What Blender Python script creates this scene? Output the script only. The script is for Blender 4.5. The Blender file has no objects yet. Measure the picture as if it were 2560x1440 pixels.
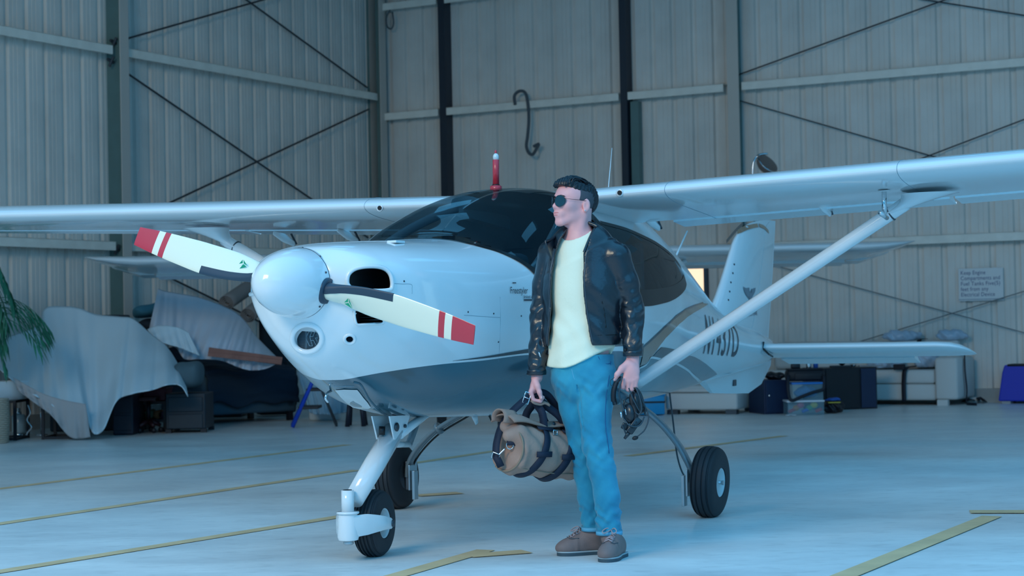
import bpy, bmesh, math, random
import numpy as np
from mathutils import Vector, Matrix
from mathutils.bvhtree import BVHTree
random.seed(7); np.random.seed(7)
scn = bpy.context.scene
COL = scn.collection
# ------------------------------------------------------------------ camera
FPX = 4600.0; PITCH = math.atan(90/4600); ROLL = 0.02; CAMZ = 1.09
_r = np.array([1, 0, 0.]); _f = np.array([0, math.cos(PITCH), math.sin(PITCH)]); _u = np.array([0, -math.sin(PITCH), math.cos(PITCH)])
CR = math.cos(ROLL)*_r - math.sin(ROLL)*_u
CU = math.sin(ROLL)*_r + math.cos(ROLL)*_u
CC = np.array([0, 0, CAMZ])
cd = bpy.data.cameras.new('camera'); cam = bpy.data.objects.new('camera', cd); COL.objects.link(cam)
cd.sensor_width = 36.0; cd.lens = FPX/2560*36.0; cd.clip_end = 200
M = Matrix.Identity(4)
for i in range(3):
    M[i][0] = CR[i]; M[i][1] = CU[i]; M[i][2] = -_f[i]; M[i][3] = CC[i]
cam.matrix_world = M
cd.dof.use_dof = True; cd.dof.focus_distance = 8.6; cd.dof.aperture_fstop = 5.0
scn.camera = cam
def ray(px, py): return _f + CR*(px-1280)/FPX - CU*(py-720)/FPX
def on_plane(px, py, n, c):
    n = np.asarray(n, float); d = ray(px, py); return CC + d*((c - n@CC)/(n@d))
def on_floor(px, py, z=0.0): return on_plane(px, py, (0, 0, 1), z)
def at_depth(px, py, Y): return on_plane(px, py, (0, 1, 0), Y)
# ------------------------------------------------------------------ light
vs = scn.view_settings; vs.view_transform = 'Standard'; vs.look = 'None'; vs.gamma = 1.0; vs.exposure = 0.0
vs.use_curve_mapping = False
wd = bpy.data.worlds.new('world'); scn.world = wd; wd.use_nodes = True
bg = wd.node_tree.nodes['Background']; bg.inputs[0].default_value = (0.088, 0.42, 0.79, 1)
_nt = wd.node_tree                                # overcast sky: three times brighter overhead than at the horizon
_tc = _nt.nodes.new('ShaderNodeTexCoord'); _sx = _nt.nodes.new('ShaderNodeSeparateXYZ'); _mr = _nt.nodes.new('ShaderNodeMapRange')
_mr.inputs[1].default_value = 0.0; _mr.inputs[2].default_value = 1.0; _mr.inputs[3].default_value = 2.35/3; _mr.inputs[4].default_value = 2.35
_nt.links.new(_tc.outputs['Generated'], _sx.inputs[0]); _nt.links.new(_sx.outputs[2], _mr.inputs[0]); _nt.links.new(_mr.outputs[0], bg.inputs[1])
def area(name, loc, target, sx, sy, power, color):
    l = bpy.data.lights.new(name, 'AREA'); l.shape = 'RECTANGLE'; l.size = sx; l.size_y = sy; l.energy = power; l.color = color
    o = bpy.data.objects.new(name, l); COL.objects.link(o); o.location = loc
    d = Vector(target) - Vector(loc); o.rotation_euler = d.to_track_quat('-Z', 'Y').to_euler()
    return o
area('door_daylight', (-5.5, 1.0, 6.6), (0.5, 11, 1.2), 4.0, 3.0, 480, (1.0, 0.86, 0.60))
area('blue_fill', (5.0, -4.0, 6.0), (1.5, 14, 1.5), 9.0, 4.0, 200, (0.10, 0.50, 1.0))  # blue fill lamp added on the right, stands for no real fixture
# ------------------------------------------------------------------ materials
def lin(c):
    return tuple(((v/255.0)/12.92 if v/255.0 <= 0.04045 else (((v/255.0)+0.055)/1.055)**2.4) for v in c)
def mat(name, rgb, rough=0.5, metal=0.0, coat=0.0, spec=0.5, bump=0.0, bscale=40.0, var=0.0, vscale=6.0, emit=None, estr=1.0, sheen=0.0):
    m = bpy.data.materials.new(name); m.use_nodes = True
    nt = m.node_tree; p = nt.nodes['Principled BSDF']
    col = (*lin(rgb), 1)
    p.inputs['Base Color'].default_value = col; p.inputs['Roughness'].default_value = rough; p.inputs['Metallic'].default_value = metal
    p.inputs['Coat Weight'].default_value = coat; p.inputs['Coat Roughness'].default_value = 0.06
    p.inputs['Specular IOR Level'].default_value = spec
    p.inputs['Sheen Weight'].default_value = sheen
    if bump or var:
        tc = nt.nodes.new('ShaderNodeTexCoord')
    if var:
        n = nt.nodes.new('ShaderNodeTexNoise'); n.inputs['Scale'].default_value = vscale; n.inputs['Detail'].default_value = 6
        nt.links.new(tc.outputs['Object'], n.inputs['Vector'])
        r = nt.nodes.new('ShaderNodeValToRGB'); r.color_ramp.elements[0].position = 0.3; r.color_ramp.elements[1].position = 0.7
        a = [max(0, v*(1-var)) for v in col[:3]]; b = [min(1, v*(1+var)) for v in col[:3]]
        r.color_ramp.elements[0].color = (*a, 1); r.color_ramp.elements[1].color = (*b, 1)
        nt.links.new(n.outputs['Fac'], r.inputs['Fac']); nt.links.new(r.outputs['Color'], p.inputs['Base Color'])
    if bump:
        n2 = nt.nodes.new('ShaderNodeTexNoise'); n2.inputs['Scale'].default_value = bscale; n2.inputs['Detail'].default_value = 5
        nt.links.new(tc.outputs['Object'], n2.inputs['Vector'])
        bn = nt.nodes.new('ShaderNodeBump'); bn.inputs['Strength'].default_value = bump; bn.inputs['Distance'].default_value = 0.01
        nt.links.new(n2.outputs['Fac'], bn.inputs['Height']); nt.links.new(bn.outputs['Normal'], p.inputs['Normal'])
    if emit:
        p.inputs['Emission Color'].default_value = (*lin(emit), 1); p.inputs['Emission Strength'].default_value = estr
    return m
def glass_mat(name, tint, opacity, rough=0.02):
    m = bpy.data.materials.new(name); m.use_nodes = True; nt = m.node_tree
    p = nt.nodes['Principled BSDF']; out = nt.nodes['Material Output']
    p.inputs['Base Color'].default_value = (*lin(tint), 1); p.inputs['Roughness'].default_value = rough; p.inputs['Coat Weight'].default_value = 0.3
    t = nt.nodes.new('ShaderNodeBsdfTransparent'); t.inputs[0].default_value = (0.55, 0.68, 0.72, 1)
    mx = nt.nodes.new('ShaderNodeMixShader'); mx.inputs[0].default_value = opacity
    nt.links.new(t.outputs[0], mx.inputs[1]); nt.links.new(p.outputs[0], mx.inputs[2]); nt.links.new(mx.outputs[0], out.inputs[0])
    return m
# ------------------------------------------------------------------ object helpers
def tag(o, label=None, cat=None, group=None, kind=None):
    if label: o['label'] = label
    if cat: o['category'] = cat
    if group: o['group'] = group
    if kind: o['kind'] = kind
    return o
def empty(name, loc, label=None, cat=None, group=None, rz=0.0, kind=None):
    o = bpy.data.objects.new(name, None); COL.objects.link(o); o.location = loc; o.rotation_euler = (0, 0, rz); o.empty_display_size = 0.1
    return tag(o, label, cat, group, kind)
def link_mesh(name, me, m, parent=None, smooth=False):
    if m is not None: me.materials.append(m)
    if smooth and len(me.polygons):
        me.polygons.foreach_set('use_smooth', [True]*len(me.polygons))
    o = bpy.data.objects.new(name, me); COL.objects.link(o)
    if parent is not None: o.parent = parent
    return o
def pym(name, v, f, m, parent=None, smooth=False):
    me = bpy.data.meshes.new(name); me.from_pydata([tuple(map(float, p)) for p in v], [], [tuple(map(int, q)) for q in f]); me.update()
    return link_mesh(name, me, m, parent, smooth)
def copy_tree(o, parent=None):
    c = o.copy(); COL.objects.link(c)
    if parent is not None: c.parent = parent
    for ch in list(o.children): copy_tree(ch, c)
    return c
def place(o, W):          # move a mesh built in world coordinates so that its origin is W
    W = Vector(W)
    o.data.transform(Matrix.Translation(-W)); o.location = W
    return o
class MB:
    """collects simple shapes into one mesh"""
    def __init__(s): s.v = []; s.f = []
    def add(s, v, f):
        n = len(s.v); s.v += [tuple(map(float, p)) for p in v]; s.f += [tuple(int(i)+n for i in q) for q in f]; return s
    def box(s, c, size, ax=None, bev=0.0):
        c = np.asarray(c, float); h = np.asarray(size, float)/2
        A = np.eye(3) if ax is None else np.asarray(ax, float)
        if bev <= 0:
            P = [c + A.T@(h*np.array(q)) for q in [(-1,-1,-1),(1,-1,-1),(1,1,-1),(-1,1,-1),(-1,-1,1),(1,-1,1),(1,1,1),(-1,1,1)]]
            return s.add(P, [(0,3,2,1),(4,5,6,7),(0,1,5,4),(1,2,6,5),(2,3,7,6),(3,0,4,7)])
        bm = bmesh.new(); bmesh.ops.create_cube(bm, size=1)
        bmesh.ops.scale(bm, vec=Vector(size), verts=bm.verts)
        bmesh.ops.bevel(bm, geom=list(bm.edges), offset=bev, segments=2, profile=0.5, affect='EDGES')
        bm.verts.index_update()
        P = [c + A.T@np.array(v.co) for v in bm.verts]; F = [[v.index for v in f.verts] for f in bm.faces]; bm.free()
        return s.add(P, F)
    def tube(s, pts, rad, n=10, flat=None, cap=True):
        """flat=(axis, ratio): section scaled by ratio along axis"""
        pts = [np.asarray(p, float) for p in pts]; k = len(pts)
        if not hasattr(rad, '__len__'): rad = [rad]*k
        V = []; prev = None
        for i, p in enumerate(pts):
            t = pts[min(i+1, k-1)] - pts[max(i-1, 0)]; t = t/(np.linalg.norm(t)+1e-9)
            if prev is None:
                a = np.array([0, 0, 1.]) if abs(t[2]) < 0.9 else np.array([1., 0, 0])
                e1 = np.cross(t, a)
            else: e1 = prev - t*(prev@t)
            e1 = e1/(np.linalg.norm(e1)+1e-9); e2 = np.cross(t, e1); prev = e1
            for j in range(n):
                q = 2*math.pi*j/n; d = (e1*math.cos(q)+e2*math.sin(q))*rad[i]
                if flat is not None:
                    fa = np.asarray(flat[0], float); fa = fa/np.linalg.norm(fa); d = d + fa*(d@fa)*(flat[1]-1)
                V.append(p+d)
        F = [(i*n+j, i*n+(j+1) % n, (i+1)*n+(j+1) % n, (i+1)*n+j) for i in range(k-1) for j in range(n)]
        if cap: F += [tuple(reversed(range(n))), tuple((k-1)*n+j for j in range(n))]
        return s.add(V, F)
    def lathe(s, prof, c, axis=(0, 0, 1), n=32, close=False):
        """prof: list of (radius, height along axis)"""
        c = np.asarray(c, float); t = np.asarray(axis, float); t = t/np.linalg.norm(t)
        a = np.array([0, 0, 1.]) if abs(t[2]) < 0.9 else np.array([1., 0, 0])
        e1 = np.cross(t, a); e1 /= np.linalg.norm(e1); e2 = np.cross(t, e1)
        V = [c + t*h + (e1*math.cos(2*math.pi*j/n)+e2*math.sin(2*math.pi*j/n))*r for (r, h) in prof for j in range(n)]
        k = len(prof)
        F = [(i*n+j, i*n+(j+1) % n, (i+1)*n+(j+1) % n, (i+1)*n+j) for i in range(k-1 if not close else k) for j in range(n)] if not close else \
            [(i*n+j, i*n+(j+1) % n, ((i+1) % k)*n+(j+1) % n, ((i+1) % k)*n+j) for i in range(k) for j in range(n)]
        if not close:
            F += [tuple(reversed(range(n))), tuple((k-1)*n+j for j in range(n))]
        return s.add(V, F)
    def sphere(s, c, r, n=16, m=10, ax=None):
        c = np.asarray(c, float); r = np.asarray(r, float)*np.ones(3); A = np.eye(3) if ax is None else np.asarray(ax, float)
        V = [c + A.T@(r*np.array([math.sin(math.pi*i/m)*math.cos(2*math.pi*j/n), math.sin(math.pi*i/m)*math.sin(2*math.pi*j/n), math.cos(math.pi*i/m)])) for i in range(m+1) for j in range(n)]
        F = [(i*n+j, (i+1)*n+j, (i+1)*n+(j+1) % n, i*n+(j+1) % n) for i in range(m) for j in range(n)]
        return s.add(V, F)
    def ribbon(s, pts, nrm, width, th):
        """flat strap along pts; nrm: list/one of face normals"""
        pts = [np.asarray(p, float) for p in pts]; k = len(pts); V = []
        for i, p in enumerate(pts):
            t = pts[min(i+1, k-1)] - pts[max(i-1, 0)]; t /= np.linalg.norm(t)+1e-9
            nn = np.asarray(nrm[i] if np.ndim(nrm) == 2 else nrm, float); nn = nn - t*(nn@t); nn /= np.linalg.norm(nn)+1e-9
            b = np.cross(t, nn)
            V += [p+b*width/2+nn*th/2, p-b*width/2+nn*th/2, p-b*width/2-nn*th/2, p+b*width/2-nn*th/2]
        F = [(i*4+j, i*4+(j+1) % 4, (i+1)*4+(j+1) % 4, (i+1)*4+j) for i in range(k-1) for j in range(4)]
        F += [(3, 2, 1, 0), tuple((k-1)*4+j for j in range(4))]
        return s.add(V, F)
    def build(s, name, m, parent=None, smooth=False):
        return pym(name, s.v, s.f, m, parent, smooth)
def smooth_angle(o, deg=35):
    me = o.data
    bm = bmesh.new(); bm.from_mesh(me); a = math.radians(deg)
    bmesh.ops.recalc_face_normals(bm, faces=bm.faces)
    for f in bm.faces: f.smooth = True
    for e in bm.edges:
        if len(e.link_faces) == 2 and e.calc_face_angle(0) > a: e.smooth = False
    bm.to_mesh(me); bm.free()
    return o
def spline(pts, n):
    """Catmull-Rom through pts -> n points"""
    P = np.asarray(pts, float); k = len(P); out = []
    for q in np.linspace(0, k-1, n):
        i = min(int(q), k-2); t = q-i
        p0, p1, p2, p3 = P[max(i-1, 0)], P[i], P[i+1], P[min(i+2, k-1)]
        out.append(0.5*((2*p1)+(-p0+p2)*t+(2*p0-5*p1+4*p2-p3)*t*t+(-p0+3*p1-3*p2+p3)*t**3))
    return np.array(out)
def tri_mesh_text(body, size, shear=0.0, extrude=0.0, spacing=1.0, scale_x=1.0):
    """lettering as verts (x, y) and faces"""
    cu = bpy.data.curves.new('lettering', 'FONT'); cu.body = body; cu.size = size; cu.shear = shear; cu.space_character = spacing
    cu.resolution_u = 3; cu.space_line = 0.95
    o = bpy.data.objects.new('lettering', cu); COL.objects.link(o)
    dg = bpy.context.evaluated_depsgraph_get(); me = o.evaluated_get(dg).to_mesh()
    V = np.array([(v.co.x*scale_x, v.co.y) for v in me.vertices]); F = [tuple(p.vertices) for p in me.polygons]
    o.evaluated_get(dg).to_mesh_clear(); bpy.data.objects.remove(o); bpy.data.curves.remove(cu)
    return V, F
# ------------------------------------------------------------------ implicit surfaces (for bodies and cloth)
class SDF:
    def __init__(s, lo, hi, h):
        s.lo = np.asarray(lo, float); s.h = h
        s.n = np.ceil((np.asarray(hi, float)-s.lo)/h).astype(int)+1
        s.F = np.full(tuple(s.n), 0.5, np.float32)
        s.ax = [(s.lo[i]+h*np.arange(s.n[i])).astype(np.float32) for i in range(3)]
    def like(s):
        o = SDF.__new__(SDF); o.lo, o.h, o.n, o.ax = s.lo, s.h, s.n, s.ax; o.F = np.full(s.F.shape, 0.5, np.float32); return o
    def sub(s, lo, hi):
        a = [max(0, int((lo[i]-s.lo[i])/s.h)) for i in range(3)]; b = [min(int(s.n[i]), int((hi[i]-s.lo[i])/s.h)+2) for i in range(3)]
        if any(a[i] >= b[i] for i in range(3)): return None
        sl = tuple(slice(a[i], b[i]) for i in range(3))
        return sl, s.ax[0][sl[0]][:, None, None], s.ax[1][sl[1]][None, :, None], s.ax[2][sl[2]][None, None, :]
    def put(s, sl, d, k, op):
        A = s.F[sl]
        if op == 'u':
            if k > 0:
                hh = np.clip(0.5+0.5*(A-d)/k, 0, 1); s.F[sl] = A*(1-hh)+d*hh-k*hh*(1-hh)
            else: s.F[sl] = np.minimum(A, d)
        elif op == 'd':
            if k > 0:
                hh = np.clip(0.5-0.5*(A+d)/k, 0, 1); s.F[sl] = A*(1-hh)-d*hh+k*hh*(1-hh)
            else: s.F[sl] = np.maximum(A, -d)
        elif op == 'i': s.F[sl] = np.maximum(A, d)
    def cone(s, a, b, ra, rb, k=0.02, flat=None, op='u', q=1.0):
        a = np.asarray(a, float); b = np.asarray(b, float); m = max(ra, rb)*1.3+k+2*s.h+0.02
        g = s.sub(np.minimum(a, b)-m, np.maximum(a, b)+m)
        if g is None: return s
        sl, X, Y, Z = g
        px, py, pz = X-a[0], Y-a[1], Z-a[2]; ba = b-a
        if flat is not None:
            fa = np.asarray(flat, float); fa = fa/np.linalg.norm(fa); w = (px*fa[0]+py*fa[1]+pz*fa[2])*(1/q-1)
            px = px+fa[0]*w; py = py+fa[1]*w; pz = pz+fa[2]*w; ba = ba+fa*(ba@fa)*(1/q-1)
        t = np.clip((px*ba[0]+py*ba[1]+pz*ba[2])/(ba@ba+1e-12), 0, 1)
        d = np.sqrt((px-t*ba[0])**2+(py-t*ba[1])**2+(pz-t*ba[2])**2)-(ra+t*(rb-ra))
        s.put(sl, d, k, op); return s
    def chain(s, pts, rad, k=0.02, flat=None, q=1.0, op='u'):
        for i in range(len(pts)-1): s.cone(pts[i], pts[i+1], rad[i], rad[i+1], k, flat, op, q)
        return s
    def ell(s, c, r, A=None, k=0.02, op='u'):
        c = np.asarray(c, float); r = np.asarray(r, float); A = np.eye(3) if A is None else np.asarray(A, float)
        m = r.max()+k+2*s.h+0.01; g = s.sub(c-m, c+m)
        if g is None: return s
        sl, X, Y, Z = g
        px, py, pz = X-c[0], Y-c[1], Z-c[2]
        u = [(px*A[i][0]+py*A[i][1]+pz*A[i][2])/r[i] for i in range(3)]
        k0 = np.sqrt(u[0]**2+u[1]**2+u[2]**2)+1e-6; k1 = np.sqrt((u[0]/r[0])**2+(u[1]/r[1])**2+(u[2]/r[2])**2)+1e-6
        s.put(sl, k0*(k0-1)/k1, k, op); return s
    def grid(s): return s.ax[0][:, None, None], s.ax[1][None, :, None], s.ax[2][None, None, :]
    def mesh(s):
        F = s.F; I = F < 0; nx, ny, nz = F.shape
        c = np.zeros((nx-1, ny-1, nz-1), np.int8)
        for dx in (0, 1):
            for dy in (0, 1):
                for dz in (0, 1): c += I[dx:nx-1+dx, dy:ny-1+dy, dz:nz-1+dz]
        act = (c > 0) & (c < 8); ijk = np.argwhere(act); N = len(ijk)
        idx = np.full(act.shape, -1, np.int32); idx[act] = np.arange(N)
        P = np.zeros((N, 3)); cnt = np.zeros(N)
        cor = [(0,0,0),(1,0,0),(0,1,0),(1,1,0),(0,0,1),(1,0,1),(0,1,1),(1,1,1)]
        val = [F[ijk[:, 0]+q[0], ijk[:, 1]+q[1], ijk[:, 2]+q[2]].astype(float) for q in cor]
        for a, b in [(0,1),(2,3),(4,5),(6,7),(0,2),(1,3),(4,6),(5,7),(0,4),(1,5),(2,6),(3,7)]:
            va, vb = val[a], val[b]; m = (va < 0) != (vb < 0); t = np.where(m, va/(va-vb+1e-20), 0)
            ca, cb = np.array(cor[a], float), np.array(cor[b], float)
            P += np.where(m[:, None], ca+(cb-ca)*t[:, None], 0); cnt += m
        P = P/cnt[:, None]; P = s.lo + (P+ijk)*s.h
        Q = []
        for axis in range(3):
            sl0 = [slice(1, -1)]*3; sl1 = [slice(1, -1)]*3; sl0[axis] = slice(0, -1); sl1[axis] = slice(1, None)
            A = I[tuple(sl0)]; B = I[tuple(sl1)]; ch = np.argwhere(A != B)
            if not len(ch): continue
            inside = A[ch[:, 0], ch[:, 1], ch[:, 2]]
            off = np.array([1, 1, 1]); off[axis] = 0; e = ch+off
            u, w = [(1, 2), (2, 0), (0, 1)][axis]
            du = np.zeros(3, int); du[u] = 1; dw = np.zeros(3, int); dw[w] = 1
            g = [e-du-dw, e-dw, e, e-du]
            q = np.stack([idx[x[:, 0], x[:, 1], x[:, 2]] for x in g], 1)
            q = np.where(inside[:, None], q, q[:, ::-1]); Q.append(q)
        return P, np.concatenate(Q)
    def build(s, name, m, parent=None, relax=0):
        V, Q = s.mesh(); return np_mesh(name, V, Q, m, parent, relax)
def np_mesh(name, V, Q, m, parent=None, relax=0):
    for _ in range(relax):
        S = np.zeros_like(V); c = np.zeros(len(V))
        for a, b in ((0, 1), (1, 2), (2, 3), (3, 0)):
            np.add.at(S, Q[:, a], V[Q[:, b]]); np.add.at(S, Q[:, b], V[Q[:, a]]); np.add.at(c, Q[:, a], 1); np.add.at(c, Q[:, b], 1)
        V = 0.4*V+0.6*S/np.maximum(c, 1)[:, None]
    me = bpy.data.meshes.new(name); me.vertices.add(len(V)); me.vertices.foreach_set('co', V.astype(np.float32).ravel())
    me.loops.add(len(Q)*4); me.loops.foreach_set('vertex_index', Q.astype(np.int32).ravel())
    me.polygons.add(len(Q)); me.polygons.foreach_set('loop_start', np.arange(0, len(Q)*4, 4, dtype=np.int32))
    me.update(calc_edges=True); me.validate()
    return link_mesh(name, me, m, parent, True)
def cloth_grid(name, P, m, parent=None, th=0.006):
    """P: (nu, nv, 3) points -> a cloth with thickness"""
    P = np.asarray(P, float); nu, nv = P.shape[:2]
    V = P.reshape(-1, 3)
    F = [(i*nv+j, i*nv+j+1, (i+1)*nv+j+1, (i+1)*nv+j) for i in range(nu-1) for j in range(nv-1)]
    o = pym(name, V, F, m, parent, True)
    md = o.modifiers.new('thickness', 'SOLIDIFY'); md.thickness = th; md.offset = 0
    return o
# ================================================================== hangar shell
BD = np.array([.87396854, -.4859825, 0]); BN = np.array([.4859825, .87396854, 0])      # along / out of the back wall
LD = -BN; LN = -BD                                                                     # along the left wall towards the door / out of it
cB = 22.920859705; cL = -14.99415                                                       # planes: BN.p = cB, BD.p = cL
CORNER = BN*cB + BD*cL
HGT = 8.0
m_panel = mat('cream steel wall sheet', (232, 226, 218), 0.55, var=0.10, vscale=1.3)
m_girt = mat('cream girt paint', (244, 238, 226), 0.5, var=0.06)
m_col = mat('grey green column', (100, 128, 126), 0.55, var=0.06)
m_darkcol = mat('dark steel post', (40, 50, 62), 0.5)
m_rod = mat('dark brace rod', (70, 74, 80), 0.5, metal=0.4)
m_curb = mat('concrete curb', (180, 182, 178), 0.8, bump=0.2, var=0.1)
m_ceil = mat('ceiling insulation', (120, 122, 122), 0.8)
def wall_frame(o, d, out):                       # local x = along, y = out, z = up
    W = Matrix.Identity(4)
    for i in range(3): W[i][0] = d[i]; W[i][1] = out[i]; W[i][3] = CORNER[i]
    return W
def bw(s, inn, z): return CORNER + BD*s - BN*inn + np.array([0, 0, z])          # back wall point, inn = into the room
def lw(s, inn, z): return CORNER + LD*s - LN*inn + np.array([0, 0, z])
# floor
def floor_material():
    m = bpy.data.materials.new('worn sealed concrete'); m.use_nodes = True; nt = m.node_tree; p = nt.nodes['Principled BSDF']
    tc = nt.nodes.new('ShaderNodeTexCoord')
    mp = nt.nodes.new('ShaderNodeMapping'); mp.inputs['Rotation'].default_value = (0, 0, -0.5); mp.inputs['Scale'].default_value = (0.9, 1.6, 1)
    nt.links.new(tc.outputs['Object'], mp.inputs[0])
    n1 = nt.nodes.new('ShaderNodeTexNoise'); n1.inputs['Scale'].default_value = 1.1; n1.inputs['Detail'].default_value = 9; n1.inputs['Roughness'].default_value = 0.65
    n2 = nt.nodes.new('ShaderNodeTexNoise'); n2.inputs['Scale'].default_value = 9; n2.inputs['Detail'].default_value = 6
    nt.links.new(mp.outputs[0], n1.inputs['Vector']); nt.links.new(mp.outputs[0], n2.inputs['Vector'])
    r = nt.nodes.new('ShaderNodeValToRGB'); e = r.color_ramp.elements
    e[0].position = 0.32; e[0].color = (*lin((214, 215, 214)), 1); e[1].position = 0.68; e[1].color = (*lin((240, 240, 236)), 1)
    nt.links.new(n1.outputs['Fac'], r.inputs[0])
    r2 = nt.nodes.new('ShaderNodeValToRGB'); e = r2.color_ramp.elements
    e[0].position = 0.30; e[0].color = (0.78, 0.78, 0.78, 1); e[1].position = 0.46; e[1].color = (1, 1, 1, 1)
    nt.links.new(n2.outputs['Fac'], r2.inputs[0])
    mx = nt.nodes.new('ShaderNodeMix'); mx.data_type = 'RGBA'; mx.blend_type = 'MULTIPLY'; mx.inputs[0].default_value = 0.55
    nt.links.new(r.outputs[0], mx.inputs[6]); nt.links.new(r2.outputs[0], mx.inputs[7]); nt.links.new(mx.outputs[2], p.inputs['Base Color'])
    rr = nt.nodes.new('ShaderNodeMapRange'); rr.inputs[3].default_value = 0.22; rr.inputs[4].default_value = 0.46
    nt.links.new(n1.outputs['Fac'], rr.inputs[0]); nt.links.new(rr.outputs[0], p.inputs['Roughness'])
    wv = nt.nodes.new('ShaderNodeTexNoise'); wv.inputs['Scale'].default_value = 7; wv.inputs['Detail'].default_value = 3
    nt.links.new(mp.outputs[0], wv.inputs['Vector'])
    b = nt.nodes.new('ShaderNodeBump'); b.inputs['Strength'].default_value = 0.25; b.inputs['Distance'].default_value = 0.01
    nt.links.new(wv.outputs['Fac'], b.inputs['Height']); nt.links.new(b.outputs[0], p.inputs['Normal'])
    return m
fl = pym('floor', [(-60, -60, 0), (60, -60, 0), (60, 34, 0), (-60, 34, 0), (-60, -60, -.2), (60, -60, -.2), (60, 34, -.2), (-60, 34, -.2)],
         [(0,1,2,3),(4,7,6,5),(0,4,5,1),(1,5,6,2),(2,6,7,3),(3,7,4,0)], floor_material()); tag(fl, kind='structure')
m_yellow = mat('worn yellow floor paint', (228, 190, 142), 0.5, var=0.12, vscale=5)
NL = 0
def floor_strip(a, b, w, ext0=0.0, ext1=0.0):
    A = on_floor(*a); B = on_floor(*b); d = B-A; L = np.linalg.norm(d); d /= L; A = A-d*ext0; B = B+d*ext1
    c = np.cross(d, [0, 0, 1])*w/2; global NL; NL += 1; z = np.array([0, 0, .001+.0004*NL])
    o = pym('yellow_line', [A-c+z, B-c+z, B+c+z, A+c+z], [(0, 1, 2, 3)], m_yellow, fl)
for a, b, w, e0, e1 in [((0, 1222), (870, 1112), .10, 3, 0), ((1042, 1157), (1340, 1112), .10, 0.8, 0.5), ((1650, 1130), (1960, 1090), .10, .5, 0),
                        ((0, 1310), (892, 1176), .10, 3, 0), ((0, 1430), (850, 1292), .10, 3, 0.3), ((1000, 1438), (1215, 1376), .10, 1, 0),
                        ((1170, 1391), (1318, 1380), .14, 0, 0), ((1042, 1240), (1150, 1233), .14, 0, 0), ((2120, 1438), (2480, 1292), .11, 1, 0),
                        ((2425, 1281), (2560, 1281), .16, 0, 1.5)]:
    floor_strip(a, b, w, e0, e1)
# ribbed wall sheets: pans towards the room, ribs pressed outwards
PW = 0.915
def sheet_mesh():
    pr = [(0, 0)]
    for k in range(3):
        x = k*0.305
        pr += [(x+.085, 0), (x+.088, .009), (x+.100, .009), (x+.103, 0), (x+.150, 0), (x+.153, .009), (x+.165, .009), (x+.168, 0),
               (x+.212, 0), (x+.226, .048), (x+.286, .048), (x+.300, 0), (x+.305, 0)]
    z0, z1 = 0.17, HGT
    V = [(x, y, z) for (x, y) in pr for z in (z0, z1)]
    F = [(2*i, 2*i+2, 2*i+3, 2*i+1) for i in range(len(pr)-1)]
    V += [(x, y+.004, z) for (x, y) in pr for z in (z0, z1)]; n = 2*len(pr)
    F += [(n+2*i+1, n+2*i+3, n+2*i+2, n+2*i) for i in range(len(pr)-1)]
    me = bpy.data.meshes.new('wall_panel'); me.from_pydata(V, [], F); me.update(); me.materials.append(m_panel); return me
SHEET = sheet_mesh()
def make_wall(name, d, out, length, npan):
    V = [(-.3, .06, 0), (length, .06, 0), (length, .06, HGT+.2), (-.3, .06, HGT+.2), (-.3, .12, 0), (length, .12, 0), (length, .12, HGT+.2), (-.3, .12, HGT+.2)]
    w = pym(name, V, [(0,1,2,3),(7,6,5,4),(0,4,5,1),(1,5,6,2),(2,6,7,3),(3,7,4,0)], m_panel); tag(w, kind='structure')
    w.matrix_world = wall_frame(w, d, out)
    for k in range(npan):
        o = bpy.data.objects.new('wall_panel', SHEET); COL.objects.link(o); o.parent = w; o.location = (k*PW, 0, 0)
    return w
wall_b = make_wall('wall_back', BD, BN, 22.0, 16)
wall_l = make_wall('wall_left', LD, LN, 26.0, 13)
def on_wall(mb, name, m, wall):                   # mesh in world coordinates -> child of the wall
    bpy.context.view_layer.update()
    W = np.array(wall.matrix_world.inverted())
    v = [(W@np.array([*p, 1]))[:3] for p in mb.v]
    return pym(name, v, mb.f, m, wall)
def frame_axes(d, out): return np.array([d, -out, [0, 0, 1.]])     # rows: along, into room, up
aB = frame_axes(BD, BN); aL = frame_axes(LD, LN)
# concrete curb
for nm, fn, ax, L in (('baseboard_back', bw, aB, 14.0), ('baseboard_left', lw, aL, 12.0)):
    o = MB().box(fn(L/2, .02, .085), (L, .12, .17), ax).build(nm, m_curb); tag(o, kind='structure')
def girt(fn, ax, s0, s1, z, wall, depth=.20):
    m = MB()
    m.box(fn((s0+s1)/2, depth-.004, z), (s1-s0, .008, .10), ax)
    m.box(fn((s0+s1)/2, depth/2, z+.046), (s1-s0, depth, .008), ax)
    m.box(fn((s0+s1)/2, depth-.012, z-.053), (s1-s0, .02, .008), ax)
    on_wall(m, 'girt', m_girt, wall)
def s_back(px, py, inn=.2):  P = on_plane(px, py, BN, cB-inn); return (P-CORNER)@BD
def s_left(px, py, inn=.2):  P = on_plane(px, py, BD, cL+inn); return (P-CORNER)@LD
def column(fn, ax, s, wall, m, dep=.25, fw=.14, tw=.012):
    b = MB()
    b.box(fn(s, dep, HGT/2), (fw, .012, HGT), ax); b.box(fn(s, .01, HGT/2), (fw, .012, HGT), ax)
    b.box(fn(s, dep/2, HGT/2), (tw, dep, HGT), ax)
    return on_wall(b, 'column', m, wall)
sc1 = s_left(309, 250, .25); sc0 = 0.16
m_flange = mat('column flange cream', (205, 196, 186), 0.5)
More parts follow.
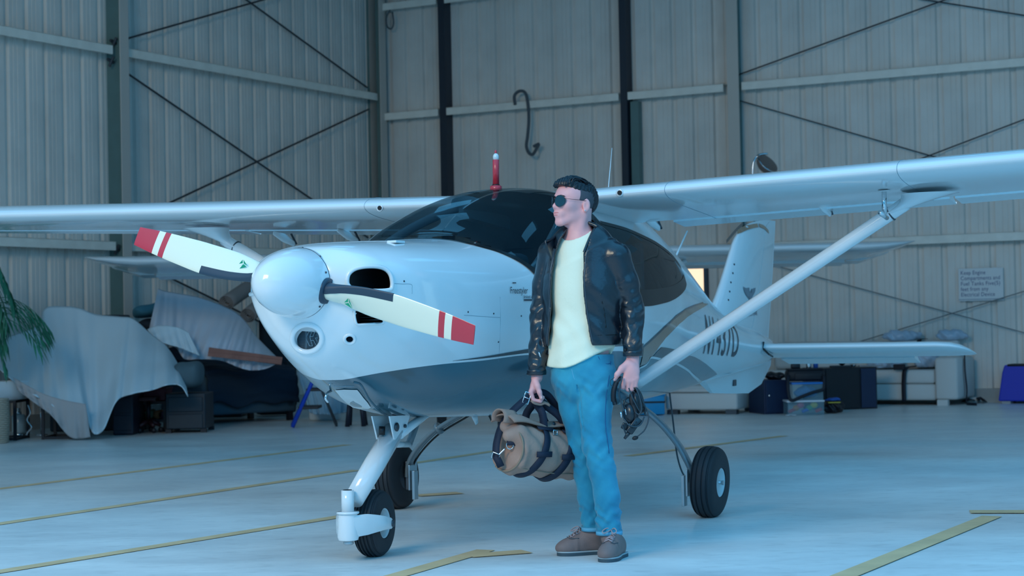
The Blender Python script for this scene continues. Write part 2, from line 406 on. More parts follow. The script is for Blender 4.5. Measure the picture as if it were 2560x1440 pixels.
def shaded_web_column(fn, ax, s, wall, dep=.25, fw=.14):
    c = MB().box(fn(s, dep/2, HGT/2), (.014, dep, HGT), ax)
    c = on_wall(c, 'column', m_col, wall)  # web darker than the flange: its side shade is put into the colour
    b = MB().box(fn(s, dep, HGT/2), (fw, .014, HGT), ax)
    bpy.context.view_layer.update(); W = np.array(wall.matrix_world.inverted())
    pym('flange', [(W@np.array([*p, 1]))[:3] for p in b.v], b.f, m_flange, c)
    return c
shaded_web_column(lw, aL, sc1, wall_l, .27, .15)
shaded_web_column(lw, aL, sc0+.06, wall_l, .27, .16)
girt(lw, aL, sc0+.1, sc1-.1, 4.47, wall_l); girt(lw, aL, sc1+.12, 12.0, 4.47, wall_l)
girt(lw, aL, sc0+.1, sc1-.1, 2.12, wall_l); girt(lw, aL, sc1+.12, 12.0, 2.12, wall_l)
girt(lw, aL, sc0+.1, 12.0, 6.6, wall_l)
sB1 = s_back(1108, 240, .16); sB2 = s_back(1560, 220, .16); sB3 = s_back(1834, 210, .25)
b = MB().box(bw(sB1, .09, HGT/2), (.11, .18, HGT), aB); on_wall(b, 'post', m_darkcol, wall_b)
b = MB().box(bw(sB2, .09, HGT/2), (.10, .18, HGT), aB); on_wall(b, 'post', m_darkcol, wall_b)
b = MB().box(bw(sB2+.14, .09, 2.05), (.12, .10, 4.1), aB); on_wall(b, 'post', m_col, wall_b)
shaded_web_column(bw, aB, sB3, wall_b, .27, .16)
shaded_web_column(bw, aB, .10, wall_b, .22, .12)
for z in (2.05, 4.18, 6.4):
    girt(bw, aB, .2, sB1-.07, z, wall_b); girt(bw, aB, sB1+.07, sB2-.07, z, wall_b)
    girt(bw, aB, sB2+.07, sB3-.17, z, wall_b); girt(bw, aB, sB3+.09, 14, z, wall_b)
girt(bw, aB, .2, sB1-.07, 5.80, wall_b); girt(bw, aB, sB1+.07, sB2-.07, 5.80, wall_b)
m_rodl = mat('light brace rod', (120, 124, 126), 0.5)
def rod(pts, wall, plane, r=.013, m=None):
    n, c = plane
    P = [on_plane(*q, n, c) for q in pts]
    on_wall(MB().tube(P, r, 6), 'brace_rod', m or m_rod, wall)
pl_, pb_ = (BD, cL+.10), (BN, cB-.10)
rod([(320, 96), (740, -24)], wall_l, pl_); rod([(600, -12), (918, 219)], wall_l, pl_)
rod([(322, 186), (920, 594)], wall_l, pl_); rod([(922, 273), (320, 556)], wall_l, pl_); rod([(322, 644), (905, 930)], wall_l, pl_)
rod([(1846, 187), (2400, -14)], wall_b, pb_, .010); rod([(2290, -4), (2620, 48)], wall_b, pb_, .010)
rod([(1850, 252), (2620, 474)], wall_b, pb_, .009); rod([(2620, 276), (1850, 569)], wall_b, pb_, .009)
rod([(1930, 662), (2620, 848)], wall_b, pb_, .007, m_rodl); rod([(2140, 857), (2620, 710)], wall_b, pb_, .007, m_rodl)
# strut brackets on the left column, clamps
for (x, y) in ((283, 108), (276, 155), (768, 520), (290, 625)):
    P = on_plane(x, y, BD, cL+.15)
    b = MB(); b.tube([P+BN*.06, P-BN*.05+np.array([0, 0, .03])], .02, 6); b.tube([P+BD*.05+np.array([0, 0, .06]), P-BD*.02-np.array([0, 0, .05])], .018, 6)
    on_wall(b, 'rod_bracket', m_rod, wall_l)
# hanging cable on the back wall
m_cable = mat('dusty grey cable', (84, 92, 98), 0.7)
cp = [(1288, 262), (1286, 240), (1298, 228), (1313, 232), (1320, 262), (1322, 300), (1319, 340), (1316, 365), (1322, 382), (1332, 386), (1342, 370), (1347, 360), (1334, 366)]
P = spline([on_plane(x, y, BN, cB-.22) for x, y in cp], 50)
o = MB().tube(P, .022, 8).build('hanging_cable', m_cable, None, True)
place(o, P[0]); tag(o, 'grey cable looped over the long wall rail with a hooked lower end', 'cable')
cp = [(975, 25), (966, 45), (968, 66), (978, 72), (984, 58), (981, 30)]
P = spline([on_plane(x, y, BN, cB-.21) for x, y in cp], 24)
o = MB().tube(P, .012, 6).build('wire_loop', m_cable, None, True); place(o, P[0]); tag(o, 'thin wire loop hanging off the top rail beside the corner column', 'cable')
# ceiling with open skylight strips
m_o = m_ceil
def ceiling():
    b = MB(); strips = [(-7.5, 1.2), (-1.5, 1.2), (4.5, 1.2), (10.5, 1.2)]; Y0, Y1 = 12.0, 34.0
    xs = [-26]
    for c, w in strips: xs += [c-w/2, c+w/2]
    xs += [26]
    for i in range(0, len(xs), 2): b.box(((xs[i]+xs[i+1])/2, (Y0+Y1)/2, HGT+.1), (xs[i+1]-xs[i], Y1-Y0, .15))
    for c, w in strips:
        for y0, y1 in ((12, 14), (16.5, 18.5), (21, 34)): b.box((c, (y0+y1)/2, HGT+.1), (w, y1-y0, .15))
    o = b.build('ceiling', m_o); tag(o, kind='structure')
ceiling()
hd_ = MB().box((0, 12.0, (6.4+HGT)/2), (52, .3, HGT-6.4)).build('shade_header', m_ceil); tag(hd_, kind='structure')  # unseen header, added to keep sky light off the upper walls
wr = MB().box((15, 10, HGT/2), (.2, 50, HGT)).build('wall_right', m_panel); tag(wr, kind='structure')
# small window
wP = bw(s_back(1736, 712, 0), 0.02, 0); s_w = (wP-CORNER)@BD
m_wf = mat('window frame', (60, 80, 95), 0.5)
m_wp = mat('sunlit window pane', (250, 225, 190), 0.4, emit=(255, 222, 185), estr=1.1)
z0 = on_plane(1736, 760, BN, cB)[2]; z1 = on_plane(1736, 668, BN, cB)[2]
b = MB()
for ds in (-.19, .19): b.box(bw(s_w+ds, .04, (z0+z1)/2), (.04, .08, z1-z0+.08), aB)
for z in (z0, z1): b.box(bw(s_w, .04, z), (.42, .08, .04), aB)
wn = b.build('window_1', m_wf); tag(wn, kind='structure')
pn = MB().box(bw(s_w, .02, (z0+z1)/2), (.36, .01, z1-z0), aB).build('pane', m_wp, wn)
# sign
def sign():
    s0 = s_back(2396, 712, .06); s1 = s_back(2508, 712, .06); zt = on_plane(2452, 670, BN, cB-.06)[2]; zb = on_plane(2452, 752, BN, cB-.06)[2]
    e = empty('warning_sign', bw((s0+s1)/2, .05, zb), 'white warning sign with five lines of dark blue lettering on ribbed wall', 'sign')
    Rt = np.array([BD, -BN, [0, 0, 1.]]).T
    e.matrix_world = Matrix(((*Rt[0], 0), (*Rt[1], 0), (*Rt[2], 0), (0, 0, 0, 1))); e.location = bw((s0+s1)/2, .05, zb)
    # local: x along, -y ... keep y = into the room
    w, h = s1-s0, zt-zb
    MB().box((0, 0, h/2), (w, .012, h), bev=.003).build('board', mat('sign board white', (226, 228, 228), 0.4), e)
    ink = mat('sign ink blue', (60, 78, 130), 0.5)
    rows = ['Keep Engine', 'Compartments and', 'Fuel Tanks Five(5)', 'feet from any', 'Electrical Device']
    for i, t in enumerate(rows):
        V, F = tri_mesh_text(t, .070, spacing=1.04)
        sx = min(1.0, (w*.90)/max(V[:, 0].max(), 1e-3)) if i in (1, 2) else (w*.90)/.79*0.97
        sx = {0: 1.0, 1: 1.0, 2: 1.0, 3: 1.0, 4: 1.0}[i]
        full = {0: .56, 1: .88, 2: .88, 3: .62, 4: .76}[i]*w
        V = V*np.array([full/V[:, 0].max(), 1.0])
        pym('lettering', [(-w/2+.05*w+x, .0075, h-.078-i*.068+y) for x, y in V], F, ink, e)['kind'] = 'stuff'
    o = MB().box((0, .004, .02), (w, .014, .006)).build('lower_rim', mat('sign rim', (120, 140, 160), .5), e)
sign()
# ================================================================== parked light aircraft; local x = its left, y = aft
TH = math.radians(-24.8)
PLX = np.array([math.cos(TH), math.sin(TH), 0]); PLY = np.array([-math.sin(TH), math.cos(TH), 0]); PO = np.array([.18, 10.63, 0])
def to_plane(P): v = np.asarray(P)-PO; return np.array([v@PLX, v@PLY, v[2]])
def dir_plane(d): return np.array([d@PLX, d@PLY, d[2]])
CAMP = to_plane(CC)
def p_at(axis, val, px, py):                      # ray of a pixel with local coordinate axis = val
    d = dir_plane(ray(px, py)); return CAMP + d*((val-CAMP[axis])/d[axis])
#       y      zb     zt     w     zc    nt   nb
SECT = np.array([
 (-2.66,  1.02, 1.425, .225, 1.29, 2.1, 1.7),
 (-2.60,  .945, 1.455, .318, 1.29, 2.3, 1.65),
 (-2.48,  .872, 1.475, .372, 1.27, 2.5, 1.7),
 (-2.30,  .792, 1.488, .428, 1.24, 2.6, 1.85),
 (-2.05,  .700, 1.500, .478, 1.21, 2.6, 2.0),
 (-1.75,  .648, 1.512, .530, 1.19, 2.6, 2.1),
 (-1.50,  .630, 1.545, .565, 1.18, 2.5, 2.1),
 (-1.25,  .618, 1.668, .590, 1.18, 2.35, 2.1),
 (-1.00,  .608, 1.758, .605, 1.17, 2.25, 2.1),
 (-0.70,  .596, 1.820, .617, 1.16, 2.25, 2.1),
 (-0.40,  .586, 1.843, .622, 1.16, 2.3, 2.1),
 ( 0.00,  .577, 1.848, .620, 1.15, 2.3, 2.1),
 ( 0.40,  .573, 1.838, .600, 1.14, 2.3, 2.1),
 ( 0.80,  .573, 1.805, .555, 1.13, 2.2, 2.1),
 ( 1.20,  .578, 1.738, .485, 1.11, 2.0, 2.1),
 ( 1.60,  .590, 1.640, .415, 1.08, 1.9, 2.1),
 ( 2.00,  .608, 1.495, .350, 1.04, 1.85, 2.1),
 ( 2.40,  .632, 1.325, .298, .99, 1.85, 2.1),
 ( 2.90,  .662, 1.155, .245, .95, 2.0, 2.1),
 ( 3.30,  .685, 1.085, .205, .91, 2.0, 2.1),
 ( 3.80,  .712, 1.025, .150, .88, 2.1, 2.1),
 ( 4.30,  .745, .950, .075, .850, 2.1, 2.1),
 ( 4.47,  .770, .925, .028, .85, 2.0, 2.0)])
def _pchip(x, y):
    n = len(x); h = np.diff(x); d = np.diff(y)/h; m = np.zeros(n)
    for i in range(1, n-1):
        if d[i-1]*d[i] > 0:
            w1 = 2*h[i]+h[i-1]; w2 = h[i]+2*h[i-1]; m[i] = (w1+w2)/(w1/d[i-1]+w2/d[i])
    m[0] = d[0]; m[-1] = d[-1]
    def ev(q):
        q = np.clip(q, x[0], x[-1]); i = np.clip(np.searchsorted(x, q)-1, 0, n-2); t = (q-x[i])/h[i]
        return (1+2*t)*(1-t)**2*y[i]+t*(1-t)**2*h[i]*m[i]+t*t*(3-2*t)*y[i+1]+t*t*(t-1)*h[i]*m[i+1]
    return ev
_S = [_pchip(SECT[:, 0], SECT[:, k]) for k in range(1, 7)]
def hull(y, th):                                   # th: 0 = left side, pi/2 = top, pi = right side, -pi/2 = belly
    y = np.asarray(y, float); th = np.asarray(th, float)
    zb, zt, w, zc, nt, nb = [f(y) for f in _S]; c, s = np.cos(th), np.sin(th)
    n = np.where(s >= 0, nt, nb)
    x = w*np.sign(c)*np.abs(c)**(2/n); z = zc+np.where(s >= 0, zt-zc, zc-zb)*np.sign(s)*np.abs(s)**(2/n)
    return np.stack([x, y+0*th, z], -1)
def th_of_z(y, z):                                 # angle on the left side where the hull has height z
    zb, zt, w, zc, nt, nb = [f(y) for f in _S]
    t = (z-zc)/np.where(z > zc, zt-zc, zc-zb); n = np.where(z > zc, nt, nb)
    return np.arcsin(np.clip(np.sign(t)*np.abs(np.clip(t, -1, 1))**(n/2), -1, 1))
NYH, NTH = 250, 208
HY = np.concatenate([np.linspace(-2.66, -2.4, 26), np.linspace(-2.39, 1.2, 150), np.linspace(1.23, 4.47, 74)])
HT = np.linspace(-math.pi/2, 1.5*math.pi, NTH, endpoint=False)
HP = hull(HY[:, None], HT[None, :])
# nose cap closing onto the spinner back plate
SPC = np.array([0, -2.655, 1.29])
cap = []
for k in range(1, 7):
    t = k/6; ring = HP[0].copy(); ang = np.arctan2(ring[:, 2]-SPC[2], ring[:, 0]); circ = np.stack([.13*np.cos(ang), 0*ang+0, SPC[2]+.13*np.sin(ang)], -1)
    q = ring*(1-t)+circ*t; q[:, 1] = -2.66-.03*math.sin(t*math.pi/2)+.0; cap.append(q)
HALL = np.concatenate([np.array(cap[::-1]), HP]); NALL = len(HALL)
HV = HALL.reshape(-1, 3)
HF = np.array([(i*NTH+j, (i+1)*NTH+j, (i+1)*NTH+(j+1) % NTH, i*NTH+(j+1) % NTH) for i in range(NALL-1) for j in range(NTH)])
HBVH = BVHTree.FromPolygons([tuple(v) for v in HV], [tuple(int(i) for i in f) for f in HF])
def hull_px(px, py):
    for k in range(25):                            # a pixel just off the silhouette slides back onto it
        h = HBVH.ray_cast(Vector(CAMP), Vector(dir_plane(ray(px, py))))
        if h[0] is not None: return np.array(h[0]), np.array(h[1])
        py -= 2; px += .5
    return None, None
plane = empty('light_aircraft', PO, 'white high wing light aircraft with grey belly and two bladed propeller, parked mid hangar', 'airplane', rz=TH)
m_white = mat('aircraft white gelcoat', (232, 234, 234), 0.16, coat=0.6)
m_black = mat('black trim', (14, 16, 20), 0.35)
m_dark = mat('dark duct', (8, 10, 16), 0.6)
m_grey = mat('grey livery', (72, 92, 102), 0.2, coat=0.6)
m_gold = mat('gold livery stripe', (172, 122, 92), 0.22, coat=0.6)
m_char = mat('charcoal livery', (26, 28, 34), 0.22, coat=0.6)
m_ink = mat('registration ink', (62, 66, 74), 0.35)
m_glass = glass_mat('smoked windscreen', (10, 30, 40), 0.48)
m_tire = mat('tire rubber', (36, 40, 46), 0.62, bump=0.05)
m_alu = mat('brushed aluminium', (190, 195, 198), 0.3, metal=0.9)
m_chrome = mat('chrome', (215, 218, 220), 0.08, metal=1.0)
m_steel = mat('dark steel', (80, 86, 92), 0.35, metal=0.7)
m_gear = mat('grey composite spring', (104, 118, 124), 0.22, coat=0.5)
m_red = mat('prop tip red', (206, 52, 66), 0.3, coat=0.3)
m_prop = mat('propeller cream white', (248, 240, 214), 0.18, coat=0.4)
m_erosion = mat('slate erosion strip', (44, 62, 78), 0.4)
m_green = mat('green propeller emblem', (10, 150, 110), 0.4)
def livery_material():
    m = mat('two tone livery', (232, 234, 234), 0.16, coat=0.6); nt = m.node_tree; p = nt.nodes['Principled BSDF']
    tc = nt.nodes.new('ShaderNodeTexCoord'); sx = nt.nodes.new('ShaderNodeSeparateXYZ'); nt.links.new(tc.outputs['Object'], sx.inputs[0])
    my = nt.nodes.new('ShaderNodeMapRange'); my.inputs[1].default_value = -2.7; my.inputs[2].default_value = 4.5
    nt.links.new(sx.outputs[1], my.inputs[0])
    fc = nt.nodes.new('ShaderNodeFloatCurve'); c = fc.mapping.curves[0]
    pts = [(-2.7, .93), (-2.62, .90), (-2.51, .857), (-2.43, .850), (-2.395, .862), (-2.316, .882), (-2.088, .907), (-1.8, .917), (-1.352, .935), (-.3, .93), (.1, .89), (.33, .872), (.6, .858), (1.1, .82), (1.5, .775), (2.3, .66), (2.6, .55), (4.5, .5)]
    while len(c.points) < len(pts): c.points.new(0.5, 0.5)
    for q, (y, z) in zip(c.points, pts): q.location = ((y+2.7)/7.2, (z-.5)/.6); q.handle_type = 'AUTO_CLAMPED'
    fc.mapping.update(); nt.links.new(my.outputs[0], fc.inputs['Value'])
    mz = nt.nodes.new('ShaderNodeMapRange'); mz.inputs[1].default_value = .5; mz.inputs[2].default_value = 1.1; nt.links.new(sx.outputs[2], mz.inputs[0])
    cmp_ = nt.nodes.new('ShaderNodeMath'); cmp_.operation = 'LESS_THAN'; nt.links.new(mz.outputs[0], cmp_.inputs[0]); nt.links.new(fc.outputs[0], cmp_.inputs[1])
    mx = nt.nodes.new('ShaderNodeMix'); mx.data_type = 'RGBA'; mx.inputs[6].default_value = (*lin((232, 234, 234)), 1); mx.inputs[7].default_value = (*lin((52, 92, 106)), 1)
    nt.links.new(cmp_.outputs[0], mx.inputs[0]); nt.links.new(mx.outputs[2], p.inputs['Base Color'])
    return m
m_liv = livery_material()
def hull_n(y, th):
    e = 1e-3; a = hull(y+e, th)-hull(y-e, th); b = hull(y, th+e)-hull(y, th-e); n = np.cross(b, a); return n/(np.linalg.norm(n, axis=-1, keepdims=True)+1e-12)
def on_side(y, z, off=.0025, side=1):             # hull surface at height z
    y = np.asarray(y, float); th = th_of_z(y, np.asarray(z, float)); P = hull(y, th); N = hull_n(y, th)
    if np.mean(np.sum(N*np.stack([np.cos(th), 0*th, np.sin(th)], -1), -1)) < 0: N = -N
    Q = P+N*off; Q[..., 0] *= side; return Q
# ---------------- glass outline in (y, z)
ZLO = _pchip(np.array([-1.66, -1.645, -1.536, -1.437, -1.339, -1.1, -.6, 0, .384, .607, .867, 1.05, 1.14, 1.185]), np.array([1.516, 1.495, 1.45, 1.396, 1.327, 1.268, 1.228, 1.206, 1.224, 1.244, 1.281, 1.315, 1.345, 1.385]))
ZHI = _pchip(np.array([-.30, .03, .281, .704, 1.054, 1.15, 1.185]), np.array([1.642, 1.618, 1.586, 1.522, 1.449, 1.415, 1.390]))
YF, YR, YE = -1.655, -.30, 1.185
def glass_patches(off, inset=0.0):
    ys = YF+(YR-YF)*np.linspace(0, 1, 60)**1.6; nv = 61
    lo = th_of_z(ys, np.minimum(ZLO(ys)+inset, _S[1](ys)-.0001)); lo[0] = math.pi/2-.02
    th = lo[:, None]+(math.pi-2*lo[:, None])*np.linspace(0, 1, nv)[None, :]
    P = hull(ys[:, None], th)+np.abs(0)+0
    N = hull_n(ys[:, None]+0*th, th); N *= np.sign(np.sum(N*np.stack([np.cos(th), 0*th, np.sin(th)], -1), -1, keepdims=True))
    front = P+N*off
    y2 = np.linspace(YR, YE, 50); t2 = np.linspace(0, 1, 16)
    l2 = th_of_z(y2, ZLO(y2)+inset); h2 = th_of_z(y2, ZHI(y2)-inset); h2 = np.maximum(h2, l2)
    th = l2[:, None]+(h2-l2)[:, None]*t2[None, :]
    P = hull(y2[:, None], th); N = hull_n(y2[:, None]+0*th, th); N *= np.sign(np.sum(N*np.stack([np.cos(th), 0*th, np.sin(th)], -1), -1, keepdims=True))
    return front, P+N*off, ys, lo, y2, l2, h2
def grid_obj(name, P, m, parent):
    nu, nv = P.shape[:2]
    return pym(name, P.reshape(-1, 3), [(i*nv+j, i*nv+j+1, (i+1)*nv+j+1, (i+1)*nv+j) for i in range(nu-1) for j in range(nv-1)], m, parent, True)
gf, gs, ysf, lof, y2, l2, h2 = glass_patches(.004)
ws = grid_obj('windscreen', gf, m_glass, plane)
sw = grid_obj('side_window', gs, m_glass, plane)
gm = gs.copy(); gm[..., 0] *= -1; grid_obj('side_window', gm, m_glass, plane)
def edge_strip(ys, ths, w, side, name='window_seal', off=.006, m=None, inner=True):
    """black band along a boundary, widened towards larger th by w metres"""
    ys = np.asarray(ys); ths = np.asarray(ths)
    A = []
    for f in (-.45, 0, .5, 1.0):
        t = ths+f*w/0.6*(1 if inner else -1); P = hull(ys, t); N = hull_n(ys, t); N *= np.sign(np.sum(N*np.stack([np.cos(t), 0*t, np.sin(t)], -1), -1, keepdims=True)); P = P+N*off; P[:, 0] *= side; A.append(P)
    return np.stack(A, 1)
allY = np.concatenate([ysf[1:], y2[1:-2]]); allT = np.concatenate([lof[1:], l2[1:-2]])
seal = []
for sd in (1, -1):
    grid_obj('window_seal', edge_strip(allY, allT, .045, sd), m_black, plane)
    grid_obj('window_seal', edge_strip(y2[:-2], h2[:-2], .018, sd, inner=False), m_black, plane)
# front bottom centre of the black band
tt = np.linspace(lof[1], math.pi-lof[1], 15)
# ---------------- hull without the glazed area and the intakes
FC = HV[HF].mean(1)
th_c = np.tile((HT+math.pi/NTH), NALL-1); yc = FC[:, 1]
s_top = np.sin(th_c)
keep = np.ones(len(HF), bool)
fz = FC[:, 2]
mar = .012
inA = (yc > YF+.03) & (yc < YR-.005) & (s_top > 0) & (fz > ZLO(yc)+mar)
inB = (yc >= YR-.005) & (yc < YE-.04) & (s_top > 0) & (fz > ZLO(yc)+mar) & (fz < ZHI(yc)-mar)
keep &= ~(inA | inB)
# ---------------- intakes
openings = []
def opening(px, lip, depth, shrink=.9, mirror=True, name='air_inlet', inner=m_dark, dirn=None):
    R = np.array([hull_px(*q)[0] for q in px]); R = spline(np.concatenate([R, R[:1]]), 4*len(R)+1)[:-1]
    c = R.mean(0); n = np.cross(R[len(R)//4]-c, R[0]-c); 
    n = hull_px(*np.mean(px, 0))[1] if hull_px(*np.mean(px, 0))[1] is not None else n
    n = np.asarray(n); n = n/np.linalg.norm(n)
    if n@(CAMP-c) < 0: n = -n
    e1 = np.cross(n, [0, 0, 1.]); e1 /= np.linalg.norm(e1); e2 = np.cross(n, e1)
    for sd in ((1, -1) if mirror else (1,)):
        S = np.array([sd, 1, 1]); Rm, cm, nm, f1, f2 = R*S, c*S, n*S, e1*S, e2*S
        d = FC-cm; u, v, w = d@f1, d@f2, d@nm
        pu, pv = (Rm-cm)@f1, (Rm-cm)@f2; ins = np.zeros(len(FC), bool)
        for i in range(len(pu)):
            j = i-1; cnd = ((pv[i] > v) != (pv[j] > v)) & (u < (pu[j]-pu[i])*(v-pv[i])/(pv[j]-pv[i]+1e-12)+pu[i]); ins ^= cnd
        global keep
        keep &= ~(ins & (np.abs(w) < .15))
        inn = (np.array(dirn)*S if dirn is not None else -nm)
        rings = [Rm, Rm+inn*.01, cm+(Rm-cm)*(.5+.5*shrink)+inn*depth*.5, cm+(Rm-cm)*shrink+inn*depth]; k = len(Rm)
        V = np.concatenate(rings+[[cm+inn*depth]]); F = [(a*k+i, a*k+(i+1) % k, (a+1)*k+(i+1) % k, (a+1)*k+i) for a in range(3) for i in range(k)]+[(3*k+i, 3*k+(i+1) % k, 4*k) for i in range(k)]
        duct = pym(name, V, F, inner, plane, True)
        MB().tube(list(Rm)+[Rm[0], Rm[1]], lip, 8, cap=False).build('inlet_lip', m_white, duct, True)
        yield duct, Rm, cm, nm, inn
for _ in opening([(868, 700), (872, 685), (886, 673), (908, 667), (938, 666), (960, 671), (973, 682), (979, 697), (980, 716), (972, 725), (930, 727), (885, 723), (870, 712)], .010, .22, dirn=(0, 1, 0)): pass
for d_, R_, c_, n_, i_ in opening([(886, 774), (910, 775), (935, 780), (957, 790), (959, 800), (957, 808), (935, 810), (910, 811), (893, 811), (888, 800), (886, 786)], .006, .12, dirn=(-.3, 1, 0), mirror=False):
    b = MB()
    for k in range(5):
        z = R_[:, 2].min()+(k+.7)/5.6*(np.ptp(R_[:, 2])); b.box((c_[0]-.02, c_[1]+.06, z), (np.ptp(R_[:, 0])*.95+.03, .05, .003))
    b.build('cooling_fin', m_steel, d_)
th_ = np.linspace(0, 2*math.pi, 18, endpoint=False)
def grille_material():
    m = mat('oil cooler mesh', (20, 40, 56), 0.4); nt = m.node_tree; p = nt.nodes['Principled BSDF']
    tc = nt.nodes.new('ShaderNodeTexCoord'); vo = nt.nodes.new('ShaderNodeTexVoronoi'); vo.feature = 'DISTANCE_TO_EDGE'; vo.inputs['Scale'].default_value = 150
    vo.inputs['Randomness'].default_value = 0.0
    nt.links.new(tc.outputs['Object'], vo.inputs['Vector']); r = nt.nodes.new('ShaderNodeValToRGB'); e = r.color_ramp.elements
    e[0].position = .03; e[0].color = (*lin((78, 98, 108)), 1); e[1].position = .12; e[1].color = (*lin((10, 30, 44)), 1)
    nt.links.new(vo.outputs[0], r.inputs[0]); nt.links.new(r.outputs[0], p.inputs['Base Color']); return m
m_grille = grille_material()
for d_, R_, c_, n_, i_ in opening([(768+37*math.cos(a), 846+34*math.sin(a)) for a in th_], .013, .05, .84, mirror=False, name='oil_cooler_intake', inner=m_white, dirn=(-.12, .99, .0)):
    e2 = np.array([0, 0, 1.]); e1 = np.array([1., 0, 0]); cc = c_+i_*.045
    MB().lathe([(.066, 0), (.066, .004), (.0, .005)], cc-i_*.004, -i_, 28).build('cooler_mesh', m_grille, d_)
    # raised cube outline pattern on the mesh
    s_ = .0155; hx = lambda a, b: cc-i_*.010+e1*(a*s_*.87)+e2*(b*s_)
    segs = [((-2.6, .6), (-1.7, .1)), ((-1.7, .1), (-.6, 1.9)), ((-.6, 1.9), (.6, 1.9)), ((.6, 1.9), (-.2, .5)), ((-.2, .5), (1.0, .5)), ((1.0, .5), (1.8, 1.9)), ((1.8, 1.9), (2.9, 1.9)), ((-1.7, .1), (-.4, -2.2)), ((-.4, -2.2), (.8, -2.2)), ((.8, -2.2), (.1, -.6)), ((.1, -.6), (1.2, -.6)), ((1.2, -.6), (2.2, -2.1)), ((1.9, .1), (2.9, .1)), ((1.9, .1), (2.6, -.9)), ((-.2, .5), (.1, -.6))]
    b = MB()
    for p0, p1 in segs: b.tube([hx(*p0), hx(*p1)], .0012, 5)
    b.build('mesh_outline', mat('mesh outline', (150, 175, 185), .4), d_)
for _ in opening([(874+13*math.cos(a), 848+11*math.sin(a)) for a in th_[::2]], .008, .10, .9, mirror=False, name='cooling_hole', inner=mat('duct blue grey', (60, 84, 98), .4)): pass
# ---------------- painted hull, split at the firewall
def hull_part(name, sel, m):
    f = HF[sel]; u, inv = np.unique(f, return_inverse=True)
    return np_mesh(name, HV[u].astype(float), inv.reshape(-1, 4), m, plane)
YFW = -1.68
cowl = hull_part('cowling', keep & (yc < YFW), m_liv)
fus = hull_part('fuselage', keep & (yc >= YFW), m_liv)
# ---------------- decals
def decal_poly(name, yz, m, parent, off=.003, sides=(1, -1), cell=.03):
    bm = bmesh.new(); vs_ = [bm.verts.new((y, z, 0)) for y, z in yz]; bm.faces.new(vs_)
    bmesh.ops.triangulate(bm, faces=bm.faces[:])
    ys = [p[0] for p in yz]; zs = [p[1] for p in yz]
    for a, lo, hi in ((0, min(ys), max(ys)), (1, min(zs), max(zs))):
        for c in np.arange(lo+cell, hi, cell):
            co = [0, 0, 0]; co[a] = c; no = [0, 0, 0]; no[a] = 1
            bmesh.ops.bisect_plane(bm, geom=bm.verts[:]+bm.edges[:]+bm.faces[:], plane_co=co, plane_no=no)
    V = np.array([v.co[:2] for v in bm.verts]); bm.verts.index_update(); F = [[v.index for v in f.verts] for f in bm.faces]; bm.free()
    for sd in sides: pym(name, on_side(V[:, 0], V[:, 1], off, sd), F, m, parent, True)
def px_yz(px): return [tuple(hull_px(*q)[0][1:]) for q in px]
def band(name, ys, zlo, zhi, m, parent, off=.003):
    for sd in (1, -1):
        P = np.stack([on_side(ys, zlo, off, sd), on_side(ys, (zlo+zhi)/2, off, sd), on_side(ys, zhi, off, sd)], 1); grid_obj(name, P, m, parent)
zl = _pchip(np.array([-2.2, -2.088, -1.8, -1.352, -.3, .1]), np.array([.898, .907, .917, .935, .945, .92]))
ys = np.linspace(-2.0, .05, 60); band('black_pinstripe', ys, zl(ys)+.012, zl(ys)+.013+.028*np.clip((ys+2.0)/.9, 0, 1), m_char, fus)
decal_poly('gold_stripe', px_yz([(1608, 868), (1634, 845), (1660, 820), (1685, 797), (1710, 777), (1733, 766), (1757, 758), (1770, 760), (1753, 771), (1735, 781), (1717, 793), (1697, 810), (1677, 831), (1663, 845), (1650, 862), (1638, 879), (1627, 894), (1612, 910), (1600, 914)]), m_gold, fus)
decal_poly('black_edge_stripe', px_yz([(1604, 868), (1634, 841), (1660, 816), (1690, 788), (1714, 771), (1735, 762), (1757, 755), (1757, 758), (1733, 767), (1710, 778), (1685, 798), (1660, 821), (1634, 846), (1608, 869)]), m_char, fus, .004)
decal_poly('charcoal_arrow', px_yz([(1632, 890), (1642, 878), (1653, 868), (1664, 869), (1680, 872), (1700, 878), (1688, 890), (1670, 899), (1655, 898)]), m_char, fus, .004)
decal_poly('grey_arrow', px_yz([(1690, 905), (1703, 896), (1718, 887), (1735, 892), (1747, 898), (1762, 908), (1777, 920), (1792, 935), (1775, 944), (1758, 951), (1749, 951), (1740, 941), (1727, 928), (1709, 915)]), m_grey, fus, .004)
pl = px_yz([(1598, 919), (1613, 912), (1621, 903), (1628, 893), (1660, 900), (1693, 910), (1717, 924), (1732, 938), (1747, 952)])
pl = spline(pl, 60); 
for sd in (1, -1):
    grid_obj('white_pinstripe', np.stack([on_side(pl[:, 0], pl[:, 1]-.006, .005, sd), on_side(pl[:, 0], pl[:, 1]+.006, .005, sd)], 1), m_white, fus)
def text_decal(name, body, f_map, size, m, parent, cell=.03, **kw):
    V, F = tri_mesh_text(body, size, **kw)
    bm = bmesh.new(); vv = [bm.verts.new((x, y, 0)) for x, y in V]; 
    for f in F:
        try: bm.faces.new([vv[i] for i in f])
        except ValueError: pass
    for a in (0, 1):
        for c in np.arange(V[:, a].min()+cell, V[:, a].max(), cell):
            co = [0, 0, 0]; co[a] = c; no = [0, 0, 0]; no[a] = 1
            bmesh.ops.bisect_plane(bm, geom=bm.verts[:]+bm.edges[:]+bm.faces[:], plane_co=co, plane_no=no)
    bm.verts.index_update(); Q = np.array([v.co[:2] for v in bm.verts]); F = [[v.index for v in f.verts] for f in bm.faces]; bm.free()
    pym(name, f_map(Q, V), F, m, parent)
